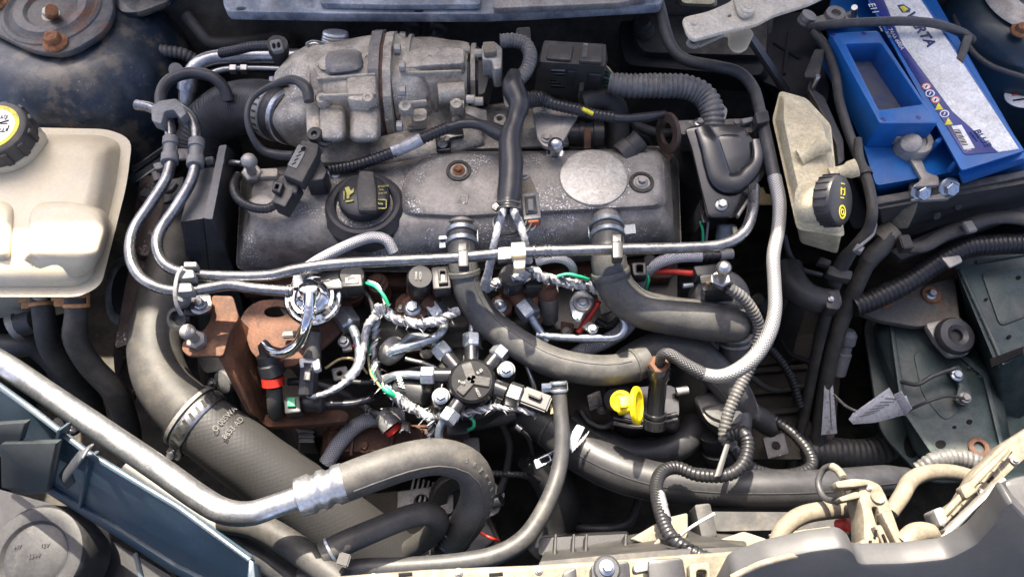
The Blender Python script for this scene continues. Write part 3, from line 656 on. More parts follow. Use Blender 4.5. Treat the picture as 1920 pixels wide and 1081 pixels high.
bolt(P(275, 366, -.07), 15, steel, t)
plate('clip_base', [(300, 340), (345, 330), (342, 370), (305, 380)], .006, plastic, t, -.05, rnd=.002)
t = thing('pulley', 'dark belt pulley with a pale rim behind the expansion tank', 'pulley')
lathe('wheel', P(232, 545, -.14), V((-.62, -.30, .72)), [(0, -6), (20, -4), (44, -10), (50, 2), (56, 6), (64, 6), (66, 0), (66, -24)], dullsteel, t, 40)
lathe('hub', P(232, 545, -.14), V((-.62, -.30, .72)), [(0, 4), (46, 2), (49, -4)], dark2, t, 36)
t = thing('body_rail', 'dark pressed rail between the expansion tank and timing cover', 'rail')
plate('rail', [(240, 330), (320, 275), (330, 290), (250, 345)], .03, wing, t, -.10, rnd=.004)
H('charge_pipe', 'dark curved charge air pipe dropping to the clamped rubber hose', 'pipe', [(338, 400, -.10), (326, 480, -.095), (300, 580, -.09), (290, 655, -.088), (308, 720, -.092), (352, 772, -.10), (390, 805, -.11)], [40, 44, 47, 48, 50, 54, 56], rubberd, step=.006, seg=28)
h = H('charge_hose', 'wide dimpled black rubber charge hose below the timing cover', 'hose', [(348, 772, -.10), (400, 810, -.11), (470, 862, -.13), (560, 930, -.165), (650, 1000, -.21), (720, 1060, -.26)], [60, 60, 62, 66, 70, 74], hosedim, step=.006, seg=32)
worm_clamp(h, 368, 790, 26, steel, (-.55, .75))
ring_at(h, 352, 776, 8, dullsteel, 1.03, 'end_ring')
seam(h, 2.2, hosedim)
p, tt, r = near(h, 412, 822); nn = (CAM-p).normalized(); nn = (nn-tt*nn.dot(tt)).normalized(); e = tt.cross(nn)
for i, s_ in enumerate(('O 005WA', '8653-AD')):
    a = -.50; d = (nn*math.cos(a)+e*math.sin(a)) if e.dot(RGT) < 0 else (nn*math.cos(a)-e*math.sin(a))
    q = p+d*(r*1.015)-tt*.004+tt*(.013*i); ey = -tt; ex = ey.cross(d)
    text(s_, q-ex*.018, ex, ey, .0085, hoseprint, h)
# ---------------------------------------------------------------- fuel pipes
p1 = H('fuel_pipe', 'bent plated fuel pipe running into the round chrome damper', 'fuel pipe',
       [(257, 197, .025), (285, 203, .028), (312, 222, .028), (320, 255, .026), (320, 300, .024), (310, 338, .022), (280, 385, .02), (250, 432, .02), (244, 478, .02), (262, 518, .02), (300, 540, .02), (345, 546, .02), (400, 538, .02), (432, 534, .02), (480, 541, .02), (548, 546, .018)], 10.5, pipe, 'plated fuel pipes')
p2 = H('fuel_pipe', 'long plated fuel pipe crossing in front of the rocker cover', 'fuel pipe',
       [(338, 203, .03), (360, 222, .03), (368, 255, .028), (367, 300, .026), (358, 340, .024), (330, 388, .022), (298, 436, .022), (296, 472, .02), (315, 500, .02), (355, 513, .02), (430, 518, .02), (505, 516, .022), (560, 504, .024), (640, 494, .024), (760, 488, .024), (860, 483, .022), (960, 473, .022), (1010, 471, .022), (1160, 467, .022), (1290, 464, .02), (1355, 458, .02), (1395, 435, .02), (1411, 395, .02), (1414, 350, .015)], 10.5, pipe, 'plated fuel pipes')
for o, a, b in ((p1, (321, 258, .026), (318, 306, .024)), (p2, (369, 262, .028), (366, 312, .026))):
    rod('connector', a, b, 15, plasticg, o, 20, [(0, .85), (.04, 1), (.3, 1), (.32, .8), (.66, .8), (.68, 1.05), (.98, 1.05), (1, .85)])
    for sx in (-11, 11): bar('window', (a[0]+sx-1, a[1]+14, a[2]), (a[0]+sx-2, a[1]+33, a[2]), 6, 6, plasticd, o)
for o, x, y in ((p1, 538, 546), (p2, 1000, 471), (p2, 1020, 471), (p2, 1030, 470)): ring_at(o, x, y, 6, pipe, 1.16, 'bead')
for x, y in ((868, 482), (968, 475), (1164, 467)):
    pass
plate('collar', [(933, 463), (960, 461), (960, 485), (933, 487)], .010, pipe, p2, .032, rnd=.002)
t = thing('pipe_clip', 'pale plastic clip on the fuel pipe beside the wiring loom', 'clip', 'clips on the fuel pipe'); plate('upper_jaw', [(958, 454), (984, 453), (987, 478), (960, 480)], .014, tankm, t, .040, rnd=.002); plate('lower_jaw', [(962, 482), (986, 481), (984, 502), (964, 503)], .012, tankm, t, .034, rnd=.003)
for x, lb in ((868, 'black clip strapping the fuel pipe to the left coolant hose'), (1158, 'black clip strapping the fuel pipe to the right coolant hose')):
    t = thing('pipe_clip', lb, 'clip', 'clips on the fuel pipe'); y = 483 if x == 868 else 467
    plate('band', [(x-10, y-14), (x+10, y-15), (x+11, y+16), (x-9, y+17)], .012, plastic, t, .034, rnd=.002); plate('tab', [(x-10, y-28), (x+8, y-29), (x+8, y-13), (x-10, y-12)], .005, plastic, t, .030, rnd=.001)
t = thing('pipe_clip', 'grey clip joining both fuel pipe ends behind the expansion tank', 'clip', 'clips on the fuel pipe')
plate('bridge', [(283, 200), (300, 188), (330, 184), (342, 196), (350, 212), (338, 222), (325, 205), (308, 208), (302, 232), (284, 226)], .014, plasticg, t, .045, rnd=.003)
t = thing('pipe_clip', 'grey double clip holding both fuel pipes above the rusty bracket', 'clip', 'clips on the fuel pipe')
plate('top_jaw', [(344, 490), (368, 490), (368, 500), (344, 500)], .012, plasticg, t, .036, rnd=.001)
plate('middle', [(334, 505), (362, 505), (364, 520), (334, 523)], .014, plasticg, t, .036, rnd=.002)
plate('lower_jaw', [(330, 530), (358, 530), (360, 546), (330, 548)], .014, plasticg, t, .036, rnd=.002)
tube('strap', [(343, 500, .04), (333, 515, .04), (328, 545, .038), (331, 570, .03), (340, 590, .02)], 4, plasticg, t, flat=.5)
rod('post', (345, 566, -.02), (343, 552, .02), 14, plasticg, t)
t = thing('clip_bracket', 'small black bracket with a silver washer bolt on the rusty plate', 'bracket')
plate('plate', [(345, 590), (342, 560), (360, 550), (395, 552), (397, 575), (388, 588), (362, 590)], .004, plastic, t, -.02, rnd=.003)
lathe('washer', P(377, 571, -.018), Z, [(0, 4), (14, 4), (20, 1), (20, -2)], steel, t, 28); bolt(P(376, 567, -.014), 13, steel, t, V((-.1, -.1, 1)), tall=1.3)
lathe('ring', P(333, 598, -.03), V((-.3, -.5, .8)), [(13, -4), (16, 4), (22, 4), (24, -4)], plastic, t, 24)
H('loop_hose', 'black rubber hose loop behind the fuel pipe clip', 'hose', [(302, 205, .03), (302, 175, .03), (318, 150, .03), (355, 137, .03), (395, 143, .03), (420, 165, .02), (428, 190, .01)], 11, rubberc)
# damper
t = thing('fuel_damper', 'round chrome fuel damper on the rusty bracket', 'fuel damper')
lathe('disc', P(588, 560, -.03), V((.04, -.10, 1)), [(0, -10), (50, -10), (54, -4), (54, 4), (51, 8), (46, 6), (40, 14), (34, 13), (28, 22), (18, 26), (0, 26)], chrome, t, 56)
lathe('head', P(580, 543, .0), V((.06, -.04, 1)), [(0, -18), (19, -18), (19, 8), (17, 13), (12, 15), (0, 15)], chrome, t, 32)
tube('outlet_pipe', [(580, 552, .008), (580, 575, .006), (575, 605, .0), (562, 640, -.02), (535, 660, -.035), (510, 658, -.045), (495, 645, -.05)], [12, 11, 10.5, 11, 11, 11, 10], chrome, t)
for y in (574, 582, 590): rod('ring', (580, y, .007), (579, y+5, .006), 13, chrome, t)
# ---------------------------------------------------------------- rusty bracket
t = thing('rusty_bracket', 'rusty brown steel bracket under the chrome fuel damper', 'bracket')
plate('tab', [(397, 553), (436, 554), (448, 595), (430, 625), (418, 667), (352, 667), (340, 655), (342, 640), (382, 618), (394, 600)], .005, rust, t, -.032, rnd=.004)
plate('web', [(436, 556), (452, 598), (486, 632), (506, 670), (505, 760), (492, 788), (472, 775), (417, 668), (428, 622)], .006, rust, t, rnd=.004, plane=((436, 556, -.032), (418, 667, -.036), (500, 770, -.13)))
plate('back_plate', [(447, 604), (460, 578), (485, 562), (530, 560), (565, 575), (648, 590), (652, 612), (600, 655), (560, 684), (505, 692), (470, 660)], .006, rustd, t, -.07, rnd=.01, holes=[(517, 584, 22, .5, 0)])
plate('shelf', [(470, 774), (520, 777), (575, 771), (640, 767), (655, 774), (650, 790), (560, 797), (500, 800)], .012, rust, t, -.13, rnd=.004)
bar('dark_lever', (530, 628, -.06), (600, 624, -.06), 12, 10, plastic, t)
ballstud('ball_stud', 'dark ball stud on the tab of the rusty bracket', (372, 640, -.032), (352, 622, -.005))
t = thing('tensioner_bracket', 'grey bracket and bolt under the rusty bracket tab', 'bracket')
loft('body', [([(370, 690), (440, 680), (455, 780), (400, 800)], -.24), ([(368, 668), (425, 660), (432, 690), (385, 700)], -.15)], plastic, t, .006)
lathe('boss', P(418, 716, -.14), V((-.5, -.6, .6)), [(0, 6), (8, 6), (22, 2), (24, -14)], plasticg, t, 28); bolt(P(398, 718, -.135), 11, steel, t, V((-.6, -.6, .5)))
# ---------------------------------------------------------------- things in the hollow left of the injectors
t = thing('quick_coupling', 'black quick coupling with a green button above the rusty shelf', 'coupling')
rod('barrel', (560, 757, -.105), (612, 756, -.105), 16, plastic, t, 20, [(0, .9), (.05, 1), (.7, 1), (.72, 1.15), (.9, 1.15), (1, .7)])
plate('block', [(532, 742), (562, 741), (564, 772), (534, 775)], .02, plastic, t, -.09, rnd=.002); plate('button', rect(546, 753, 16, 18), .004, green, t, -.087, rnd=.001)
tube('hose', [(610, 757, -.105), (660, 756, -.105), (690, 748, -.105), (706, 735, -.11)], 7, pipedk, t)
t = thing('hose_end', 'black hose end with a red locking ring below the chrome pipe', 'hose end')
rod('sleeve', (495, 645, -.05), (512, 700, -.075), 22, plastic, t, 22, [(0, .55), (.3, .6), (.35, .95), (.6, .95), (.65, 1.1), (1, 1.1)])
rod('red_ring', (511, 706, -.076), (513, 722, -.082), 21, red, t, 24); tube('hose', [(514, 724, -.082), (516, 760, -.10), (518, 775, -.12)], 15, rubber, t)
t = thing('plug', 'black electrical plug with a pale clip and white wire', 'plug')
rod('boot', (590, 622, -.05), (585, 672, -.06), 16, rubber, t, 18, [(0, .8), (1, 1.05)])
plate('clip', [(560, 672), (596, 662), (600, 690), (588, 695), (588, 688), (562, 688)], .01, white, t, -.055, rnd=.001)
rod('shell', (581, 680, -.062), (576, 742, -.075), 18, plastic, t, 8, [(0, .9), (.1, 1), (.95, 1), (1, .85)])
plate('latch', rect(576, 700, 13, 26, 5), .005, plastic, t, -.045, rnd=.001)
wire([(575, 740, -.075), (595, 742, -.07), (640, 722, -.065), (672, 690, -.06), (682, 650, -.055), (688, 615, -.05), (705, 590, -.045)], [4, 6, 7, 7, 7, 8, 9], foil, t, 'foil_wire', jit=.18, step=.0025)
t = thing('connector', 'grey corrugated elbow connector with a red seal', 'connector')
rod('stub', (672, 755, -.13), (712, 778, -.13), 10, plastic, t, 16, [(0, .7), (.3, .7), (.32, 1), (.5, 1), (.52, .8), (.8, .8), (.82, 1.1), (1, 1.1)])
rod('elbow', (714, 772, -.13), (735, 800, -.135), 18, plasticg, t, 18, [(0, .7), (.15, .9), (.3, .95), (.32, 1.05), (.5, 1.05), (.52, 1.15), (1, 1.2)])
rod('red_seal', (733, 800, -.137), (740, 808, -.14), 17, red, t)
H('thin_hose', 'thin black hose from the plug to the grey elbow', 'hose', [(540, 715, -.10), (580, 716, -.10), (630, 730, -.11), (670, 754, -.13), (690, 766, -.13)], 7, rubberc)
H('braided_hose', 'grey braided hose ending above the charge hose', 'hose', [(760, 776, -.15), (715, 780, -.15), (670, 796, -.16), (635, 832, -.17), (612, 868, -.18)], 15, brz_grey)
t = thing('support_post', 'grey ribbed casting strut under the rusty shelf', 'casting'); loft('post', [([(555, 800), (590, 800), (600, 850), (560, 850)], -.3), ([(560, 796), (585, 796), (588, 830), (562, 830)], -.17)], aludark, t, .003)
for i in range(4): plate('rib', rect(574, 800+i*9, 30, 4), .004, aludark, t, -.166)
# ================================================================ rocker cover
t = thing('rocker_cover', 'speckled grey engine rocker cover with a round silver plate', 'rocker cover')
base = [(444, 504), (860, 508), (1276, 470), (1270, 300), (1242, 276), (792, 284), (660, 304), (454, 322)]
top1 = [(452, 452), (860, 442), (1266, 416), (1256, 298), (1232, 279), (800, 286), (664, 312), (464, 328)]
top2 = [(462, 432), (860, 420), (1250, 398), (1244, 302), (1226, 284), (806, 292), (670, 318), (476, 334)]
def fr(ys, ins):
    b = base if ins < 4 else top1 if ins < 9 else top2
    return [(b[0][0]+(ins*.3), ys), (860, ys-2+(ins > 0)*2), (b[2][0]-ins*.3, ys-32)]+b[3:]
rc = loft('cover', [(base, -.075, .012), (fr(499, 1), -.062, .012), (fr(484, 5), -.042, .013), (fr(462, 7), -.021, .014), (fr(438, 10), -.007, .014), (fr(412, 12), .0, .014)], cover, t, smooth=70)
lip = grow(base, 3); loft('lip', [(lip, -.081, .012), (lip, -.075, .012)], cover, t)
loft('raised_panel', [([(752, 330), (800, 284), (1232, 282), (1246, 304), (1250, 392), (860, 414), (745, 405)], -.004, .015), ([(762, 332), (806, 290), (1226, 287), (1238, 306), (1242, 384), (860, 404), (756, 398)], .007, .015), ([(770, 333), (812, 296), (1220, 291), (1232, 308), (1234, 376), (860, 396), (765, 391)], .009, .015)], cover, t, smooth=60)
lathe('round_plate', P(1113, 333, .009), Z, [(0, 5), (58, 5), (63, 3.5), (65, -1), (65, -12)], mat('bare_plate', (.50, .49, .46), .5, .6, (.36, .345, .31), 45, spots=.7, ss=500, smask=30, scol=(.25, .23, .2), bump=.35, bs=420, dust=.2), t, 64)
for x, y, r, m in ((860, 320, 24, rustbolt), (1203, 342, 24, dullsteel)):
    lathe('bolt_ring', P(x, y, .0095), Z, [(r-7, 0), (r-6, 2.5), (r-1, 2.5), (r, 0)], gloss, t, 36, caps=False)
    lathe('bolt_seat', P(x, y, .0095), Z, [(0, 1.5), (r-9, 1.5), (r-8, 0)], dullsteel, t, 30); bolt(P(x, y-1, .011), 12, m, t, tall=1.3)
bolt(P(627, 324, .0), 13, zinc, t); 
lathe('core_plug', P(490, 384, .0), Z, [(0, 3), (18, 3), (24, 1), (28, -2)], dullsteel, t, 32)
plate('rear_block', [(478, 316), (520, 315), (520, 330), (478, 332)], .012, alu, t, .006, rnd=.002)
for x, y, x2, y2 in ((866, 396, 866, 424), (1132, 394, 1137, 422)):
    rod('outlet_boss', (x, y, -.010), (x2, y2, -.013), 31, cover, t, 30, [(0, .55), (.15, .82), (.35, .95), (1, 1)], 60)
for x, y in ((868, 372), (938, 365)): plate('cast_mark', rect(x, y, 20, 18, 10), .001, cover, t, .0098, rnd=.001, holes=[rect(x, y, 10, 9, 10)])
rod('breather_stub', (1165, 292, .0), (1200, 262, .01), 20, plasticd, t, 26, [(0, 1.2), (.5, 1.2), (.55, 1), (.92, 1.0), (1, 1.1)])
# oil filler
t = thing('oil_filler', 'black oil filler cap with yellow oil can symbols', 'oil cap')
lathe('collar', P(683, 384, .002), Z, [(46, -14), (52, -6), (56, 7), (62, 10), (68, 8), (72, 0), (80, -10), (80, -40)], rubberc, t, 56, caps=False)
lathe('well', P(683, 384, .002), Z, [(0, -12), (54, -12)], dark2, t, 40, caps=False)
cap = lathe('cap', P(683, 372, .010), Z, [(0, 15), (40, 15), (46, 11), (48, 4), (48, -6), (40, -12), (34, -24), (0, -24)], plastic, t, 48)
plate('handle', [(672, 318), (700, 319), (706, 352), (707, 394), (671, 394), (667, 352)], .010, plasticd, cap, .028, rnd=.003, bev=.003)
zt = .0205
for pts in (([(646, 352), (654, 349), (658, 358), (663, 352), (663, 360), (655, 366), (655, 372), (650, 372), (650, 362)]), ([(648, 376), (662, 374), (662, 377), (648, 379)]), ([(644, 358), (646, 358), (646, 374), (644, 374)])):
    plate('symbol', pts, .0006, yellowd, cap, zt+.0003, bev=.0001)
for pts in ((rect(712, 374, 22, 2)), (rect(701, 382, 2, 16)), (rect(724, 382, 2, 16)), (rect(712, 390, 22, 2)), (rect(712, 382, 12, 2)), (rect(706, 378, 10, 2, 30))):
    plate('symbol', pts, .0006, yellowd, cap, zt+.0003, bev=.0001)
textpx('ENGINE', (709, 352), (727, 350), zt, 4, yellowd, cap); textpx('OIL', (711, 358), (726, 356), zt, 4, yellowd, cap); textpx('5W-30', (710, 365), (728, 363), zt, 4, yellowd, cap)
ballstud('ball_stud', 'grey ball stud at the corner of the rocker cover by the timing cover', (474, 330, .0), (467, 302, .034))
ballstud('ball_stud', 'steel ball stud beside the round silver plate', (1040, 294, .0), (1042, 272, .030), steel)

# ================================================================ intake side behind the cover
t = thing('intake_manifold', 'dusty cast intake manifold floor behind the rocker cover', 'manifold')
loft('floor', [([(555, 250), (960, 190), (1060, 225), (1075, 280), (790, 300), (640, 320), (560, 320)], -.10), ([(560, 246), (950, 195), (1050, 228), (1070, 276), (790, 288), (640, 310), (566, 312)], -.018), ([(575, 248), (945, 202), (1040, 234), (1055, 272), (790, 283), (640, 304), (580, 304)], -.010)], alu, t, .012, 60)
tube('runner', [(700, 285, -.012), (760, 275, -.006), (820, 268, -.006), (900, 250, -.008)], [30, 34, 34, 28], alu, t, flat=.6, seg=20)
lathe('flange_curve', P(815, 225, .0), V((.3, -.4, .8)), [(36, -10), (40, 4), (56, 6), (64, 0), (66, -12)], alu, t, 36)
plate('ear', [(925, 220), (935, 212), (947, 214), (952, 226), (950, 240), (926, 240)], .012, alu, t, .012, rnd=.004, holes=[(937, 221, 6)])
plate('black_bracket', [(815, 246), (846, 244), (868, 240), (870, 254), (846, 258), (845, 280), (818, 282)], .006, gloss, t, .012, rnd=.002); bolt(P(830, 270, .013), 9, dullsteel, t)

t = thing('throttle_housing', 'rough cast aluminium throttle and exhaust recirculation housing', 'throttle housing')
tube('bowl', [(536, 218, -.004), (572, 216, .0), (590, 195, .0), (612, 182, .0), (660, 178, .0), (712, 172, .0)], [46, 56, 78, 86, 88, 90], alu, t, 40, sq=3.2, step=.006)
loft('shoulder', [([(590, 110), (690, 100), (690, 140), (588, 150)], .02), ([(600, 104), (660, 100), (655, 128), (596, 132)], .062)], alu, t, .012, 60)
loft('top_hump', [([(586, 130), (610, 92), (690, 90), (700, 150), (600, 160)], .03), ([(612, 98), (640, 92), (676, 96), (680, 130), (612, 138)], .066), ([(622, 104), (640, 100), (664, 103), (666, 122), (622, 128)], .070)], aludark, t, .012, 60)
for x, w, r, y in ((640, 6, 89, 180), (668, 5, 90, 178), (596, 6, 83, 186)): rod('rib', (x, y, 0), (x+w, y, 0), r, alu, t, 40)
for x0, x1 in ((655, 714), (594, 650)):
    q = [(x0, 192), (x1, 192), (x1, 268), (x0, 268)]
    loft('pocket', [(q, .020, .012), (grow(q, -4), .034, .012), (grow(q, -9), .041, .010), (grow(q, -15), .044, .008)], alu, t, smooth=80)
rod('flange', (708, 166, .0), (728, 166, .0), 106, aludark, t, 14, None, 20, .2); rod('gasket', (728, 166, 0), (733, 166, 0), 102, rustd, t, 14, None, 20, .2)
rod('flange', (733, 166, .0), (748, 166, .0), 103, alu, t, 14, None, 20, .2)
for x, y, z_ in ((742, 92, .06), (752, 70, .02), (752, 170, .062), (746, 236, .04), (751, 125, .062)):
    rod('bolt', (x-2, y, z_), (x+9, y, z_), 10, dullsteel, t, 8)
tube('valve_body', [(745, 162, .0), (770, 160, .0), (800, 152, .0), (860, 150, .0), (880, 150, .0)], [86, 84, 72, 64, 60], alu, t, 36, sq=2.8, step=.006)
for x, r in ((772, 86), (802, 76), (818, 70), (842, 66)): rod('rib', (x, 154, 0), (x+6, 154, 0), r, alu, t, 36)
loft('lower_leg', [([(770, 215), (800, 212), (800, 255), (770, 258)], -.02), ([(772, 205), (800, 203), (800, 225), (774, 228)], .03)], alu, t, .006)
loft('lower_leg', [([(845, 190), (870, 190), (872, 228), (850, 230)], -.01), ([(842, 180), (870, 180), (870, 205), (846, 206)], .03)], alu, t, .006)
rod('neck', (822, 176, .03), (872, 172, .03), 20, alu, t, 24)
plate('upper_web', [(748, 98), (800, 84), (870, 88), (872, 118), (800, 122), (750, 128)], .02, alu, t, .055, rnd=.006, bev=.004)
for x, w, r, m in ((866, 10, 66, alu), (878, 6, 62, gloss), (885, 9, 64, alu), (895, 4, 58, plasticd)): rod('end_flange', (x, 148, 0), (x+w, 148, 0), r, m, t, 12, None, 20, .26)
for x, y, z_ in ((872, 94, .04), (895, 100, .05), (896, 190, .04), (880, 186, .05)): rod('bolt', (x-6, y, z_), (x+10, y, z_), 8, alu, t, 10)
loft('motor_cap', [([(895, 110), (918, 108), (930, 150), (915, 200), (895, 205)], -.02), ([(897, 108), (912, 106), (918, 140), (908, 175), (897, 178)], .045)], plasticd, t, .006)
plate('socket', [(903, 84), (928, 78), (942, 90), (940, 128), (926, 130), (922, 112), (905, 112)], .03, dullsteel, t, .07, rnd=.003); plate('socket_lid', [(905, 78), (928, 77), (932, 96), (908, 99)], .008, tanp, t, .078, rnd=.002)
plate('lower_tab', [(868, 195), (912, 206), (914, 228), (872, 212)], .004, dullsteel, t, .02, rnd=.002)
plate('ear', [(571, 80), (584, 74), (600, 76), (626, 90), (600, 100), (580, 105)], .006, steel, t, .05, rnd=.003, holes=[(588, 85, 8, .7)])
for k in range(5): lathe('bellows_ring', P(628+k*.4, 84-5*k, .03+.004*k), V((.1, .5, .85)), [(17, -4), (25-k*.6, -4), (27-k*.6, 0), (25-k*.6, 4), (17, 4)], alupipe, t, 32)
for x, y, x2, y2, r in ((775, 62, 772, 40, 19), (820, 66, 822, 42, 19)):
    rod('heater_stub', (x, y+16, .0), (x2, y2-10, .0), r, rubberc, t, 22, [(0, .7), (.4, .7), (.45, 1), (.6, 1), (.62, .92), (.9, .92), (.92, 1.02), (1, 1)])
for x, y in ((770, 236), (856, 222), (830, 258)): bolt(P(x, y, .01), 9, alu, t)
for x0, y0, x1, y1, z0, w_ in ((600, 118, 704, 104, .050, 7), (596, 150, 704, 142, .058, 6), (600, 182, 706, 178, .058, 6), (752, 112, 868, 106, .044, 6), (752, 140, 866, 136, .050, 5), (752, 196, 800, 192, .046, 6)):
    bar('cast_rib', (x0, y0, z0), (x1, y1, z0), w_, 12, alu, t, .002)
for x, y, z_, r_ in ((602, 128, .055, 12), (690, 112, .058, 12), (690, 184, .060, 10), (604, 186, .052, 10), (760, 200, .045, 11), (806, 110, .052, 10), (856, 196, .035, 10)):
    lathe('cast_boss', P(x, y, z_), V((0, -.25, 1)), [(0, 4), (r_*.35, 4), (r_*.45, 6), (r_, 6), (r_*1.15, 0), (r_*1.3, -14)], alu, t, 20)
plate('cast_step', [(648, 120), (704, 112), (706, 168), (690, 190), (650, 186)], .03, alu, t, .060, rnd=.006, bev=.004)
plate('cast_step', [(572, 200), (592, 150), (600, 200), (598, 262), (574, 258)], .03, alu, t, .040, rnd=.006, bev=.004)
# exhaust gas pipe and its neighbours
h = H('gas_pipe', 'bent dusty aluminium pipe behind the ribbed boost hose', 'pipe', [(350, 230, -.06), (350, 190, -.03), (354, 150, -.01), (372, 120, .0), (410, 107, .0), (480, 105, .0), (580, 106, .0)], [15, 15, 15, 14, 14, 14, 14], alupipe)
ring_at(h, 354, 158, 18, alupipe, 1.15, 'collar')
h = H('thin_gas_pipe', 'thin steel pipe with nuts running below the gas pipe', 'pipe', [(390, 140, -.01), (425, 130, -.01), (500, 129, -.01), (575, 134, -.01)], 7, steel)
for x in (432, 452): nut('nut', (x, 130, -.01), (x+14, 130, -.01), 10, steel, h)
t = thing('pressure_sensor', 'black twin pin sensor plugged into the gas pipe', 'sensor')
rod('body', (527, 112, .02), (520, 82, .05), 19, plasticd, t, 20, [(0, .8), (.5, .85), (.55, 1), (1, 1)]); plate('face', [(504, 76), (526, 72), (532, 92), (510, 97)], .006, plasticg, t, .058, rnd=.004); 
for x in (513, 522): plate('pin_hole', circ(x, 85-(x-513)*.2, 3.2, 5, 12), .002, blackp, t, .0595, bev=.0004)  # solid black discs, the shade of the pin holes put into the colour
tube('lead', [(505, 86, .045), (470, 88, .04), (440, 95, .03), (415, 100, .02)], 9, conduit, t, corr=(.004, .05))
h = H('boost_hose', 'black finely ribbed boost hose curving into the throttle housing', 'hose', [(372, 300, -.075), (378, 262, -.06), (400, 228, -.045), (440, 206, -.03), (490, 202, -.015), (530, 214, -.006), (552, 222, .0)], [40, 44, 48, 51, 52, 52, 50], rubberc, seg=30, corr=(.0042, .008), step=.0011)
c = ring_at(h, 519, 212, 17, dullsteel, 1.03, 'hose_clamp', thick=.04); ring_at(h, 544, 220, 12, alupipe, 1.0, 'metal_ring')
for i in range(9):
    a = -.9+i*.23; p, tt, r = near(h, 519, 212); d0 = (CAM-p).normalized(); d0 = (d0-tt*d0.dot(tt)).normalized(); d = d0*math.cos(a)+tt.cross(d0)*math.sin(a)
    box('slot', p+d*r*1.065, tt, tt.cross(d), d, .003, .0012, .0003, dark2, c, 0)
p, tt, r = near(h, 519, 212); rod('screw', p+UPV*r*.9-RGT*.004, p+UPV*r*1.25-RGT*.004, 9, steel, c, 8)
H('sensor_cable', 'thin black cable looping over the boost hose', 'cable', [(580, 190, .055), (574, 165, .06), (550, 150, .06), (510, 160, .055), (474, 184, .05), (463, 215, .045), (470, 250, .035), (490, 280, .02), (520, 290, .015), (552, 292, .02)], [10, 11, 9, 6, 5.5, 5.5, 6, 8, 9, 9], rubberc)
# MAP sensor
t = thing('map_sensor', 'black pressure sensor with a silver label bolted over the rocker cover', 'sensor')
plate('body', [(566, 262), (598, 269), (594, 290), (566, 342), (530, 327), (556, 280)], .016, plasticd, t, .045, rnd=.002, bev=.0015)
plate('side_wall', [(596, 288), (613, 320), (606, 336), (572, 340)], .028, plastic, t, .030, rnd=.002)
plate('label', [(559, 271), (577, 275), (556, 316), (539, 309)], .001, plasticg, t, .0462, bev=.0003)
for i in range(5): plate('label_print', rect(551+i*4.2, 306-i*7.4, 1.6, 9, 62), .0006, blackp, t, .0468, bev=.0001)
plate('label_print', [(568, 274), (575, 276), (571, 284), (564, 281)], .0006, blackp, t, .0468, bev=.0001)
lathe('lug', P(590, 252, .042), V((-.1, -.2, 1)), [(5, -4), (6, 4), (13, 5), (15, 0), (15, -8)], plasticd, t, 24); lathe('lug', P(608, 258, .036), V((.4, -.4, .8)), [(9, -4), (10, 4), (16, 4), (17, -4)], plasticd, t, 24)
plate('plug', [(532, 328), (562, 340), (548, 364), (534, 388), (510, 378), (520, 350)], .022, plastic, t, .034, rnd=.002); plate('plug_latch', [(513, 336), (531, 342), (524, 362), (508, 355)], .008, plastic, t, .041, rnd=.001, holes=[rect(519, 349, 6, 8, 20)]); plate('plug_ear', [(549, 346), (560, 344), (556, 362), (546, 362)], .008, plastic, t, .036, rnd=.001)
tube('lead', [(522, 380, .022), (500, 391, .02), (472, 388, .018), (447, 373, .016), (438, 350, .012), (446, 330, .0)], 8.5, conduit, t, corr=(.0035, .06))
# ================================================================ wiring behind and over the cover
t = thing('wiring_loom', 'thick taped black wiring loom crossing the rocker cover', 'wiring loom')
tube('trunk', [(968, 140, .06), (962, 165, .058), (974, 195, .055), (966, 225, .05), (956, 262, .046), (958, 310, .042), (956, 350, .040), (951, 392, .038)], [17, 22, 20, 17, 21, 23, 23, 20], tape, t, 18, jit=.035)
tube('conduit', [(938, 78, .07), (962, 76, .07), (985, 84, .068), (994, 105, .066), (988, 130, .062), (972, 150, .06)], 13, conduitg, t, corr=(.0042, .06))
tube('branch', [(962, 262, .046), (930, 246, .04), (900, 234, .036), (868, 232, .034), (838, 240, .034)], [18, 15, 10, 9, 9], tape, t, jit=.03)
tube('branch_conduit', [(842, 238, .034), (800, 256, .030), (760, 275, .026), (715, 294, .020), (665, 310, .012), (620, 318, .004)], 10.5, conduit, t, corr=(.0045, .07))
tube('worn_tape', [(790, 260, .0305), (762, 274, .0265), (735, 284, .024)], 12, foil, t, jit=.05)
tube('side_branch', [(975, 190, .055), (1010, 186, .045), (1040, 196, .04), (1080, 205, .036), (1112, 214, .034), (1150, 220, .03)], [17, 14, 11, 11, 10, 10], conduit, t, corr=(.0045, .06))
tube('side_lead', [(1145, 220, .03), (1175, 222, .028), (1215, 219, .024), (1248, 214, .02)], [8, 8, 9, 7], tape, t)
tube('bare_wire', [(1092, 204, .044), (1112, 214, .042)], 4, yellowp, t)
for y, a in ((378, 0), (388, .2)): tube('cable_tie', [(930, y+2, .05), (952, y-2, .062), (974, y+2, .05)], 4, plastic, t, flat=.5)
bar('tie_head', (926, 385, .05), (936, 392, .05), 14, 10, plastic, t)
for i, (pts, m) in enumerate((([(944, 390, .04), (936, 420, .036), (928, 450, .03), (918, 500, .0), (908, 540, -.03)], foil), ([(962, 392, .04), (974, 420, .036), (984, 450, .03), (992, 490, .0)], foil))):
    tube('strand', pts, [8, 8, 7, 8, 9], m, t, 10, jit=.14, step=.003) if len(pts) == 5 else tube('strand', pts, [8, 8, 7, 8], m, t, 10, jit=.14, step=.003)
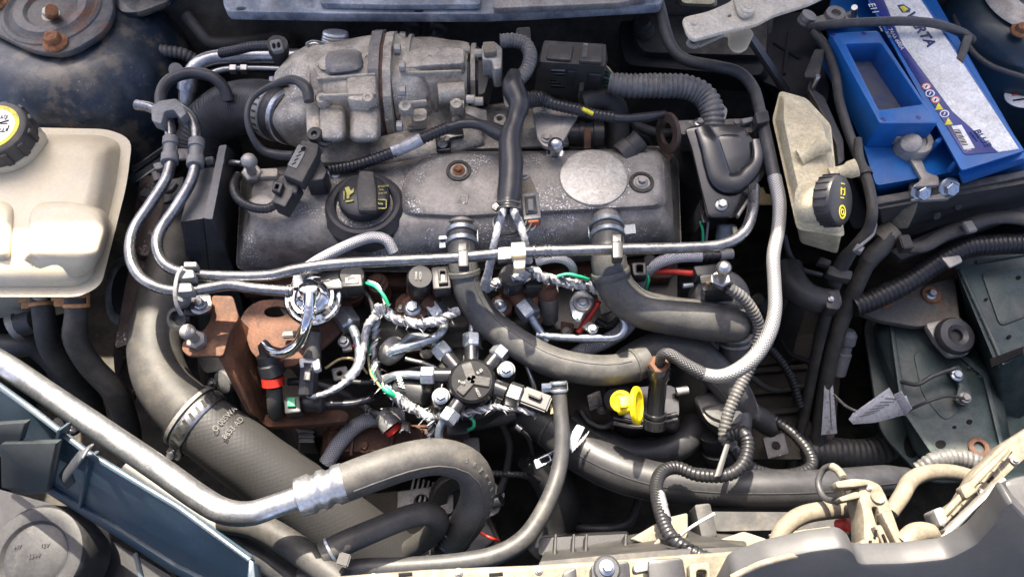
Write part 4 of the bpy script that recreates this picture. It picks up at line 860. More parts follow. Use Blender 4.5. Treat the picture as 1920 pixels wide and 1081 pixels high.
wire([(988, 414, .03), (978, 430, .028), (950, 438, .03), (930, 432, .034), (925, 415, .036), (938, 400, .04)], 3.5, rubberc, t); wire([(998, 416, .03), (985, 436, .026), (950, 444, .028), (930, 438, .03)], 3, rubberc, t)
t = thing('loom_plug', 'grey plastic plug with an orange end beside the loom', 'plug')
plate('shell', [(977, 362), (1010, 358), (1015, 408), (982, 412)], .016, plasticg, t, .032, rnd=.002); plate('window', [(983, 368), (1004, 365), (1008, 398), (986, 401)], .003, plasticd, t, .0342, rnd=.001); plate('key', rect(995, 383, 11, 22, -4), .004, plasticg, t, .037, rnd=.001)
plate('seal', [(983, 408), (1010, 405), (1010, 415), (984, 418)], .012, mat('seal_orange', (.55, .12, .04), .5, bump=.05), t, .030, rnd=.001)
for i in range(3): wire([(989+i*8, 414, .026), (987+i*8, 424, .022), (992+i*2, 432, .022)], 1.8, whitew, t)
t = thing('plug_bracket', 'pale metal tab bolted to the rocker cover above the grey plug', 'bracket'); plate('tab', [(972, 336), (990, 322), (1002, 345), (1006, 362), (976, 366)], .004, tanp, t, .016, rnd=.002); bolt(P(983, 328, .017), 10, dullsteel, t)
t = thing('ecu_plug', 'large dusty black control unit plug with a fat conduit', 'connector')
blk = [(1020, 76), (1136, 83), (1135, 124), (1012, 116)]
loft('housing', [([(1018, 112), (1134, 122), (1122, 190), (1002, 172)], -.012), ([(1012, 100), (1140, 108), (1134, 138), (1006, 130)], .048), (blk, .062)], plasticd, t, .003)
plate('lid', [(1030, 82), (1076, 84), (1070, 112), (1024, 109)], .004, plasticd, t, .066, rnd=.002); plate('lid', [(1090, 84), (1130, 86), (1128, 116), (1086, 114)], .005, plasticd, t, .067, rnd=.002)
pl = ((1012, 132, .046), (1130, 142, .046), (1066, 180, -.008))
for i in range(6): plate('grille_bar', rect(1046, 133+i*5.6, 26, 2.6, 3), .004, plasticg, t, plane=pl, rnd=.0005)
for i in range(6): plate('grille_gap', rect(1046, 135.8+i*5.6, 26, 2.6, 3), .002, blackp, t, plane=((1012, 132, .0462), (1130, 142, .0462), (1066, 180, -.0078)), bev=.0002)  # black strips painted for the shade between the bars
plate('strap', [(1094, 84), (1102, 85), (1092, 186), (1084, 184)], .003, tanp, t, plane=((1094, 84, .064), (1134, 125, .064), (1092, 186, -.004)) and ((1094, 118, .058), (1134, 125, .056), (1088, 184, .0)), bev=.0006)
plate('side_panel', [(1104, 140), (1128, 142), (1122, 176), (1100, 172)], .003, plastic, t, plane=((1012, 132, .048), (1130, 142, .048), (1066, 180, -.006)), rnd=.001)
plate('latch_panel', [(1064, 134), (1080, 136), (1076, 166), (1062, 164)], .003, plastic, t, plane=((1012, 132, .048), (1130, 142, .048), (1066, 180, -.006)), rnd=.001)
for i in range(6): wire([(1130, 118+i*9, .04-.008*i), (1142, 130+i*6, .038-.004*i), (1156, 148+i*3, .03)], 2, (copperw, plasticg, greenw, whitew, greenw, copperw)[i], t)
tube('conduit', [(1142, 155, .03), (1180, 161, .03), (1235, 161, .03), (1285, 163, .03), (1318, 178, .026), (1334, 205, .02), (1336, 238, .01)], [19, 22, 22, 22, 22, 22, 21], conduitg, t, 24, corr=(.0058, .05))
t = thing('conduit_clip', 'small dusty bolt clip holding the fat conduit', 'clip'); plate('tab', [(1340, 200), (1352, 190), (1365, 205), (1360, 225), (1342, 222)], .01, dullsteel, t, .02, rnd=.003); bolt(P(1352, 212, .022), 8, dullsteel, t)
t = thing('gusset_plate', 'dusty triangular steel gusset plate behind the ball stud', 'bracket')
plate('plate', [(997, 196), (1010, 190), (1089, 206), (1058, 262), (1048, 276), (1022, 276), (1008, 262)], .006, dullsteel, t, .022, rnd=.008); bolt(P(1021, 204, .023), 11, dullsteel, t); bolt(P(1025, 259, .023), 11, dullsteel, t)
t = thing('loom_bracket', 'grey bracket wing behind the taped loom', 'bracket'); plate('wing', [(942, 165), (962, 158), (966, 205), (946, 200)], .006, dullsteel, t, .03, rnd=.006); plate('post', [(968, 52), (994, 50), (996, 78), (966, 80)], .01, plasticd, t, .05, rnd=.003)
H('vent_hose', 'brown dusty vent hose curling below the control unit plug', 'hose', [(1090, 190, .0), (1125, 182, .0), (1152, 195, -.01), (1160, 230, -.03), (1158, 270, -.05), (1150, 300, -.08)], 20, rubberd)
t = thing('injection_valve', 'black ribbed valve behind the gusset plate', 'valve')
rod('body', (1065, 252, -.03), (1130, 252, -.03), 24, plastic, t, 24, [(0, .9), (.3, .9), (.32, 1), (.45, 1), (.47, .9), (.7, .9), (.72, 1.05), (1, 1.05)]); plate('tag', [(1095, 240), (1108, 240), (1108, 278), (1095, 278)], .004, rustd, t, -.005)
t = thing('lifting_eye', 'brown steel engine lifting eye beside the black mount cover', 'lifting eye')
ax = V((-.93, -.30, .22)).normalized()
lathe('eye', P(1253, 250, .01), ax, [(21, -4), (21, 4), (37, 4), (39, 2.5), (39, -2.5), (37, -4), (21, -4)], mat('eye_brown', (.075, .050, .038), .6, .3, bump=.3), t, 36, caps=False)
plate('foot', [(1226, 290), (1248, 270), (1262, 296), (1240, 312)], .01, rustd, t, -.025)
# ================================================================ engine mount cover
t = thing('mount_cover', 'glossy black pressed steel engine mount cover', 'mount cover')
mp = ((1290, 250, .022), (1400, 242, .022), (1350, 405, -.002))
plate('sheet', [(1284, 240), (1312, 232), (1380, 232), (1402, 244), (1428, 285), (1441, 317), (1405, 372), (1382, 406), (1329, 408), (1312, 340), (1298, 280)], .006, gloss, t, plane=mp, rnd=.006, bev=.002)
tube('ridge', [(1318, 240, .024), (1332, 270, .022), (1342, 305, .017), (1354, 336, .012), (1378, 342, .011), (1402, 326, .013), (1422, 296, .017), (1418, 262, .021)], [17, 20, 22, 23, 22, 17, 12, 9], gloss, t, 20, flat=.38)
plate('floor', [(1345, 252), (1388, 250), (1408, 290), (1395, 318), (1368, 330), (1356, 310)], .004, gloss, t, plane=((1290, 250, .0235), (1400, 242, .0235), (1350, 405, -.0005)), rnd=.008)
bolt(P(1353, 384, .002), 13, steel, t, V((0, -.15, 1)), tall=1.2)
plate('edge_fold', [(1382, 402), (1405, 368), (1409, 371), (1386, 407)], .008, dullsteel, t, plane=((1290, 250, .0245), (1400, 242, .0245), (1350, 405, .0005)))
t = thing('mount_casting', 'dusty cast mount arm behind the black mount cover', 'casting')
loft('arm', [([(1270, 240), (1420, 238), (1420, 275), (1275, 285)], -.10), ([(1268, 226), (1412, 222), (1415, 248), (1272, 252)], .012)], aludark, t, .006); bolt(P(1312, 230, .014), 11, steel, t); bolt(P(1380, 232, .014), 9, aludark, t)
loft('leg', [([(1270, 455), (1300, 450), (1300, 480), (1265, 480)], -.16), ([(1310, 376), (1326, 372), (1334, 410), (1318, 418)], -.012)], gloss, t, .003)
t = thing('grey_plug', 'blue grey round plug with a beige latch in front of the mount cover', 'plug'); rod('body', (1362, 420, -.03), (1360, 460, -.045), 18, mat('plug_blue', (.11, .13, .15), .45, dust=.2), t, 22, [(0, .85), (.1, 1), (.4, 1), (.42, 1.06), (1, 1.06)]); plate('latch', [(1374, 424), (1382, 424), (1386, 444), (1378, 446)], .006, tankm, t, -.02, rnd=.001)
t = thing('glow_lead', 'green and grey wires hanging below the mount cover', 'wire'); wire([(1313, 415, -.02), (1318, 435, -.03), (1318, 470, -.05)], 2.6, greenw, t); wire([(1328, 412, -.02), (1326, 435, -.03), (1322, 470, -.05)], 2.4, plasticg, t)
lathe('mount_block', P(1330, 300, -.10), Z, [(0, 0), (75, 0), (80, -20), (80, -120)], dark2, tag(reg('engine_mount', None, None, None), 'black rubber engine mount under the pressed cover', 'engine mount'), 30)
# ================================================================ rear right: canister, vacuum pipe, bonnet hinge
t = thing('brake_servo', 'dark dusty moulded canister against the bulkhead', 'canister')
loft('body', [([(1150, 60), (1440, 60), (1440, 190), (1160, 190)], -.22), ([(1160, 30), (1440, 25), (1440, 150), (1170, 128), (1158, 90)], -.05), ([(1166, 32), (1436, 28), (1430, 142), (1176, 122), (1164, 88)], -.04)], plastic, t, .012)
loft('upper_step', [([(1185, 30), (1440, 30), (1440, 112), (1200, 108), (1185, 80)], -.042, .012), ([(1190, 30), (1440, 30), (1436, 104), (1206, 98), (1192, 74)], -.026, .012)], plasticd, t, .012)
rod('valve', (1210, 62, -.02), (1204, 40, .0), 18, plasticd, t, 22, [(0, 1), (.6, 1), (.62, .8), (1, .8)]); 
H('vacuum_hose', 'dusty black vacuum hose snaking from the bulkhead to the braided hose', 'hose', [(1232, -10, .03), (1240, 25, .03), (1248, 60, .025), (1262, 92, .02), (1290, 114, .02), (1340, 124, .02), (1385, 136, .02), (1412, 165, .02), (1424, 205, .02), (1436, 260, .02), (1452, 335, .015)], [10, 11, 12, 11, 11, 11, 11, 11, 11, 12, 12], rubber)
t = thing('hose_clip', 'black plastic clip on the vacuum hose near the brake reservoir', 'clip'); plate('jaw', [(1415, 210), (1440, 206), (1444, 226), (1420, 232)], .016, plastic, t, .034, rnd=.002); plate('stem', [(1390, 222), (1412, 218), (1412, 226), (1394, 232)], .006, plasticg, t, .02, rnd=.002)
h = H('braided_hose', 'long silver braided hose sweeping down beside the brake reservoir', 'hose', [(1452, 332, .02), (1461, 380, .018), (1459, 430, .015), (1450, 480, .01), (1452, 530, .0), (1453, 580, -.01), (1442, 625, -.02), (1415, 668, -.03), (1378, 696, -.035), (1345, 705, -.04), (1310, 698, -.045)], [13, 13, 12.5, 12.5, 12.5, 13, 14, 14.5, 14, 13, 12], brz_silver, seg=18)
H('braided_hose', 'black braided end of the silver hose entering the dipstick tube', 'hose', [(1322, 702, -.043), (1285, 682, -.045), (1258, 664, -.045), (1242, 664, -.05), (1236, 682, -.065)], [12.5, 12, 11, 10, 9], brz_black, seg=18)
t = thing('bonnet_stay', 'cream painted bonnet hinge arm with pivot bolt', 'hinge')
plate('arm', [(1278, 32), (1330, 20), (1370, 2), (1400, -30), (1560, -60), (1560, -14), (1520, 6), (1450, 28), (1420, 45), (1360, 58), (1300, 74), (1288, 62)], .006, hinge, t, .10, rnd=.008, bev=.002, holes=[(1368, 29, 4, .6, 30)])
plate('link', [(1374, -20), (1400, -34), (1418, 5), (1412, 25), (1396, 30), (1384, 20)], .006, hinge, t, .108, rnd=.01, bev=.002)
lathe('pivot', P(1402, 14, .109), Z, [(0, 6), (8, 6), (9, 3), (15, 2), (16, -2)], hinge, t, 28); lathe('rivet', P(1301, 42, .101), Z, [(0, 3), (5, 3), (7, 0)], hinge, t, 20)
plate('lower_link', [(1300, 74), (1350, 58), (1360, 64), (1312, 86)], .005, dullsteel, t, .07, rnd=.002); lathe('ring', P(1300, 80, .068), Z, [(7, -3), (7, 4), (12, 4), (13, -3)], dullsteel, t, 24)
plate('pale_tab', [(1350, 56), (1404, 50), (1414, 62), (1401, 90), (1388, 97), (1374, 94), (1366, 82), (1366, 66), (1351, 66)], .004, tankm, t, .06, rnd=.003)
bar('stay', (1386, 40, .05), (1476, 175, -.03), 20, 10, plastic, t)
t = thing('fluid_bottle', 'cream plastic bottle edge showing beneath the scuttle', 'bottle'); loft('body', [([(1262, -40), (1345, -40), (1345, 14), (1270, 12)], -.02), ([(1268, -40), (1340, -40), (1340, 8), (1278, 6)], .02)], resm, t, .008)
# ================================================================ brake fluid reservoir
t = thing('brake_reservoir', 'stained cream brake fluid reservoir with a black ribbed cap', 'reservoir')
loft('body', [([(1466, 190), (1508, 205), (1548, 250), (1556, 320), (1576, 478), (1499, 455), (1482, 340), (1464, 240)], -.055, .006), ([(1452, 190), (1462, 170), (1512, 186), (1556, 235), (1564, 310), (1580, 440), (1497, 425), (1474, 325)], .020, .008), ([(1458, 194), (1465, 178), (1508, 192), (1549, 238), (1556, 310), (1570, 428), (1505, 415), (1482, 322)], .030, .008)], resm, t, smooth=50) if False else None
loft('lower_half', [([(1468, 195), (1506, 205), (1546, 250), (1554, 320), (1572, 476), (1500, 455), (1484, 340), (1466, 240)], -.055, .006), ([(1464, 175), (1510, 188), (1554, 236), (1562, 310), (1580, 440), (1497, 428), (1474, 325), (1452, 225)], .012, .006)], resm, t, smooth=40)
loft('seam', [([(1462, 170), (1512, 184), (1558, 234), (1566, 310), (1584, 444), (1494, 430), (1471, 326), (1448, 224)], .012, .006), ([(1462, 170), (1512, 184), (1558, 234), (1566, 310), (1584, 444), (1494, 430), (1471, 326), (1448, 224)], .015, .006)], resm, t)
loft('upper_half', [([(1464, 175), (1510, 188), (1554, 236), (1562, 310), (1578, 438), (1499, 426), (1476, 325), (1453, 225)], .015, .006), ([(1470, 184), (1506, 194), (1545, 238), (1552, 310), (1566, 418), (1512, 408), (1490, 322), (1470, 226)], .034, .008)], resm, t, smooth=40)
for a, b, r in (((1500, 296, .034), (1552, 268, .05), 15), ((1556, 330, .03), (1606, 314, .04), 15)):
    rod('spout', a, b, r, resm, t, 22, [(0, 1.2), (.15, .9), (.6, .85), (.72, 1.1), (1, 1.15)])
c = P(1546, 377, .045); ax = (RGT*.76+(CAM-c).normalized()*.64+UPV*.05).normalized(); s = mpp(c)
rod('neck', c-ax*(40*s), c, 40, resm, t, 30)
cap = lathe('cap', c, ax, [(0, 34), (40, 34), (46, 31), (48, 27), (48, 3), (46, 0), (0, 0)], plastic, t, 48)
for i in range(20):
    a = 2*math.pi*i/20; q = rot_to(ax); d = q @ V((math.cos(a), math.sin(a), 0)); box('rib', c+d*(48.5*s)+ax*(14*s), d, ax.cross(d), ax, 1.6*s, 2.2*s, 13*s, plastic, cap, .0004)
e1 = (-UPV - ax*(-UPV).dot(ax)).normalized(); e2 = ax.cross(e1); ct = c+ax*(34.4*s)
lathe('symbol', ct+e1*(22*s), ax, [(10, 0), (10, .5), (13, .5), (13, 0)], yellowp, cap, 28, s, caps=False); lathe('symbol', ct+e1*(22*s), ax, [(4, 0), (4, .5), (6, .5), (6, 0)], yellowp, cap, 20, s, caps=False)
for q, w_, h_ in (((-16, -6), 2, 14), ((-16, 8), 2, 14), ((-30, 1), 14, 2), ((-4, -1), 12, 2), ((-20, 1), 7, 2), ((-10, 6), 6, 2)):
    box('symbol', ct+e1*(q[0]*s)+e2*(q[1]*s), e1, e2, ax, h_*s*.5, w_*s*.5, .4*s, yellowp, cap, 0)
# ================================================================ battery
t = thing('battery', 'bright blue car battery with a white and navy label', 'battery')
zb = -.030
body = [(1546, 55), (1640, 352), (1930, 300), (1735, -40), (1560, -40)]
loft('case', [([(1560, 110), (1655, 420), (1915, 360), (1735, 30), (1565, 30)], -.19), (grow(body, -2), zb-.004, .006), (grow(body, -5), zb, .006)], blue, t)
lab = [(1604, -40), (1704, -40), (1921, 284), (1802, 322)]
loft('label_block', [(grow(lab, 2), zb-.002, .004), (lab, .0, .004), (grow(lab, -3), .002, .004)], blue, t)
loft('front_step', [([(1796, 330), (1914, 292), (1922, 305), (1804, 345)], -.035, .003), ([(1796, 322), (1914, 284), (1920, 296), (1802, 334)], -.016, .003)], blue, t)
hb = plate('handle_block', [(1557, 62), (1646, 57), (1760, 231), (1650, 231)], .044, blue, t, .014, rnd=.003, bev=.0015, holes=[[(1586, 82), (1652, 80), (1730, 195), (1648, 206)]])
loft('recess_floor', [([(1584, 84), (1656, 82), (1734, 200), (1644, 212)], zb-.002, .003), ([(1584, 84), (1656, 82), (1734, 200), (1644, 212)], zb+.012, .003)], mat('dusty_blue', (.03, .05, .16), .7, dust=.95, dcol=(.10, .105, .12)), t)
for x, y in ((1562, 66), (1620, 63), (1657, 224), (1722, 220)): lathe('vent_hole', P(x, y, .0142), Z, [(0, .4), (4, .4), (5, 0)], bluelab, hb, 16)
for x, y in ((1758, 268), (1790, 308)): bar('lug', (x-8, y+6, -.012), (x+10, y-8, -.012), 8, 26, blue, t)
zl = .0028
plate('white_label', [(1642, -38), (1702, -38), (1911, 279), (1872, 285), (1785, 208), (1692, 82)], .0008, white, t, zl, bev=.0002)
plate('navy_label', [(1611, -38), (1641, -38), (1691, 82), (1784, 208), (1871, 285), (1812, 290), (1806, 286), (1690, 100)], .0008, bluelab, t, zl, bev=.0002)
def bt(s_, a, b, h, m, **k): return textpx(s_, a, b, zl, h, m, t, **k)
bt('VARTA', (1697, 26), (1745, 98), 20, navyp, bold=.0005)
bt('E11', (1627, 8), (1640, 33), 13, whitep, bold=.0002)
bt('12V', (1651, 34), (1662, 53), 7, whitep); bt('574 012 068', (1641, 40), (1660, 74), 4, whitep); bt('74Ah 680A', (1664, 55), (1690, 96), 8.5, whitep); bt('3132', (1659, 60), (1672, 82), 6, whitep)
bt('BLUE', (1825, 245), (1849, 277), 13, navyp, bold=.0001); bt('dynamic', (1817, 248), (1840, 276), 5, navyp)
bt('www.', (1812, 284), (1830, 280), 3, whitep)
em = P(1697, 17, zl)
plate('emblem', [(1682, 10), (1694, 8), (1708, 17), (1706, 23), (1692, 24)], .0012, navyp, t, zl+.0004, bev=.0002); plate('emblem', [(1687, 13), (1695, 11), (1703, 17), (1695, 23)], .0014, yellowp, t, zl+.0007, bev=.0002)
for x, y, m in ((1737, 162, redp), (1744, 175, whitep), (1754, 187, redp), (1771, 213, whitep)):
    plate('warning_symbol', circ(x, y, 9, 7), .0010, m, t, zl+.0003, bev=.0001); plate('warning_symbol', circ(x, y, 6.6, 5), .0012, bluelab if m is whitep else white, t, zl+.0005, bev=.0001); plate('warning_symbol', rect(x, y, 2.4, 6, 30), .0012, blackp if m is redp else whitep, t, zl+.0008, bev=.0001)
for x, y in ((1761, 200), (1779, 228)): plate('warning_symbol', [(x-8, y+6), (x+8, y+5), (x-1, y-8)], .0010, yellowp, t, zl+.0003, bev=.0001)
plate('barcode', [(1784, 236), (1803, 234), (1828, 277), (1808, 281)], .0010, white, t, zl+.0003, bev=.0001)
for i in range(11): f = i/11; plate('barcode_bar', rect(1794+f*17, 243+f*31, 11, 1.1+(i*7 % 3)*.5, -6), .0010, blackp, t, zl+.0006, bev=.0001)
# clamps
t = thing('battery_terminal', 'grey battery clamp with bolted strap at the front of the battery', 'battery clamp')
lathe('ring', P(1706, 278, zb), V((.03, -.1, 1)), [(17, 26), (18, 30), (28, 30), (31, 26), (33, 0), (17, 0)], dullsteel, t, 36); rod('post', P(1706, 278, zb), P(1709, 267, zb+.022), 18, dullsteel, t, 26)
plate('lug', [(1684, 240), (1722, 240), (1728, 256), (1680, 258)], .014, dullsteel, t, zb+.020, rnd=.003); bolt(P(1703, 244, zb+.02), 16, zinc, t); rod('stud', P(1703, 244, zb+.02), P(1705, 232, zb+.036), 7, zinc, t)
plate('strap', [(1706, 296), (1724, 288), (1738, 322), (1760, 330), (1762, 346), (1714, 350), (1728, 334)], .006, dullsteel, t, zb+.006, rnd=.003)
plate('link_plate', [(1706, 342), (1788, 332), (1796, 352), (1780, 372), (1708, 376)], .006, dullsteel, t, zb-.012, rnd=.003)
for x, y in ((1726, 360), (1779, 352)): bolt(P(x, y, zb-.008), 20, zinc, t, V((.05, -.75, .65)), tall=1.2)
t = thing('fuse_strap', 'dusty tan copper strap below the front battery clamp', 'strap'); plate('strap', [(1702, 372), (1722, 376), (1716, 400), (1702, 428), (1664, 432), (1680, 400)], .004, tanp, t, plane=((1712, 374, -.045), (1722, 378, -.045), (1680, 430, -.09)), rnd=.002)
rod('boot', (1650, 450, -.10), (1676, 428, -.09), 22, tanp, t, 18)
t = thing('battery_terminal', 'rear battery clamp with a ribbed ring nut beside the hinge', 'battery clamp')
rod('ring_nut', (1506, 45, -.01), (1518, 28, .004), 15, dullsteel, t, 20, [(0, .8), (.2, 1), (.45, 1), (.47, .85), (.55, .85), (.57, 1), (1, 1)]); lathe('ring', P(1565, 30, -.012), Z, [(8, -3), (9, 8), (18, 8), (20, -3)], dullsteel, t, 30); plate('bridge', [(1520, 34), (1560, 22), (1602, 28), (1602, 40), (1545, 48), (1524, 46)], .008, dullsteel, t, -.012, rnd=.004)
bolt(P(1596, 32, -.008), 13, dullsteel, t); rod('stud', P(1600, 32, -.004), P(1602, 14, .02), 6, steel, t)
t = thing('battery_box', 'dusty black battery tray wall in front of the battery', 'battery tray')
loft('front_wall', [([(1652, 438), (1940, 350), (1945, 400), (1668, 482)], -.175), ([(1640, 376), (1935, 322), (1942, 340), (1646, 392)], -.045)], plasticd, t, .004)
plate('rim', [(1632, 370), (1938, 316), (1942, 328), (1640, 384)], .008, plasticd, t, -.040, rnd=.003); plate('ledge', [(1668, 468), (1840, 392), (1935, 372), (1940, 392), (1690, 486)], .012, plasticd, t, -.13, rnd=.003)
loft('side_wall', [([(1470, 40), (1530, 30), (1600, 320), (1640, 420), (1600, 430), (1540, 300)], -.18), ([(1440, 30), (1520, 20), (1555, 170), (1545, 210), (1470, 170), (1425, 150)], -.06)], plastic, t, .006)
for a, b in (((1450, 80), (1500, 110)), ((1480, 60), (1470, 140))): bar('rib', (*a, -.058), (*b, -.058), 6, 6, plastic, t)
for i in range(2): lathe('rivet', P(1756+i*40, 405-i*18, -.085), V((0, -.9, .4)), [(0, 3), (6, 3), (8, 0)], plasticd, t, 14)
for pts, z_ in ((((1528, 92), (1548, 92), (1536, 145), (1510, 145), (1508, 138)), .004), (((1808, 66), (1828, 66), (1806, 118), (1794, 108)), .004)):
    plate('hold_down', list(pts), .006, plasticd, t, z_, rnd=.001)
plate('hold_down_bar', [(1518, 150), (1530, 170), (1545, 180), (1582, 262), (1584, 300), (1572, 310), (1568, 270), (1532, 195), (1514, 165)], .008, plastic, t, .0, rnd=.003)
rod('hold_down_stud', (1524, 165, .0), (1534, 142, .018), 5, steel, t)
H('battery_cable', 'black cable arching over the battery label from the rear clamp', 'cable', [(1520, 52, .0), (1560, 46, .018), (1620, 42, .022), (1690, 40, .022), (1750, 44, .02), (1800, 60, .0), (1822, 75, -.02)], 8.5, rubber)
H('battery_cable', 'thick black cable running down along the battery side', 'cable', [(1525, 60, .0), (1548, 90, .0), (1566, 140, .0), (1574, 190, .0), (1592, 250, .0), (1612, 300, .0), (1630, 350, .0), (1634, 400, -.01), (1622, 440, -.03), (1600, 470, -.05), (1580, 505, -.08)], 9, rubber)
h = H('battery_cable', 'grey sheathed cable with a clip beside the brake reservoir cap', 'cable', [(1608, 262, .005), (1612, 300, .006), (1628, 345, .006), (1636, 395, .0), (1628, 430, -.02), (1605, 460, -.04), (1580, 490, -.07), (1565, 530, -.10)], [8, 9, 10, 10, 10, 11, 13, 13], rubberd)
ring_at(h, 1620, 322, 12, plasticd, 1.4, 'clip')
t = thing('cable_tie', 'grey cable tie round the cables below the brake reservoir', 'cable tie'); plate('head', rect(1612, 464, 16, 12, 30), .008, plasticg, t, -.02, rnd=.001); tube('band', [(1600, 470, -.022), (1616, 458, -.018), (1636, 440, -.022), (1642, 420, -.03)], 3, plasticg, t)
t = thing('cable_clip', 'black clip block on the cable bundle above the chassis leg', 'clip'); plate('block', [(1556, 496), (1600, 508), (1596, 524), (1572, 520), (1550, 512)], .012, plasticd, t, -.075, rnd=.003); plate('tab', [(1538, 480), (1560, 488), (1556, 500), (1532, 492)], .008, plasticd, t, -.08, rnd=.002)
# ================================================================ right-hand looms
h = H('corrugated_conduit', 'wide shiny black corrugated conduit rising past the battery tray', 'conduit', [(1600, 575, -.16), (1640, 560, -.155), (1700, 530, -.145), (1760, 490, -.135), (1810, 465, -.13), (1870, 458, -.13), (1950, 456, -.13)], 19, conduit, seg=22, corr=(.0062, .055))
plate('worn_tape', [(1765, 482), (1800, 478), (1806, 490), (1782, 502)], .004, dullsteel, h, -.108, rnd=.003)
h = H('flat_loom', 'dusty flat loom with a square clip along the battery tray', 'cable', [(1690, 462, -.10), (1730, 462, -.10), (1770, 440, -.10), (1810, 425, -.10), (1850, 410, -.10), (1900, 408, -.10), (1960, 420, -.10)], [12, 13, 13, 14, 14, 14, 14], rubberd, flat=.6, jit=.04)
bar('clip', (1808, 428, -.088), (1826, 424, -.088), 24, 10, plasticg, h); bar('clip', (1690, 445, -.09), (1700, 470, -.09), 22, 22, plasticd, h)
H('loom_branch', 'tan dusted cable boot below the copper strap', 'cable', [(1668, 435, -.09), (1655, 460, -.10), (1635, 480, -.11), (1622, 500, -.12)], [16, 18, 18, 15], rubberd)
H('loom_branch', 'thick grey cable descending to the floor beside the chassis leg', 'cable', [(1630, 485, -.11), (1608, 530, -.14), (1582, 590, -.18), (1560, 660, -.22), (1545, 740, -.27), (1530, 850, -.33)], [14, 15, 15, 14, 14, 14], rubberd)
H('loom_branch', 'second grey cable descending left of the thick one', 'cable', [(1570, 520, -.10), (1556, 560, -.14), (1540, 620, -.19), (1525, 690, -.24), (1505, 790, -.31), (1480, 880, -.37)], [12, 11, 11, 10, 10, 10], rubberd)
H('loom_branch', 'ribbed conduit between the two descending cables', 'conduit', [(1562, 575, -.19), (1552, 630, -.22), (1540, 700, -.27), (1524, 800, -.34)], 9, conduit, corr=(.005, .06))
t = thing('solenoid_cover', 'dirty black curved plastic guard below the brake reservoir', 'guard')
tube('guard', [(1476, 505, -.11), (1490, 535, -.10), (1520, 558, -.10), (1566, 566, -.105)], [26, 24, 22, 20], plasticd, t, 22, sq=3); plate('end_lug', [(1545, 545), (1575, 540), (1575, 580), (1550, 578)], .02, plastic, t, -.09, rnd=.004); bolt(P(1558, 560, -.088), 6, steel, t)
H('shift_cable', 'dusty grey strap like cable left of the descending looms', 'cable', [(1500, 555, -.16), (1488, 590, -.2), (1474, 630, -.26), (1466, 670, -.31)], [18, 19, 20, 20], rubberd, flat=.4)
H('thin_cable', 'thin black cable curving past the gearbox', 'cable', [(1478, 470, -.14), (1470, 540, -.2), (1462, 610, -.25), (1480, 660, -.28), (1520, 680, -.29)], 5, rubberc)
H('thin_cable', 'thin cable hanging under the brake reservoir', 'cable', [(1470, 440, -.08), (1482, 480, -.10), (1505, 505, -.12), (1540, 515, -.13)], 5, rubber)
t = thing('grey_sensor', 'dusty grey cylindrical sensor behind the descending cables', 'sensor'); rod('body', (1592, 618, -.22), (1570, 700, -.27), 17, plasticg, t, 20, [(0, .6), (.1, 1), (.3, 1), (.32, .8), (.5, .8), (.52, .95), (1, .9)])
# ---------------------------------------------------------------- chassis leg
t = thing('chassis_leg', 'dark green painted chassis leg with a rubber bush', 'chassis leg')
loft('leg', [([(1610, 560), (1800, 520), (1930, 880), (1740, 900), (1640, 800)], -.42), ([(1640, 610), (1700, 600), (1870, 690), (1900, 850), (1745, 880), (1665, 760)], -.24), ([(1668, 600), (1720, 595), (1846, 700), (1880, 845), (1760, 868), (1690, 760)], -.225)], dgreen, t, .02, 60)
loft('wing_side', [([(1790, 470), (1940, 440), (1960, 900), (1880, 880)], -.40), ([(1786, 488), (1940, 460), (1960, 640), (1870, 690)], -.17)], dgreen, t, .008)
plate('rear_shelf', [(1610, 585), (1690, 545), (1790, 520), (1800, 600), (1720, 612), (1650, 600)], .01, dullsteel if False else mat('rusty_shelf', (.12, .112, .10), .7, col2=(.07, .066, .06), ns=30, rust=.25, dust=.5), t, -.20, rnd=.006)
plate('bush_seat', [(1735, 606), (1800, 592), (1826, 640), (1816, 664), (1782, 668), (1756, 640)], .01, dullsteel, t, -.196, rnd=.006)
lathe('rubber_bush', P(1792, 629, -.188), V((.05, -.15, 1)), [(11, -10), (12, 4), (20, 8), (32, 6), (36, 0), (36, -8)], rubberc, t, 36)
lathe('bush_core', P(1792, 629, -.188), V((.05, -.15, 1)), [(0, -4), (11, -4)], dark2, t, 20, caps=False)
for x, y in ((1656, 562), (1746, 552)): lathe('washer', P(x, y, -.198), Z, [(0, 3), (16, 3), (18, 0)], rustbolt, t, 24, mpp(P(x, y, -.198))); bolt(P(x, y, -.196), 11, zinc, t, tall=1.4)
for x, y, r in ((1764, 832, 10), (1818, 790, 6), (1790, 800, 4)): plate('hole', circ(x, y, r, r*.8, 16), .002, blackp, t, -.2242, bev=.0003)  # no openings: flat black discs painted for the dark inside holes
plate('weld_tab', [(1776, 690), (1800, 682), (1824, 740), (1812, 762), (1790, 752), (1800, 720)], .006, dgreen, t, -.212, rnd=.006); bolt(P(1794, 703, -.208), 12, zinc, t); bolt(P(1810, 745, -.210), 11, dullsteel, t)
tube('earth_cable', [(1690, 715, -.22), (1720, 720, -.205), (1750, 704, -.2), (1790, 690, -.2)], 4, rubber, t)
plate('side_slot', [(1856, 672), (1920, 648), (1920, 662), (1860, 690)], .003, blackp, t, -.1655, rnd=.001)  # black strip on the surface, painted for a slot's inner shade
t = thing('paper_tag', 'crumpled white printed paper tag hanging on a wire by the chassis leg', 'paper tag')
plate('paper', [(1592, 786), (1600, 775), (1668, 727), (1680, 748), (1700, 742), (1709, 764), (1694, 778), (1640, 792), (1600, 795)], .0015, paper, t, plane=((1600, 785, -.21), (1668, 730, -.19), (1700, 776, -.215)), bev=.0003)
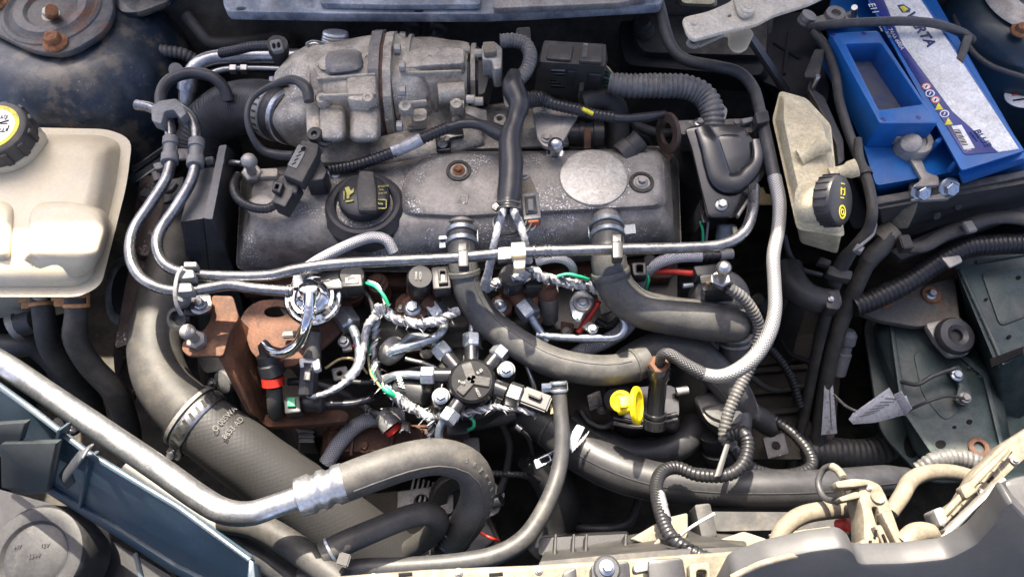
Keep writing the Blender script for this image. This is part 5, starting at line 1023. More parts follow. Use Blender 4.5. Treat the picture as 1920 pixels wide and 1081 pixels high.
plate('folded_flap', [(1676, 740), (1690, 734), (1710, 766), (1696, 780)], .0015, paper, t, plane=((1676, 740, -.189), (1690, 734, -.18), (1702, 776, -.205)), bev=.0003)
tube('wire', [(1564, 740, -.24), (1585, 760, -.225), (1600, 768, -.215), (1610, 772, -.21)], 2.5, dullsteel, t)
t = thing('paper_tag', 'long white printed label wrapped flat on the descending cable', 'paper tag')
plate('paper', [(1546, 722), (1562, 721), (1570, 812), (1540, 815)], .0012, paper, t, plane=((1546, 722, -.25), (1562, 721, -.25), (1556, 812, -.29)), bev=.0003)
H('floor_conduit', 'black corrugated conduit lying across the bay floor', 'conduit', [(1500, 845, -.33), (1560, 846, -.33), (1620, 848, -.33), (1660, 838, -.33), (1680, 810, -.34)], [24, 25, 25, 26, 26], rubber, seg=20, corr=(.008, .03))
H('floor_conduit', 'ribbed black conduit loop at the foot of the chassis leg', 'conduit', [(1720, 880, -.18), (1755, 862, -.17), (1800, 858, -.17), (1840, 872, -.17), (1825, 890, -.17), (1780, 888, -.18)], [13, 16, 16, 15, 12, 11], conduitg, corr=(.006, .05))

t = COL.objects['chassis_leg']
plate('flange', [(1668, 606), (1676, 604), (1700, 760), (1770, 866), (1762, 872), (1690, 766)], .003, dgreen, t, -.220, rnd=.001)
plate('flange', [(1722, 600), (1728, 596), (1852, 700), (1886, 846), (1878, 848), (1844, 706)], .003, dgreen, t, -.220, rnd=.001)
for i in range(6): plate('spot_weld', circ(1738+i*20, 614+i*17+(i > 3)*6, 3.4, 2.8, 12), .001, dgreen, t, -.2195, bev=.0004)
plate('pressing', [(1712, 660), (1752, 650), (1790, 700), (1800, 770), (1772, 790), (1730, 740)], .003, dgreen, t, -.2235, rnd=.01, bev=.0014)
tube('earth_cable', [(1700, 770, -.225), (1740, 752, -.20), (1776, 742, -.2), (1806, 746, -.205)], 3, rubber, t)
lathe('rust_patch_ring', P(1836, 838, -.222), Z, [(10, 0), (11, 2), (18, 2), (20, 0)], rustd, t, 24, caps=False)

wp = -.1685
tube('bead', [(1800, 505, wp), (1830, 570, wp), (1862, 640, wp), (1880, 684, wp)], 4, dgreen, t); tube('bead', [(1830, 492, wp), (1935, 474, wp)], 3, dgreen, t)
plate('pressing', [(1840, 510), (1925, 494), (1930, 590), (1876, 612)], .003, dgreen, t, -.1675, rnd=.01, bev=.0014)
for x, y, r in ((1893, 630, 4), (1850, 560, 3), (1910, 520, 5)): plate('hole', circ(x, y, r, r*.8, 14), .002, blackp, t, -.1664, bev=.0003)  # solid discs too, hole shade given by black colour alone
for i in range(5): plate('spot_weld', circ(1806+i*17, 520+i*37, 3, 2.4, 10), .001, dgreen, t, -.1672, bev=.0004)
tg = COL.objects['paper_tag']
for i in range(6):
    a = (1612+i*9, 782-i*1.5); plate('print_line', [(1610+i*10, 780-i*7), (1640+i*9, 772-i*5), (1640.6+i*9, 774-i*5), (1610.6+i*10, 782-i*7)], .0004, plasticg, tg, plane=((1600, 785, -.2094), (1668, 730, -.1894), (1700, 776, -.2144)), bev=.0001)
tg2 = [o for o in COL.objects if o.name.startswith('paper_tag') and o is not tg][0]
for i in range(8): plate('print_line', rect(1556+i*.4, 735+i*8.5, 10, 2.2, 84), .0004, plasticg, tg2, plane=((1546, 722, -.2494), (1562, 721, -.2494), (1556, 812, -.2894)), bev=.0001)

plate('web_panel', [(1618, 600), (1690, 560), (1800, 520), (1940, 540), (1950, 900), (1740, 905), (1650, 810)], .006, dgreen, t, -.268, rnd=.02, bev=.002)
plate('recess_rim', [(1700, 812), (1716, 808), (1724, 836), (1716, 858), (1702, 856), (1694, 834)], .002, blackp, t, -.2665, rnd=.006, bev=.0004)  # flat black patch painted for the shade inside a recess
# ================================================================ coolant hoses in front of the cover
h = H('coolant_hose', 'long black coolant hose sweeping from the left cover outlet', 'hose', [(866, 416, -.013), (866, 446, -.010), (868, 490, -.014), (880, 548, -.036), (912, 598, -.058), (965, 640, -.066), (1030, 676, -.072), (1100, 692, -.078), (1160, 692, -.084), (1210, 676, -.09)], [25, 27, 27, 28, 29, 29, 29, 29, 29, 31], rubberg, 'coolant hoses before the rocker cover', seg=28)
spring_clamp(h, 866, 444, 32, zinc, (-.9, .2), 14); ring_at(h, 869, 506, 10, rubberg, 1.07, 'hose_bead'); ring_at(h, 1192, 684, 8, rubberg, 1.05, 'hose_bead')
h = H('coolant_hose', 'fat black coolant hose bending right from the right cover outlet', 'hose', [(1136, 414, -.013), (1139, 446, -.010), (1141, 490, -.014), (1155, 538, -.034), (1192, 574, -.052), (1250, 590, -.058), (1320, 600, -.064), (1375, 606, -.07)], [29, 30, 33, 35, 36, 36, 38, 37], rubberg, 'coolant hoses before the rocker cover', seg=28)
p, tt, r = near(h, 1375, 606); lathe('rounded_end', p, tt, [(37, 0), (36, 8), (32, 18), (24, 27), (12, 33), (0, 35)], rubberg, h, 28, smooth=70)
spring_clamp(h, 1139, 440, 32, zinc, (.9, -.3), 22); ring_at(h, 1142, 506, 14, rubberg, 1.06, 'hose_bead')
h = H('coolant_hose', 'black coolant hose arching under the fat right hand hose', 'hose', [(1150, 700, -.12), (1195, 668, -.11), (1245, 650, -.105), (1295, 658, -.11), (1340, 695, -.125), (1372, 730, -.14), (1390, 770, -.17)], [28, 30, 31, 31, 32, 32, 32], rubberg, 'coolant hoses before the rocker cover', seg=26)
ch = [o for o in COL.objects if o.name.startswith('coolant_hose')]
for o, a in zip(ch, (2.6, 2.0, 1.2)): seam(o, a, rubberg); seam(o, a+3.1, rubberg)
hosetext(ch[1], 'WA 8K556 EPDM', .55, 2.5, .008, greyp) if False else None
h = H('coolant_stub', 'short black hose stub with a grey clamp below the fat hose end', 'hose', [(1378, 610, -.10), (1376, 650, -.12), (1374, 690, -.14), (1370, 720, -.16)], [26, 27, 28, 30], rubberg, seg=24)
spring_clamp(h, 1377, 638, 18, dullsteel, (1, .3), 24)
t = thing('thermostat_housing', 'grey moulded water outlet housing below the arching hose', 'housing')
loft('body', [([(1305, 760), (1400, 740), (1412, 800), (1395, 850), (1330, 850)], -.26), ([(1298, 742), (1392, 722), (1412, 790), (1404, 812), (1372, 818), (1320, 800)], -.15, .01), ([(1304, 748), (1386, 730), (1404, 788), (1398, 804), (1372, 810), (1326, 792)], -.146, .01)], rubberg, t, .01, 50)
loft('pocket', [([(1310, 762), (1384, 745), (1398, 785), (1392, 798), (1372, 802), (1330, 788)], -.147, .01), ([(1318, 768), (1380, 752), (1390, 782), (1384, 792), (1372, 794), (1336, 782)], -.142, .01)], rubberg, t, .01)
rod('lower_collar', (1340, 810, -.18), (1348, 868, -.22), 30, plastic, t, 26, [(0, 1), (.3, 1), (.32, .92), (.5, .92), (.52, 1.05), (.7, 1.05), (.72, .95), (1, .95)])
rod('side_stub', (1400, 770, -.19), (1450, 800, -.22), 22, rubber, t, 20)
# conduits on the right of the engine
H('sensor_conduit', 'grey ribbed conduit dropping from the square sensor', 'conduit', [(1368, 540, -.02), (1395, 560, -.03), (1415, 590, -.045), (1424, 620, -.06), (1418, 660, -.075), (1400, 700, -.09), (1380, 740, -.10), (1364, 780, -.11), (1358, 820, -.12), (1375, 835, -.125)], 11, conduitg, corr=(.0045, .05))
h = H('loom_conduit', 'black ribbed conduit looping over the radiator hose to the front panel', 'conduit', [(1368, 815, -.11), (1392, 810, -.10), (1402, 835, -.10), (1392, 870, -.10), (1362, 890, -.10), (1310, 890, -.10), (1268, 876, -.10), (1240, 886, -.09), (1230, 915, -.07), (1238, 960, -.04), (1258, 1005, -.02), (1300, 1035, -.005), (1340, 1050, .0), (1380, 1062, .0)], [12, 12, 12, 12, 12, 12, 12, 12, 12, 12, 13, 13, 12, 12], conduit, seg=16, corr=(.0048, .06))
tube('worn_tape', [(1234, 930, -.062), (1240, 955, -.044), (1246, 975, -.036)], 14, foil, h, jit=.05)
plate('tape_strip', [(1360, 830), (1370, 832), (1352, 892), (1338, 895)], .003, rubber, h, -.085, rnd=.002)
tube('cable_tie', [(1250, 1010, .0), (1262, 1004, .012), (1276, 1003, .006)], 3.5, plastic, h); tube('tie_tail', [(1276, 1004, .006), (1300, 985, .02), (1340, 962, .03)], 3, whitew, h)
H('loom_conduit', 'dark ribbed conduit loop beyond the outlet housing', 'conduit', [(1372, 838, -.14), (1400, 870, -.15), (1440, 888, -.16), (1490, 888, -.17), (1522, 872, -.18), (1512, 840, -.19), (1480, 806, -.20), (1440, 780, -.21)], [11, 12, 11, 11, 11, 10, 10, 10], conduit, corr=(.0055, .04))
# right end sensor with ball stud
t = thing('cam_sensor', 'black square sensor housing at the end of the cylinder head', 'sensor')
loft('box', [([(1318, 545), (1375, 538), (1390, 600), (1330, 605)], -.10), ([(1312, 516), (1362, 512), (1368, 540), (1318, 545)], -.022)], gloss, t, .003); lathe('drum', P(1352, 560, -.06), V((.1, -.4, .9)), [(0, 20), (48, 16), (54, 8), (54, -30)], aludark, t, 36)
plate('lug', [(1300, 498), (1345, 494), (1350, 514), (1308, 518)], .02, plastic, t, -.03, rnd=.003); rod('blue_stud', (1280, 536, -.05), (1300, 534, -.05), 5, zinc, t); plate('face_mark', rect(1328, 530, 6, 5), .001, orange, t, -.021)
ballstud('ball_stud', 'bright steel ball stud on the black square sensor', (1351, 528, -.022), (1357, 503, .006), steel)
H('red_lead', 'red insulated lead running into the black sensor lug', 'wire', [(1232, 508, -.05), (1260, 508, -.045), (1286, 511, -.042), (1300, 512, -.042)], 6, red)
H('braided_hose', 'grey braided return hose below the plated pipe end', 'hose', [(1200, 540, -.07), (1208, 515, -.055), (1232, 494, -.04), (1270, 482, -.03), (1316, 480, -.028)], 11, brz_grey)
t = thing('return_union', 'black ribbed union with a grey tip beside the braided return hose', 'union'); rod('union', (1314, 480, -.028), (1352, 478, -.028), 9, plastic, t, 18, [(0, .9), (.2, .9), (.22, 1.1), (.3, 1.1), (.32, .9), (.5, .9), (.52, 1.1), (.6, 1.1), (.62, .8), (1, .8)]); rod('tip', (1350, 478, -.028), (1374, 475, -.028), 10, plasticg, t)
t = thing('glow_plug_loom', 'black injector socket with a green wire behind the fat hose', 'plug'); plate('socket', [(1184, 492), (1212, 490), (1214, 516), (1188, 516)], .016, plastic, t, -.03, rnd=.002, holes=[rect(1200, 503, 12, 14)]); wire([(1210, 512, -.04), (1216, 525, -.045), (1208, 548, -.06)], 3.4, greenw, t)
lathe('bolt_boss', P(1218, 488, -.04), V((0, -.5, .85)), [(0, 6), (10, 6), (12, 0)], dark2, tag(reg('stud_boss', None, None, None), 'small dark bolt boss behind the plated pipe', 'bolt'), 20)
# ================================================================ fuel injection distributor
t = thing('fuel_distributor', 'black star shaped fuel distributor hub with pale hex nuts', 'fuel rail')
c = P(885, 714, -.055)
lathe('hub', c, V((0, -.08, 1)), [(0, 6), (38, 6), (43, 2), (44, -3), (46, -6), (46, -40)], glossc, t, 48)
for a in (90, 210, 330):
    d = V((math.cos(math.radians(a+20)), math.sin(math.radians(a+20)), 0)); s = mpp(c); e = Z.cross(d)
    box('raised_arm', c+d*(16*s)+Z*(7.5*s), d, e, Z, 18*s, 9*s, 2.5*s, glossc, t, .0012)
textpx('R.EI', (896, 702), (912, 690), -.0478, 6, greyp, t); textpx('A0223', (890, 728), (899, 746), -.0478, 5, greyp, t); textpx('9109', (858, 716), (874, 722), -.0478, 5, greyp, t)
A = lambda x, y: (x, y, -.066)
for (x, y, x2, y2, nx, ny) in ((885, 680, 885, 652, 885, 612), (858, 692, 838, 668, 812, 640), (912, 692, 930, 670, 962, 640), (848, 704, 815, 704, 790, 704), (868, 744, 850, 770, 832, 790)):
    rod('arm', A(x, y), A(x2, y2), 15, gloss, t, 20); d = V((x2-x, y2-y)).normalized()
    nut('hex_nut', A(x2, y2), A(x2+d.x*26, y2+d.y*26), 18, zinc, t, .26)
for x, y in ((949, 693), (827, 743)): lathe('bolt_boss', A(x, y), Z, [(0, 2), (17, 2), (19, -4), (19, -30)], gloss, t, 26); bolt((x, y, -.062), 15, zinc, t, tall=1.3)
rod('sensor_body', A(925, 726), A(950, 736), 18, gloss, t, 20); nut('sensor_hex', A(952, 735), A(978, 744), 23, steel, t, .1)
t = thing('rail_sensor', 'black rail pressure sensor plug beside the distributor', 'sensor'); bar('plug', (978, 742, -.068), (1030, 762, -.068), 34, 30, plastic, t, .002); bar('key', (992, 735, -.056), (1015, 745, -.056), 12, 8, plastic, t); plate('brown_clip', [(1030, 758), (1040, 752), (1040, 774), (1032, 776)], .004, copperw, t, -.07)
# high pressure pipes
def hp(label, pts, r=7): return H('injection_pipe', label, 'fuel pipe', pts, r, zinc, 'high pressure injection pipes')
hp('pale injection pipe from the top nut of the distributor', [(885, 632, -.066), (886, 605, -.066), (888, 575, -.07), (895, 545, -.075)])
hp('pale injection pipe from the upper left distributor nut to the second injector', [(820, 645, -.066), (800, 632, -.066), (770, 632, -.06), (742, 652, -.055), (728, 664, -.06)])
hp('pale bent injection pipe looping below the second injector', [(735, 657, -.052), (770, 648, -.052), (806, 636, -.052), (828, 622, -.055), (833, 604, -.06), (826, 584, -.062)], 8)
hp('pale injection pipe curving down from the first injector', [(655, 605, -.065), (668, 630, -.06), (674, 665, -.06), (668, 690, -.062), (652, 708, -.065)], 8.5)
hp('pale injection pipe from the left distributor nut', [(795, 704, -.066), (765, 702, -.068), (740, 704, -.072), (722, 712, -.08)], 8)
hp('pale injection pipe from the third injector behind the hose', [(990, 585, -.062), (1002, 605, -.068), (1014, 624, -.075), (1025, 640, -.08)], 8)
hp('pale injection pipe running right behind the coolant hose', [(1005, 628, -.075), (1060, 633, -.078), (1120, 634, -.078), (1158, 631, -.075), (1172, 612, -.07), (1166, 590, -.065), (1150, 570, -.06)], 7.5)
hp('corroded injection pipe bending down from the lowest distributor nut', [(836, 782, -.07), (824, 805, -.08), (826, 825, -.09), (845, 838, -.10), (870, 842, -.12)], 8)
t = thing('pipe_gland', 'round grey pipe gland with a split rubber face', 'gland'); c = P(737, 655, -.07); rod('barrel', (728, 664, -.085), (742, 650, -.06), 22, dullsteel, t, 28, [(0, 1), (.8, 1.02), (.9, 1), (1, .92)]); 
t = thing('hose_stub', 'dark ribbed hose stub with a worm clamp left of the distributor', 'hose'); rod('stub', (745, 722, -.09), (800, 738, -.085), 24, rubber, t, 24); 
for i in range(6): plate('clamp_slot', rect(746+i*1.5, 700+i*5, 14, 2.4, 20), .002, steel, t, -.062)
# injectors
def injector(label, x, y, m=rustd):
    t = thing('injector', label, 'injector', 'diesel injectors in the cylinder head')
    rod('body', (x, y+6, -.11), (x, y-10, -.058), 26, m, t, 26, [(0, 1), (.6, 1), (.62, .85), (1, .85)])
    rod('collar', (x, y-8, -.058), (x, y-14, -.050), 25, rust, t, 26); 
    rod('head', (x, y-12, -.052), (x, y-30, -.018), 25, plastic, t, 28, [(0, .9), (.1, 1), (.85, 1), (1, .85)])
    return t
i2 = injector('second injector with a dark head and rusty body beside the coolant hose', 788, 548)
plate('flange', [(752, 562), (772, 550), (802, 556), (806, 585), (790, 598), (756, 594)], .012, rustd, i2, -.064, rnd=.008); bolt(P(774, 577, -.063), 17, zinc, i2); rod('side_arm', (800, 562, -.062), (818, 578, -.064), 18, rustd, i2); nut('union_nut', (812, 572, -.064), (828, 596, -.064), 20, zinc, i2)
plate('socket', [(808, 500), (842, 497), (846, 540), (812, 542)], .02, plastic, i2, -.022, rnd=.002); plate('socket_frame', [(820, 504), (838, 502), (840, 530), (822, 532)], .006, plasticd, i2, -.018, rnd=.001, holes=[rect(830, 517, 9, 18)])
textpx('5WS40', (782, 524), (783, 500), -.0172, 4, greyp, i2); textpx('A2C59', (790, 524), (791, 500), -.0172, 4, greyp, i2)
i1 = injector('first injector lying behind the chrome damper', 660, 545)
plate('shell', [(586, 512), (648, 506), (650, 540), (610, 542), (586, 536)], .024, plastic, i1, -.020, rnd=.003); plate('socket_frame', [(638, 514), (678, 513), (680, 536), (640, 538)], .02, plastic, i1, -.018, rnd=.002); plate('socket_window', [(646, 519), (672, 518), (673, 531), (647, 532)], .003, plasticg, i1, -.0168, rnd=.001, holes=[rect(659, 525, 12, 7)])
textpx('5WS40', (602, 528), (618, 526), -.0192, 4, greyp, i1); rod('side_arm', (636, 560, -.07), (648, 585, -.065), 16, rustd, i1); nut('union_nut', (641, 584, -.065), (660, 612, -.064), 21, zinc, i1)
wire([(686, 530, -.03), (705, 538, -.025), (720, 555, -.025), (728, 572, -.03)], 3.6, greenw, i1); wire([(690, 526, -.03), (708, 534, -.026), (716, 550, -.026), (722, 570, -.03)], 2.6, whitew, i1)
r1 = thing('clamp_stud', 'rusty clamp stud between the first two injectors', 'stud'); rod('post', (708, 560, -.12), (708, 530, -.06), 22, rust, r1, 22, [(0, 1.3), (.4, 1.2), (.45, .9), (1, .85)]); bolt(P(708, 526, -.058), 15, rustd, r1)
i3 = injector('third injector with a rusty Y shaped body right of the coolant hose', 960, 545)
plate('flange', [(914, 570), (935, 548), (962, 560), (960, 584), (945, 594), (922, 590)], .012, rustd, i3, -.064, rnd=.008); bolt(P(936, 573, -.063), 15, zinc, i3); rod('side_arm', (965, 552, -.06), (982, 572, -.062), 16, rust, i3); nut('union_nut', (978, 568, -.062), (998, 594, -.062), 20, zinc, i3)
plate('socket', [(982, 515), (1016, 514), (1018, 535), (986, 538)], .016, plastic, i3, -.03, rnd=.002)
i4 = thing('clamp_stud', 'rusty cylindrical sleeve right of the third injector', 'stud'); rod('sleeve', (1028, 598, -.10), (1028, 545, -.055), 19, aludark, i4, 24); rod('rust_cap', (1028, 552, -.058), (1028, 530, -.04), 20, rustd, i4, 24)
t = thing('cam_plate', 'zinc clamp plate with a bolt under the foil wrapped wires', 'clamp plate'); plate('plate', [(1066, 566), (1078, 546), (1096, 542), (1116, 560), (1110, 576), (1094, 588), (1088, 602), (1074, 596)], .008, zinc, t, -.058, rnd=.004); lathe('ring', P(1092, 568, -.057), Z, [(12, 0), (12, 3), (17, 3), (18, 0)], dullsteel, t, 26, caps=False); bolt(P(1092, 568, -.057), 13, zinc, t); lathe('pin', P(1079, 594, -.057), Z, [(0, 4), (5, 4), (6, 0)], zinc, t, 14)
t = thing('glow_plug', 'small steel terminal nut on a red lead near the zinc plate', 'terminal'); plate('tag', [(1090, 612), (1104, 600), (1124, 612), (1112, 626)], .005, dullsteel, t, -.075, rnd=.002); bolt(P(1111, 617, -.073), 10, steel, t, tall=1.4)
tube('red_lead', [(1084, 624, -.085), (1100, 600, -.08), (1116, 575, -.07), (1122, 565, -.065)], 6, red, t)
t = thing('glow_plug', 'small steel terminal nut in the hollow below the first injector', 'terminal'); plate('tag', [(636, 632), (656, 628), (660, 655), (642, 658)], .006, dullsteel, t, -.075, rnd=.002); bolt(P(645, 640, -.073), 12, steel, t, tall=1.4); rod('red_sleeve', (660, 648, -.08), (672, 650, -.08), 5, red, t)
H('braided_hose', 'grey braided return hose lying over the rocker cover front', 'hose', [(560, 540, -.02), (562, 515, -.015), (590, 492, -.005), (630, 470, .002), (670, 452, .008), (700, 444, .010), (725, 450, .008), (738, 472, -.002)], 10.5, brz_grey)
H('braided_hose', 'dark braided hose loop behind the foil wrapped wires', 'hose', [(1005, 492, -.015), (1035, 484, -.012), (1060, 488, -.015), (1074, 502, -.025), (1074, 525, -.045)], 8, brz_grey)
H('braided_hose', 'grey braided hose passing under the right injection pipe', 'hose', [(1185, 600, -.09), (1165, 622, -.10), (1130, 642, -.11), (1095, 655, -.115), (1070, 672, -.125)], 14, brz_grey)
# foil wrapped wires
def fw(label, pts, r):
    o = H('foil_wire', label, 'wire', pts, [x*.78 for x in r], foil, 'tattered foil wrapped injector wires', jit=.30, step=.0022, seg=9); fray(o, int(60*len(pts)/5), .010, foil); twist(o, .022, .0016, whitew, 0); twist(o, .022, .0014, rubberc, 2.2); twist(o, .03, .0010, foil, 4.0, 'foil_strip', 1.15); return o
fw('tattered foil wrapped wire below the second injector', [(706, 575, -.03), (725, 585, -.028), (750, 600, -.028), (790, 606, -.028), (830, 598, -.028), (858, 582, -.035)], [10, 11, 11, 10, 10, 9])
fw('tattered foil wrapped wire bunched under the pale pipe clip', [(905, 545, -.04), (930, 530, -.03), (965, 522, -.022), (995, 510, -.015), (1020, 520, -.02), (1060, 530, -.03), (1100, 535, -.035), (1122, 545, -.045)], [9, 10, 10, 13, 12, 11, 11, 10])
fw('tattered foil wire dropping past the pipe gland', [(706, 580, -.04), (704, 620, -.06), (700, 660, -.07), (706, 700, -.08), (735, 735, -.085)], [9, 8, 7, 8, 9])
fw('tattered foil wires below the fuel distributor', [(735, 735, -.085), (755, 752, -.085), (785, 772, -.085), (815, 782, -.085), (850, 778, -.08), (890, 770, -.075), (915, 764, -.07), (960, 766, -.07), (1010, 776, -.075)], [12, 13, 11, 8, 9, 8, 8, 5, 6])
fw('short foil wrapped tail hanging below the distributor', [(806, 782, -.085), (808, 805, -.10), (805, 830, -.12), (806, 842, -.13)], [7, 6, 6, 5])
for (px_, py_, lab) in (((697, 660), (725, 735), 'green'), ): 
    t = thing('injector_wires', 'loose green white and black wires beside the pipe gland', 'wire')
    wire([(690, 640, -.07), (693, 680, -.075), (706, 715, -.08), (730, 738, -.085)], 2.4, greenw, t); wire([(698, 640, -.07), (702, 680, -.075), (714, 712, -.08), (732, 732, -.085)], 5, rubberc, t); wire([(690, 668, -.07), (695, 700, -.076), (715, 728, -.082)], 2.2, copperw, t); wire([(720, 728, -.07), (730, 735, -.07), (738, 742, -.075)], 6, greenw, t)
H('green_wire', 'short bright green wire arching over the foil wires by the zinc plate', 'wire', [(1045, 518, -.02), (1065, 514, -.018), (1085, 518, -.02), (1104, 524, -.03)], 3.4, greenw)
H('green_wire', 'small green wire loop under the distributor', 'wire', [(878, 780, -.085), (888, 788, -.085), (888, 800, -.09), (878, 806, -.10)], 3.2, greenw)
t = thing('valve_block', 'black plastic valve and hose below the distributor', 'valve'); plate('block', [(836, 792), (878, 788), (880, 812), (838, 816)], .02, plastic, t, -.12, rnd=.003); tube('hose', [(870, 795, -.14), (905, 790, -.14), (940, 784, -.14), (965, 776, -.14)], 13, rubber, t); plate('pad', [(868, 820), (898, 818), (900, 850), (870, 850)], .02, aludark, t, -.15, rnd=.003)
t = thing('lead_clip', 'black ragged plastic clip beside the grey elbow', 'clip'); plate('clip', [(755, 785), (768, 790), (770, 812), (758, 806), (748, 812)], .006, plastic, t, -.11, rnd=.001)
# dipstick and oil filter
t = thing('dipstick', 'bright yellow engine oil dipstick handle', 'dipstick')
rod('stem', (1160, 766, -.085), (1190, 762, -.075), 12, yellow, t, 20); lathe('knob', P(1164, 752, -.080), (CAM-P(1164, 752, -.08)).normalized()+V((-.35, 0, 0)), [(0, 3), (13, 3), (15, 5), (20, 4), (21, 0), (21, -7)], mat('yellow_worn', (.62, .47, .01), .5, patch=((.30, .22, .02), 60, .55, .6)), t, 30)
ax = (RGT*.92+(CAM-P(1192, 758, -.07)).normalized()*.40).normalized()
lathe('ring_grip', P(1194, 760, -.07), ax, [(26, -5), (26, 5), (33, 5), (36, 3), (36, -3), (33, -5), (26, -5)], yellow, t, 36, caps=False); lathe('grip_web', P(1194, 760, -.07), ax, [(0, -2.5), (28, -2.5), (28, 2.5), (0, 2.5)], yellow, t, 30)
plate('bridge', [(1160, 742), (1190, 740), (1190, 760), (1164, 764)], .008, yellow, t, -.07, rnd=.002)
t = thing('oil_separator', 'black oily oil separator housing beside the yellow dipstick', 'oil separator')
rod('tube', (1236, 690, -.07), (1226, 800, -.12), 17, gloss, t, 24, [(0, 1.25), (.14, 1.25), (.2, 1), (.75, 1), (.76, 1.2), (.8, 1.2), (.81, 1.05), (.84, 1.05), (.85, 1.3), (1, 1.3)])
lathe('rust_nut', P(1236, 684, -.066), Z, [(9, 0), (10, 6), (18, 6), (21, 0), (21, -10)], rust, t, 6, smooth=20)
loft('housing', [([(1150, 800), (1275, 790), (1280, 830), (1160, 840)], -.22), ([(1130, 730), (1270, 720), (1275, 790), (1160, 800)], -.13)], gloss, t, .015, 50)
for y in (782, 792): tube('ridge', [(1150, y, -.128), (1200, y+8, -.128), (1270, y-6, -.128)], 5, gloss, t)
rod('side_stub', (1268, 734, -.12), (1290, 730, -.12), 8, dullsteel, t); lathe('seat', P(1155, 752, -.10), V((-.3, -.7, .6)), [(0, -4), (24, -4), (26, -14), (26, -30)], plastic, t, 28)
bolt(P(1128, 768, -.125), 9, dark2, t)
H('breather_hose', 'dark fat hose curving beneath the oil separator', 'hose', [(1065, 790, -.17), (1110, 820, -.175), (1170, 845, -.18), (1230, 848, -.185), (1280, 830, -.19), (1305, 795, -.2)], 27, rubberc, seg=24)
# ================================================================ lower hoses
h = H('radiator_hose', 'very wide black radiator hose crossing to the right', 'hose', [(985, 775, -.17), (1030, 800, -.165), (1080, 838, -.16), (1140, 872, -.155), (1220, 900, -.15), (1330, 914, -.15), (1450, 916, -.15), (1560, 912, -.155), (1650, 900, -.17), (1700, 900, -.19)], [34, 37, 40, 40, 37, 35, 35, 33, 28, 24], rubberc, seg=32, step=.006)
p, tt, r = near(h, 1086, 826); 
plate('clamp_ear', [(1060, 830), (1082, 794), (1098, 800), (1074, 848)], .008, zinc, h, -.118, rnd=.002); plate('clamp_ear', [(1000, 862), (1040, 842), (1046, 856), (1006, 880)], .008, zinc, h, -.122, rnd=.002, holes=[rect(1022, 861, 18, 10, -25)])
ring_at(h, 1030, 800, 6, rubber, 1.03, 'hose_bead')
for i in range(5): plate('print_mark', rect(1078+i*5, 838-i*5, 24, 2, -58), .0008, greyp, h, -.1135+.0003*i, bev=.0001)
seam(h, .5, rubberc); seam(h, 1.9, rubberc)
H('lower_coolant_hose', 'dark fat hose dropping from the radiator hose junction', 'hose', [(1000, 850, -.2), (1030, 890, -.22), (1050, 940, -.25), (1040, 990, -.28), (1010, 1030, -.3)], [36, 38, 38, 36, 34], rubberc, seg=24)
h = H('bypass_hose', 'slim grey hose curving down past the radiator hose to the front', 'hose', [(1047, 715, -.06), (1050, 760, -.07), (1054, 815, -.075), (1050, 870, -.08), (1036, 920, -.08), (1012, 970, -.08), (980, 1012, -.08), (930, 1040, -.08), (860, 1054, -.08), (760, 1062, -.08), (660, 1066, -.08), (560, 1085, -.08)], [14, 14.5, 14.5, 15, 16, 17, 18, 18, 18, 18, 18, 18], rubber, seg=20)
spring_clamp(h, 1048, 728, 20, zinc, (-1, .1), 18)
t = thing('wire_plug', 'tiny silver terminal beside the slim hose', 'terminal'); rod('terminal', (968, 798, -.13), (978, 806, -.13), 6, steel, t); tube('lead', [(976, 806, -.13), (990, 820, -.15), (1000, 850, -.19)], 4, rubber, t)
h = H('refrigerant_pipe', 'thick pale aluminium refrigerant pipe crossing the lower left corner', 'pipe', [(-60, 645, -.01), (10, 685, -.005), (90, 738, .0), (200, 812, .0), (300, 880, .0), (370, 930, .0), (420, 958, .0), (470, 962, .0), (520, 946, .0), (570, 928, .0)], [22, 22, 22, 23, 24, 24, 24, 23, 22, 22], alupipe, seg=26)
rod('crimp_collar', (556, 934, .0), (650, 902, .0), 38, alupipe, h, 30, [(0, .6), (.05, .95), (.3, 1.0), (.36, .86), (.44, .86), (.5, 1), (.6, .98), (.66, .86), (.74, .86), (.8, 1), (.97, .98), (1, .8)], 50)
H('refrigerant_hose', 'thick dusty refrigerant hose hooking round behind the crimped collar', 'hose', [(645, 905, .0), (700, 884, .0), (770, 862, -.01), (830, 856, -.02), (880, 876, -.04), (896, 920, -.07), (880, 970, -.10), (850, 1010, -.14)], [36, 36, 35, 34, 33, 33, 32, 30], mat('hose_grey', (.075, .072, .067), .58, dust=.5, dcol=(.18, .158, .122), bump=.2, bs=900, ns=20), seg=30)
t = thing('hose_fitting', 'black crimped steel fitting at the end of the refrigerant hose', 'fitting'); rod('fitting', (856, 1000, -.135), (828, 1044, -.17), 32, pipedk, t, 28, [(0, 1.0), (.1, 1.05), (.15, .85), (.3, 1), (.42, .85), (.55, .95), (.68, .78), (.85, .85), (1, .6)], 50); ring = lathe('steel_ring', P(852, 1003, -.13), V((.4, .7, .4)), [(28, -3), (31, 0), (28, 3)], steel, t, 30, caps=False)
ro = COL.objects['refrigerant_hose']; hosetext(ro, 'SAE J2064 R134a 15/12', .47, .45, .0062, hoseprint); seam(ro, .9, MATS['hose_grey'])
textpx('SAE J2064 R134a', (812, 893), (880, 905), -.0, 8, greyp, COL.objects['refrigerant_hose'], plane=(P(850, 890, .005), V((.15, -.35, .9)).normalized())) if False else None
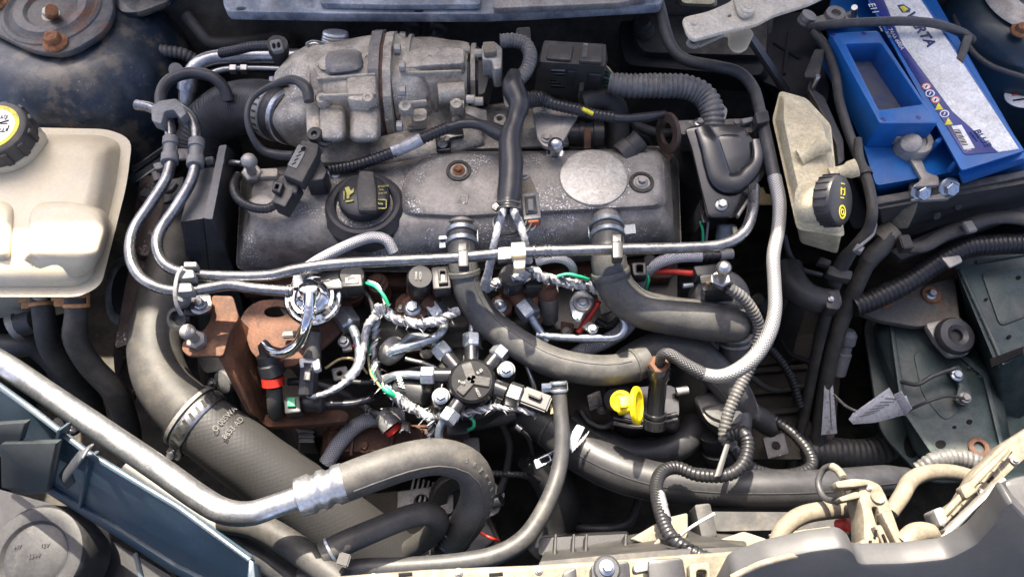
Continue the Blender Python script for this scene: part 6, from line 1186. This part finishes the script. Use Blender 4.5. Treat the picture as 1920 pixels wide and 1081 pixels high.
h = H('drain_hose', 'grey rubber hose bent double above the front panel', 'hose', [(606, 1040, -.05), (640, 1020, -.05), (700, 994, -.055), (760, 970, -.06), (802, 962, -.07), (822, 978, -.09), (806, 1004, -.12), (770, 1030, -.15)], [24, 23, 22, 22, 22, 21, 20, 20], rubberd, seg=22)
ring_at(h, 616, 1034, 6, zinc, 1.08, 'clamp'); bar('clamp_ear', (634, 1046, -.03), (656, 1052, -.03), 24, 12, plasticd, h)
H('front_hose', 'dusty hose running along the refrigerant pipe to the front', 'hose', [(420, 975, -.08), (480, 985, -.07), (530, 1010, -.06), (580, 1045, -.055), (640, 1090, -.05)], [24, 25, 25, 26, 26], rubberd, 'hoses beside the refrigerant pipe', seg=22)
H('front_hose', 'dark lower hose hidden beneath the refrigerant pipe', 'hose', [(240, 880, -.10), (330, 940, -.10), (420, 1000, -.10), (500, 1050, -.10), (560, 1095, -.10)], [22, 23, 24, 24, 24], rubber, 'hoses beside the refrigerant pipe', seg=22)
H('drain_pipe', 'thin steel drain pipe peeking below the refrigerant pipe', 'pipe', [(108, 790, -.12), (120, 806, -.10), (140, 808, -.10), (150, 790, -.12)], 8, pipedk)

# ---------------------------------------------------------------- further small lines in the gaps
def small(name, label, cat, pts, r, m=rubber, **k): return H(name, label, cat, pts, r, m, **k)
small('rear_conduit', 'ribbed black conduit emerging from the heat mat left of the gas pipe', 'conduit', [(270, 92, -.02), (300, 95, -.02), (345, 102, -.03), (385, 125, -.05)], 11, conduitg, corr=(.0055, .06))
small('rear_hose', 'dusty hose sagging behind the gas pipe below the heat mat', 'hose', [(350, 30, -.02), (375, 60, -.03), (400, 82, -.04), (470, 80, -.05), (540, 70, -.06)], 13, rubberd)
small('body_clip', 'round grey body plug beside the black hose loop', 'plug', [(330, 132, -.02), (330, 131, -.015)], 13, dullsteel)
small('heater_hose', 'black heater hose crossing the dark gap behind the lifting eye', 'hose', [(1160, 215, -.06), (1200, 240, -.07), (1240, 250, -.08), (1290, 250, -.10)], 10, rubber)
small('earth_strap', 'thin black lead hanging between the vent hose and mount cover', 'wire', [(1180, 225, -.03), (1195, 250, -.05), (1215, 262, -.07), (1230, 300, -.10)], 4, rubberc)
small('lower_lead', 'thin ribbed lead crossing behind the refrigerant hose', 'conduit', [(915, 886, -.14), (945, 888, -.15), (980, 890, -.16), (1010, 900, -.19)], 6, conduit, corr=(.005, .06))
small('lower_lead', 'dark lead dropping below the distributor towards the alternator', 'wire', [(940, 790, -.16), (955, 830, -.19), (950, 880, -.22), (935, 930, -.24)], 7, rubber)
small('lower_lead', 'black cable looped under the alternator terminal', 'cable', [(800, 1030, -.24), (770, 1046, -.23), (730, 1050, -.23), (700, 1036, -.24)], 8, rubberc)
small('brake_line', 'thin dark brake line along the rail behind the expansion tank', 'pipe', [(250, 320, -.07), (290, 292, -.06), (322, 268, -.05), (345, 240, -.05)], 7, pipedk)
t = thing('timing_plug', 'small black plug and lead left of the fuel pipe connectors', 'plug'); plate('shell', [(282, 322), (298, 316), (304, 332), (288, 340)], .012, plastic, t, -.02, rnd=.002); plate('shell_cap', [(286, 306), (304, 302), (306, 314), (290, 318)], .012, plasticg, t, -.015, rnd=.002); tube('lead', [(292, 336, -.025), (300, 352, -.03), (318, 358, -.035), (330, 345, -.035)], 6, rubberc, t)
t = thing('yellow_mount', 'bit of yellow bracket showing beside the mount cover', 'bracket'); plate('tab', [(1420, 352), (1432, 350), (1436, 362), (1450, 364), (1450, 382), (1420, 382)], .004, copperw, t, -.06, rnd=.001)

t = thing('injection_pump', 'black oily injection pump casting behind the distributor hub', 'pump')
lathe('body', P(885, 716, -.112), V((0, -.1, 1)), [(0, 12), (60, 12), (72, 4), (76, -10), (80, -60)], dark2, t, 40)
for a in (20, 75, 130, 200, 260, 320):
    q = P(885, 716, -.112)+V((math.cos(math.radians(a)), math.sin(math.radians(a)), 0))*.038+Z*.006; bolt(q, 8, dullsteel, t)
loft('lower_case', [([(800, 760), (960, 750), (965, 800), (800, 810)], -.2), ([(806, 756), (950, 748), (955, 782), (806, 790)], -.135)], dark2, t, .008)
t = thing('head_bolts', 'row of dark bolts along the rear edge of the cylinder head', 'bolt row') if False else None
def bracket(label, pts, z_, m, holes=(), bolts=(), cat='bracket'):
    t = thing('small_bracket', label, cat); plate('plate', pts, .005, m, t, z_, rnd=.003, holes=holes)
    for x, y, r in bolts: bolt(P(x, y, z_+.001), r, dullsteel, t)
    return t
bracket('rusty clamp plate between the second injector and the pipe gland', [(742, 560), (756, 548), (770, 556), (764, 590), (748, 604), (738, 590)], -.082, rustd, (), ((752, 578, 9),))
bracket('rusty plate under the foil wires right of the third injector', [(996, 560), (1016, 552), (1020, 600), (1004, 612), (990, 596)], -.085, rust, (), ((1006, 590, 8),))
bracket('dull plate behind the zinc clamp plate', [(1120, 548), (1150, 540), (1156, 580), (1128, 590)], -.085, aludark, ((1138, 560, 7),), ())
bracket('grey tab under the coupling with the green button', [(620, 690), (650, 684), (654, 706), (626, 714)], -.10, dullsteel, ((636, 699, 5),), ())
bracket('dark tab beside the red terminal lead', [(1052, 600), (1078, 606), (1072, 640), (1050, 634)], -.095, rustd, (), ((1062, 620, 9),))
bracket('dusty tab below the oil separator', [(1100, 740), (1126, 730), (1132, 760), (1106, 770)], -.14, aludark, (), ((1116, 750, 8),))
def lead(label, pts, r, m, cat='wire', **k): return H('engine_lead', label, cat, pts, r, m, **k)
lead('black lead from the first injector socket to the foil wires', [(682, 545, -.04), (694, 560, -.045), (700, 590, -.05), (694, 625, -.06)], 4, rubberc)
lead('thin black lead crossing under the pipe gland', [(640, 712, -.085), (690, 716, -.09), (740, 700, -.095), (790, 690, -.095)], 4.5, rubberc)
lead('tan lead curling past the terminal nut in the hollow', [(610, 690, -.085), (640, 672, -.08), (668, 676, -.08), (690, 700, -.085)], 2.6, copperw)
lead('thin steel return pipe behind the distributor', [(760, 672, -.095), (820, 690, -.10), (830, 720, -.10), (812, 756, -.10)], 4.5, steel, 'pipe')
lead('black ribbed lead behind the zinc clamp plate', [(1118, 600, -.09), (1140, 610, -.095), (1160, 596, -.095), (1178, 570, -.09)], 6, conduit, 'conduit', corr=(.004, .06))
lead('slim steel pipe dropping between hub and coolant hose', [(965, 655, -.085), (985, 680, -.09), (1000, 720, -.10), (1004, 745, -.11)], 5, steel, 'pipe')
lead('black lead looping below the oil separator', [(1090, 770, -.15), (1104, 790, -.15), (1130, 800, -.15), (1150, 790, -.15)], 5, rubber)
lead('ribbed lead crossing the gearbox', [(1400, 640, -.20), (1440, 650, -.22), (1480, 700, -.25), (1500, 760, -.28)], 8, conduit, 'conduit', corr=(.005, .06))
lead('dusty earth lead on the gearbox top', [(1330, 640, -.18), (1400, 700, -.24), (1450, 730, -.28), (1520, 720, -.29)], 6, rubberd)
lead('grey pipe stub low beside the gearbox', [(1420, 560, -.18), (1440, 590, -.22), (1470, 610, -.26)], 12, rubberd, 'hose')
bracket('dusty cast lug on the gearbox top', [(1400, 600), (1440, 590), (1452, 630), (1420, 645)], -.27, aludark, (), ((1424, 616, 10),), 'lug')
bracket('pale cast lug low behind the looped conduit', [(1430, 820), (1470, 810), (1480, 850), (1440, 860)], -.3, aludark, ((1455, 835, 8),), (), 'lug')
# ================================================================ front: shroud, slam panel, lamp bracket
t = thing('front_shroud', 'slate blue plastic radiator shroud strip with a clip tab', 'shroud')
SP = ((60, 772, .03), (330, 952, .03), (210, 992, -.075))          # the strip leans towards the front
def up(k):
    a, b, c = (Q(q) for q in SP); n = (b-a).cross(c-a).normalized(); n = n if n.dot(CAM-a) > 0 else -n
    return tuple(q+n*k for q in (a, b, c))
plate('strip', [(-40, 700), (60, 772), (160, 850), (330, 952), (468, 1050), (470, 1100), (380, 1100), (322, 1064), (210, 992), (92, 918), (-40, 830)], .006, shroud, t, rnd=.004, bev=.002, plane=up(0))
plate('inner_edge', [(-40, 690), (60, 762), (162, 842), (332, 944), (472, 1046), (466, 1054), (328, 954), (158, 852), (56, 774), (-40, 704)], .012, shroud, t, .036, rnd=.001, bev=.0015)
plate('outer_edge', [(50, 905), (92, 914), (212, 988), (324, 1060), (400, 1098), (380, 1106), (318, 1072), (206, 1000), (88, 926), (50, 918)], .012, shroud, t, rnd=.001, bev=.002, plane=up(.004))
plate('cross_rib', [(106, 806), (112, 806), (88, 922), (80, 920)], .012, shroud, t, plane=up(.008), rnd=.001); plate('cross_rib', [(164, 856), (170, 858), (150, 954), (144, 950)], .010, shroud, t, plane=up(.005), rnd=.001)
shd = mat('shroud_dark', (.018, .024, .026), .5, dust=.25, dcol=(.11, .105, .085))
plate('upright_panel', [(0, 832), (106, 830), (86, 924), (50, 928), (2, 914)], .006, shd, t, plane=up(.03), rnd=.003)
plate('upright_panel', [(-40, 798), (48, 792), (36, 830), (-40, 838)], .006, shd, t, plane=up(.026), rnd=.003)
q_ = up(.016); n_ = (q_[1]-q_[0]).cross(q_[2]-q_[0]).normalized()
tube('clip_tab', [PL(122, 892, q_[0], n_), PL(140, 868, q_[0], n_), PL(155, 850, q_[0], n_), PL(166, 840, up(.004)[0], n_)], [13, 14, 14, 12], covp, t, flat=.35)
plate('clip_recess', [(108, 892), (126, 866), (140, 905), (124, 918)], .003, shd, t, plane=up(.0012), rnd=.003)
plate('tail', [(466, 1046), (476, 1052), (480, 1100), (462, 1100)], .02, shroud, t, .036, rnd=.002)
bar('lower_brace', (254, 1036, -.10), (270, 1100, -.10), 8, 8, shroud, t)
t = thing('headlamp', 'black headlamp back with a round rubber cap beside the shroud', 'headlamp')
loft('housing', [([(-60, 930), (240, 1000), (360, 1100), (360, 1200), (-60, 1200)], -.24), ([(-60, 900), (100, 945), (330, 1085), (340, 1160), (-60, 1160)], -.15)], plastic, t, .01)
c = P(68, 1042, -.085); lathe('cap', c, V((.0, -.1, 1)), [(0, 6), (50, 6), (58, 2), (64, 8), (76, 10), (88, 6), (94, -4), (96, -40), (100, -80)], mat('lamp_cap', (.040, .040, .042), .55, dust=.35, dcol=(.17, .155, .13), bump=.12), t, 56)
textpx('H7', (26, 1030), (50, 1026), -.0805, 8, MATS['lamp_cap'], t); textpx('55W', (52, 1045), (84, 1042), -.0805, 8, MATS['lamp_cap'], t); textpx('12V', (76, 1026), (104, 1024), -.0805, 7, MATS['lamp_cap'], t)
# slam panel
t = thing('slam_panel', 'sunlit beige dusty upper cross panel along the front edge', 'cross panel')
plate('top', [(560, 1084), (800, 1066), (1000, 1058), (1130, 1050), (1250, 1040), (1400, 1030), (1400, 1110), (560, 1110)], .02, tanp, t, .02, rnd=.004, bev=.003)
loft('rear_web', [([(1020, 1030), (1250, 990), (1400, 1000), (1400, 1060), (1020, 1070)], -.12), ([(1010, 1052), (1250, 1030), (1400, 1024), (1400, 1050), (1010, 1070)], .0)], plasticd, t, .004)
t = thing('bonnet_latch', 'black bonnet latch block with a zinc bolt on the front panel', 'latch')
plate('base', [(1108, 1058), (1180, 1050), (1184, 1110), (1110, 1110)], .02, plastic, t, .045, rnd=.004); lathe('seat', P(1138, 1066, .046), Z, [(0, 2), (22, 2), (26, -2)], rubberc, t, 28); bolt(P(1138, 1063, .048), 15, zinc, t, tall=1.5)
plate('block', [(1215, 1048), (1280, 1044), (1292, 1110), (1218, 1110)], .03, plastic, t, .055, rnd=.004); plate('pawl', [(1188, 1056), (1216, 1050), (1220, 1068), (1190, 1074)], .014, dullsteel, t, .05, rnd=.003); plate('side_tab', [(1055, 1072), (1080, 1062), (1084, 1110), (1052, 1110)], .01, plastic, t, .035, rnd=.003)
plate('end_block', [(1292, 1056), (1330, 1052), (1336, 1110), (1296, 1110)], .014, tanp, t, .04, rnd=.003, holes=[rect(1316, 1078, 20, 22, 0)])
t = thing('fan_cowl', 'black fan cowl with webs behind the front panel', 'cowl')
loft('body', [([(1020, 1000), (1180, 990), (1200, 1050), (1020, 1060)], -.30), ([(1010, 1008), (1175, 1000), (1180, 1030), (1010, 1040)], -.10)], plastic, t, .004)
for x in (1040, 1074, 1098, 1172): plate('web', [(x, 1000), (x+5, 1000), (x+3, 1052), (x-4, 1052)], .03, plasticd, t, -.06, rnd=.001)
H('fan_lead', 'black fan cable hanging below the radiator hose', 'cable', [(1200, 930, -.28), (1190, 960, -.27), (1170, 985, -.26), (1120, 990, -.26), (1060, 985, -.28)], 9, rubberc)
t = thing('air_guide', 'sunlit beige plastic air guide behind the front panel', 'air guide')
plate('fold', [(1180, 1010), (1248, 970), (1290, 960), (1290, 1000), (1270, 1040), (1225, 1040), (1210, 1018)], .006, tanp, t, -.06, rnd=.003); plate('corner', [(1212, 1035), (1236, 1006), (1254, 1042), (1250, 1052)], .006, tanp, t, -.04, rnd=.002)
loft('box', [([(1300, 960), (1620, 960), (1620, 1060), (1330, 1060)], -.22), ([(1305, 958), (1600, 960), (1610, 990), (1340, 995)], -.10)], plasticd, t, .006)
plate('box_wall', [(1302, 945), (1332, 942), (1346, 1005), (1316, 1010)], .03, plasticd, t, -.07, rnd=.003); plate('lit_ledge', [(1350, 1010), (1395, 995), (1440, 1010), (1420, 1050), (1350, 1040)], .006, tanp, t, -.05, rnd=.003)
plate('lit_ledge', [(1440, 1000), (1560, 985), (1560, 1010), (1470, 1030)], .006, tanp, t, -.05, rnd=.003)
tube('pink_pipe', [(1278, 1020, -.03), (1310, 1034, -.02), (1352, 1052, -.01)], 7, mat('faded_pink', (.42, .28, .22), .6), t)
t = thing('black_plug', 'black rubber plug at the foot of the sunlit hose', 'plug'); loft('body', [([(1370, 1060), (1440, 1050), (1440, 1075), (1370, 1080)], -.01), ([(1376, 1030), (1408, 1022), (1434, 1040), (1426, 1064), (1378, 1066)], .04), ([(1384, 1036), (1406, 1030), (1424, 1042), (1418, 1056), (1386, 1058)], .048)], plastic, t, .004)
H('washer_hose', 'sunlit tan dusted hose running into the cream lamp bracket', 'hose', [(1425, 1062, .0), (1450, 1030, .005), (1470, 990, .008), (1505, 965, .008), (1560, 955, .004), (1625, 952, .0)], [14, 15, 16, 17, 17, 15], tanhose, seg=22)
H('washer_hose', 'tan dusted hose bending behind the lamp bracket towards the wing', 'hose', [(1670, 960, -.02), (1690, 930, -.02), (1708, 900, -.03), (1740, 886, -.04), (1790, 886, -.05), (1850, 905, -.06)], [14, 15, 15, 15, 15, 15], tanhose, seg=22)
t = thing('lamp_bracket', 'cream plastic lamp adjuster bracket catching the sun', 'bracket')
plate('upright', [(1608, 900), (1628, 896), (1652, 906), (1666, 934), (1676, 960), (1690, 1000), (1720, 1040), (1622, 1045), (1618, 960), (1610, 930)], .03, tanp, t, .055, rnd=.004, bev=.003, holes=[[(1636, 950), (1645, 950), (1655, 980), (1646, 984)]])
plate('hook_top', [(1566, 902), (1600, 896), (1628, 898), (1630, 908), (1600, 912), (1570, 914)], .014, tanp, t, .06, rnd=.002); plate('hook_bottom', [(1572, 932), (1606, 920), (1616, 924), (1614, 932), (1578, 940)], .012, tanp, t, .055, rnd=.002); bar('hook_side', (1570, 905, .05), (1578, 930, .045), 10, 20, tanp, t)
lathe('boss', P(1646, 930, .056), Z, [(0, 1.5), (10, 1.5), (13, 3), (14, 0)], tanp, t, 26)
plate('foot', [(1612, 1012), (1648, 1004), (1652, 1042), (1618, 1046)], .03, tanp, t, .065, rnd=.003); 
for pts in (((1652, 960), (1660, 958), (1700, 1036), (1690, 1038)), ((1640, 985), (1648, 984), (1672, 1038), (1664, 1040))): plate('rib', list(pts), .012, tanp, t, .064, rnd=.001)
tube('side_cup', [(1690, 1020, .05), (1716, 1000, .05), (1742, 998, .045), (1758, 1010, .04)], [18, 20, 18, 10], tanp, t, seg=20)
H('bracket_cable', 'black cable loop with a sunlit sleeve entering the lamp bracket', 'cable', [(1582, 900, .05), (1574, 884, .04), (1562, 874, .03), (1544, 880, .02), (1534, 905, .015), (1545, 932, .02), (1570, 940, .035)], [6, 7, 7, 6, 6, 6, 6], rubber)
H('lever_sleeve', 'short cream sleeve on the cable above the lamp bracket', 'sleeve', [(1560, 874, .036), (1572, 882, .042), (1582, 896, .05)], 7.5, tanp)
t = thing('red_grommet', 'small red plastic grommet in the shade of the lamp bracket', 'grommet'); rod('grommet', (1572, 986, -.02), (1592, 982, -.01), 13, red, t, 22); rod('socket', (1590, 984, -.02), (1620, 990, -.02), 18, plastic, t)
t = thing('lamp_rail', 'sunlit cream rail with clips rising towards the right wing', 'rail')
plate('rail', [(1742, 1000), (1760, 960), (1800, 932), (1830, 880), (1880, 830), (1960, 780), (1960, 830), (1900, 880), (1840, 940), (1790, 985), (1758, 1012)], .02, tanp, t, .03, rnd=.004, bev=.003)
plate('rail_ridge', [(1766, 960), (1836, 884), (1890, 836), (1894, 844), (1844, 896), (1774, 970)], .006, tanp, t, .036, rnd=.001); plate('clip', [(1750, 954), (1768, 948), (1780, 976), (1764, 988)], .02, plasticg, t, .055, rnd=.003); plate('clip', [(1800, 912), (1822, 900), (1832, 920), (1812, 936)], .01, tanp, t, .042, rnd=.003)
plate('rope_seal', [(1690, 1046), (1752, 1012), (1860, 910), (1885, 890), (1892, 900), (1866, 922), (1770, 1020), (1712, 1056)], .02, dullsteel, t, .045, rnd=.004, bev=.004)
t = thing('front_bumper', 'smooth grey bumper and lamp surround along the lower right edge', 'bumper')
plate('skin', [(1340, 1140), (1375, 1076), (1440, 1052), (1520, 1034), (1585, 1026), (1602, 1036), (1612, 1058), (1700, 1056), (1780, 1048), (1830, 1022), (1870, 977), (1890, 947), (1900, 942), (2010, 1060), (2010, 1160), (1340, 1160)], .02, bumper, t, rnd=.006, bev=.003, plane=((1440, 1052, .09), (1780, 1048, .09), (1600, 1110, .045)))
plate('lamp_edge', [(1880, 902), (1905, 892), (1990, 880), (1990, 1010), (1935, 1000), (1912, 950)], .03, bumper, t, .06, rnd=.008, bev=.004)
loft('lamp_well', [([(1780, 1040), (1880, 920), (1930, 1000), (1830, 1060)], -.12), ([(1750, 1045), (1880, 905), (1910, 950), (1830, 1040)], .02)], plastic, t, .006)
plate('foam_strip', [(1810, 1040), (1846, 990), (1880, 952), (1886, 958), (1856, 1004), (1822, 1046)], .012, tanp, t, .07, rnd=.003)
tube('rubber_beading', [(1372, 1082, .078), (1400, 1068, .084), (1440, 1052, .093), (1520, 1034, .094), (1584, 1026, .094)], 6, tanp, t, jit=.04)

t = COL.objects['lamp_rail']
for i in range(7): plate('rib', rect(1776+i*19, 976-i*20-(i > 3)*2, 5, 26, 42), .008, tanp, t, .040, rnd=.0005)
for x, y in ((1772, 990), (1838, 922), (1902, 862)): bolt(P(x, y, .032), 8, dullsteel, t, name='screw')
for x, y in ((1794, 966), (1858, 898)): plate('slot', rect(x, y, 14, 5, -46), .002, blackp, t, .0312, bev=.0002)  # black strips laid on top, painted for the dark of recessed slots
t = COL.objects['lamp_bracket']
for x, y, w_, h_, a in ((1632, 1022, 5, 20, 4), (1642, 1000, 4, 16, 10), (1660, 1010, 4, 22, -22)): plate('slot', rect(x, y, w_, h_, a), .002, blackp, t, .0665, bev=.0002)  # slot shade painted as black strips, nothing is cut out
bolt(P(1630, 914, .056), 6, dullsteel, t, name='screw')
t = COL.objects['slam_panel']
for x, y in ((700, 1082), (860, 1072), (1010, 1068)): bolt(P(x, y, .021), 8, dullsteel, t, name='screw')
for x in (760, 930): plate('slot', rect(x, 1076, 26, 7, -5), .002, blackp, t, .0207, bev=.0002)  # uncut sheet: the dark of each slot is a black painted strip
finish()
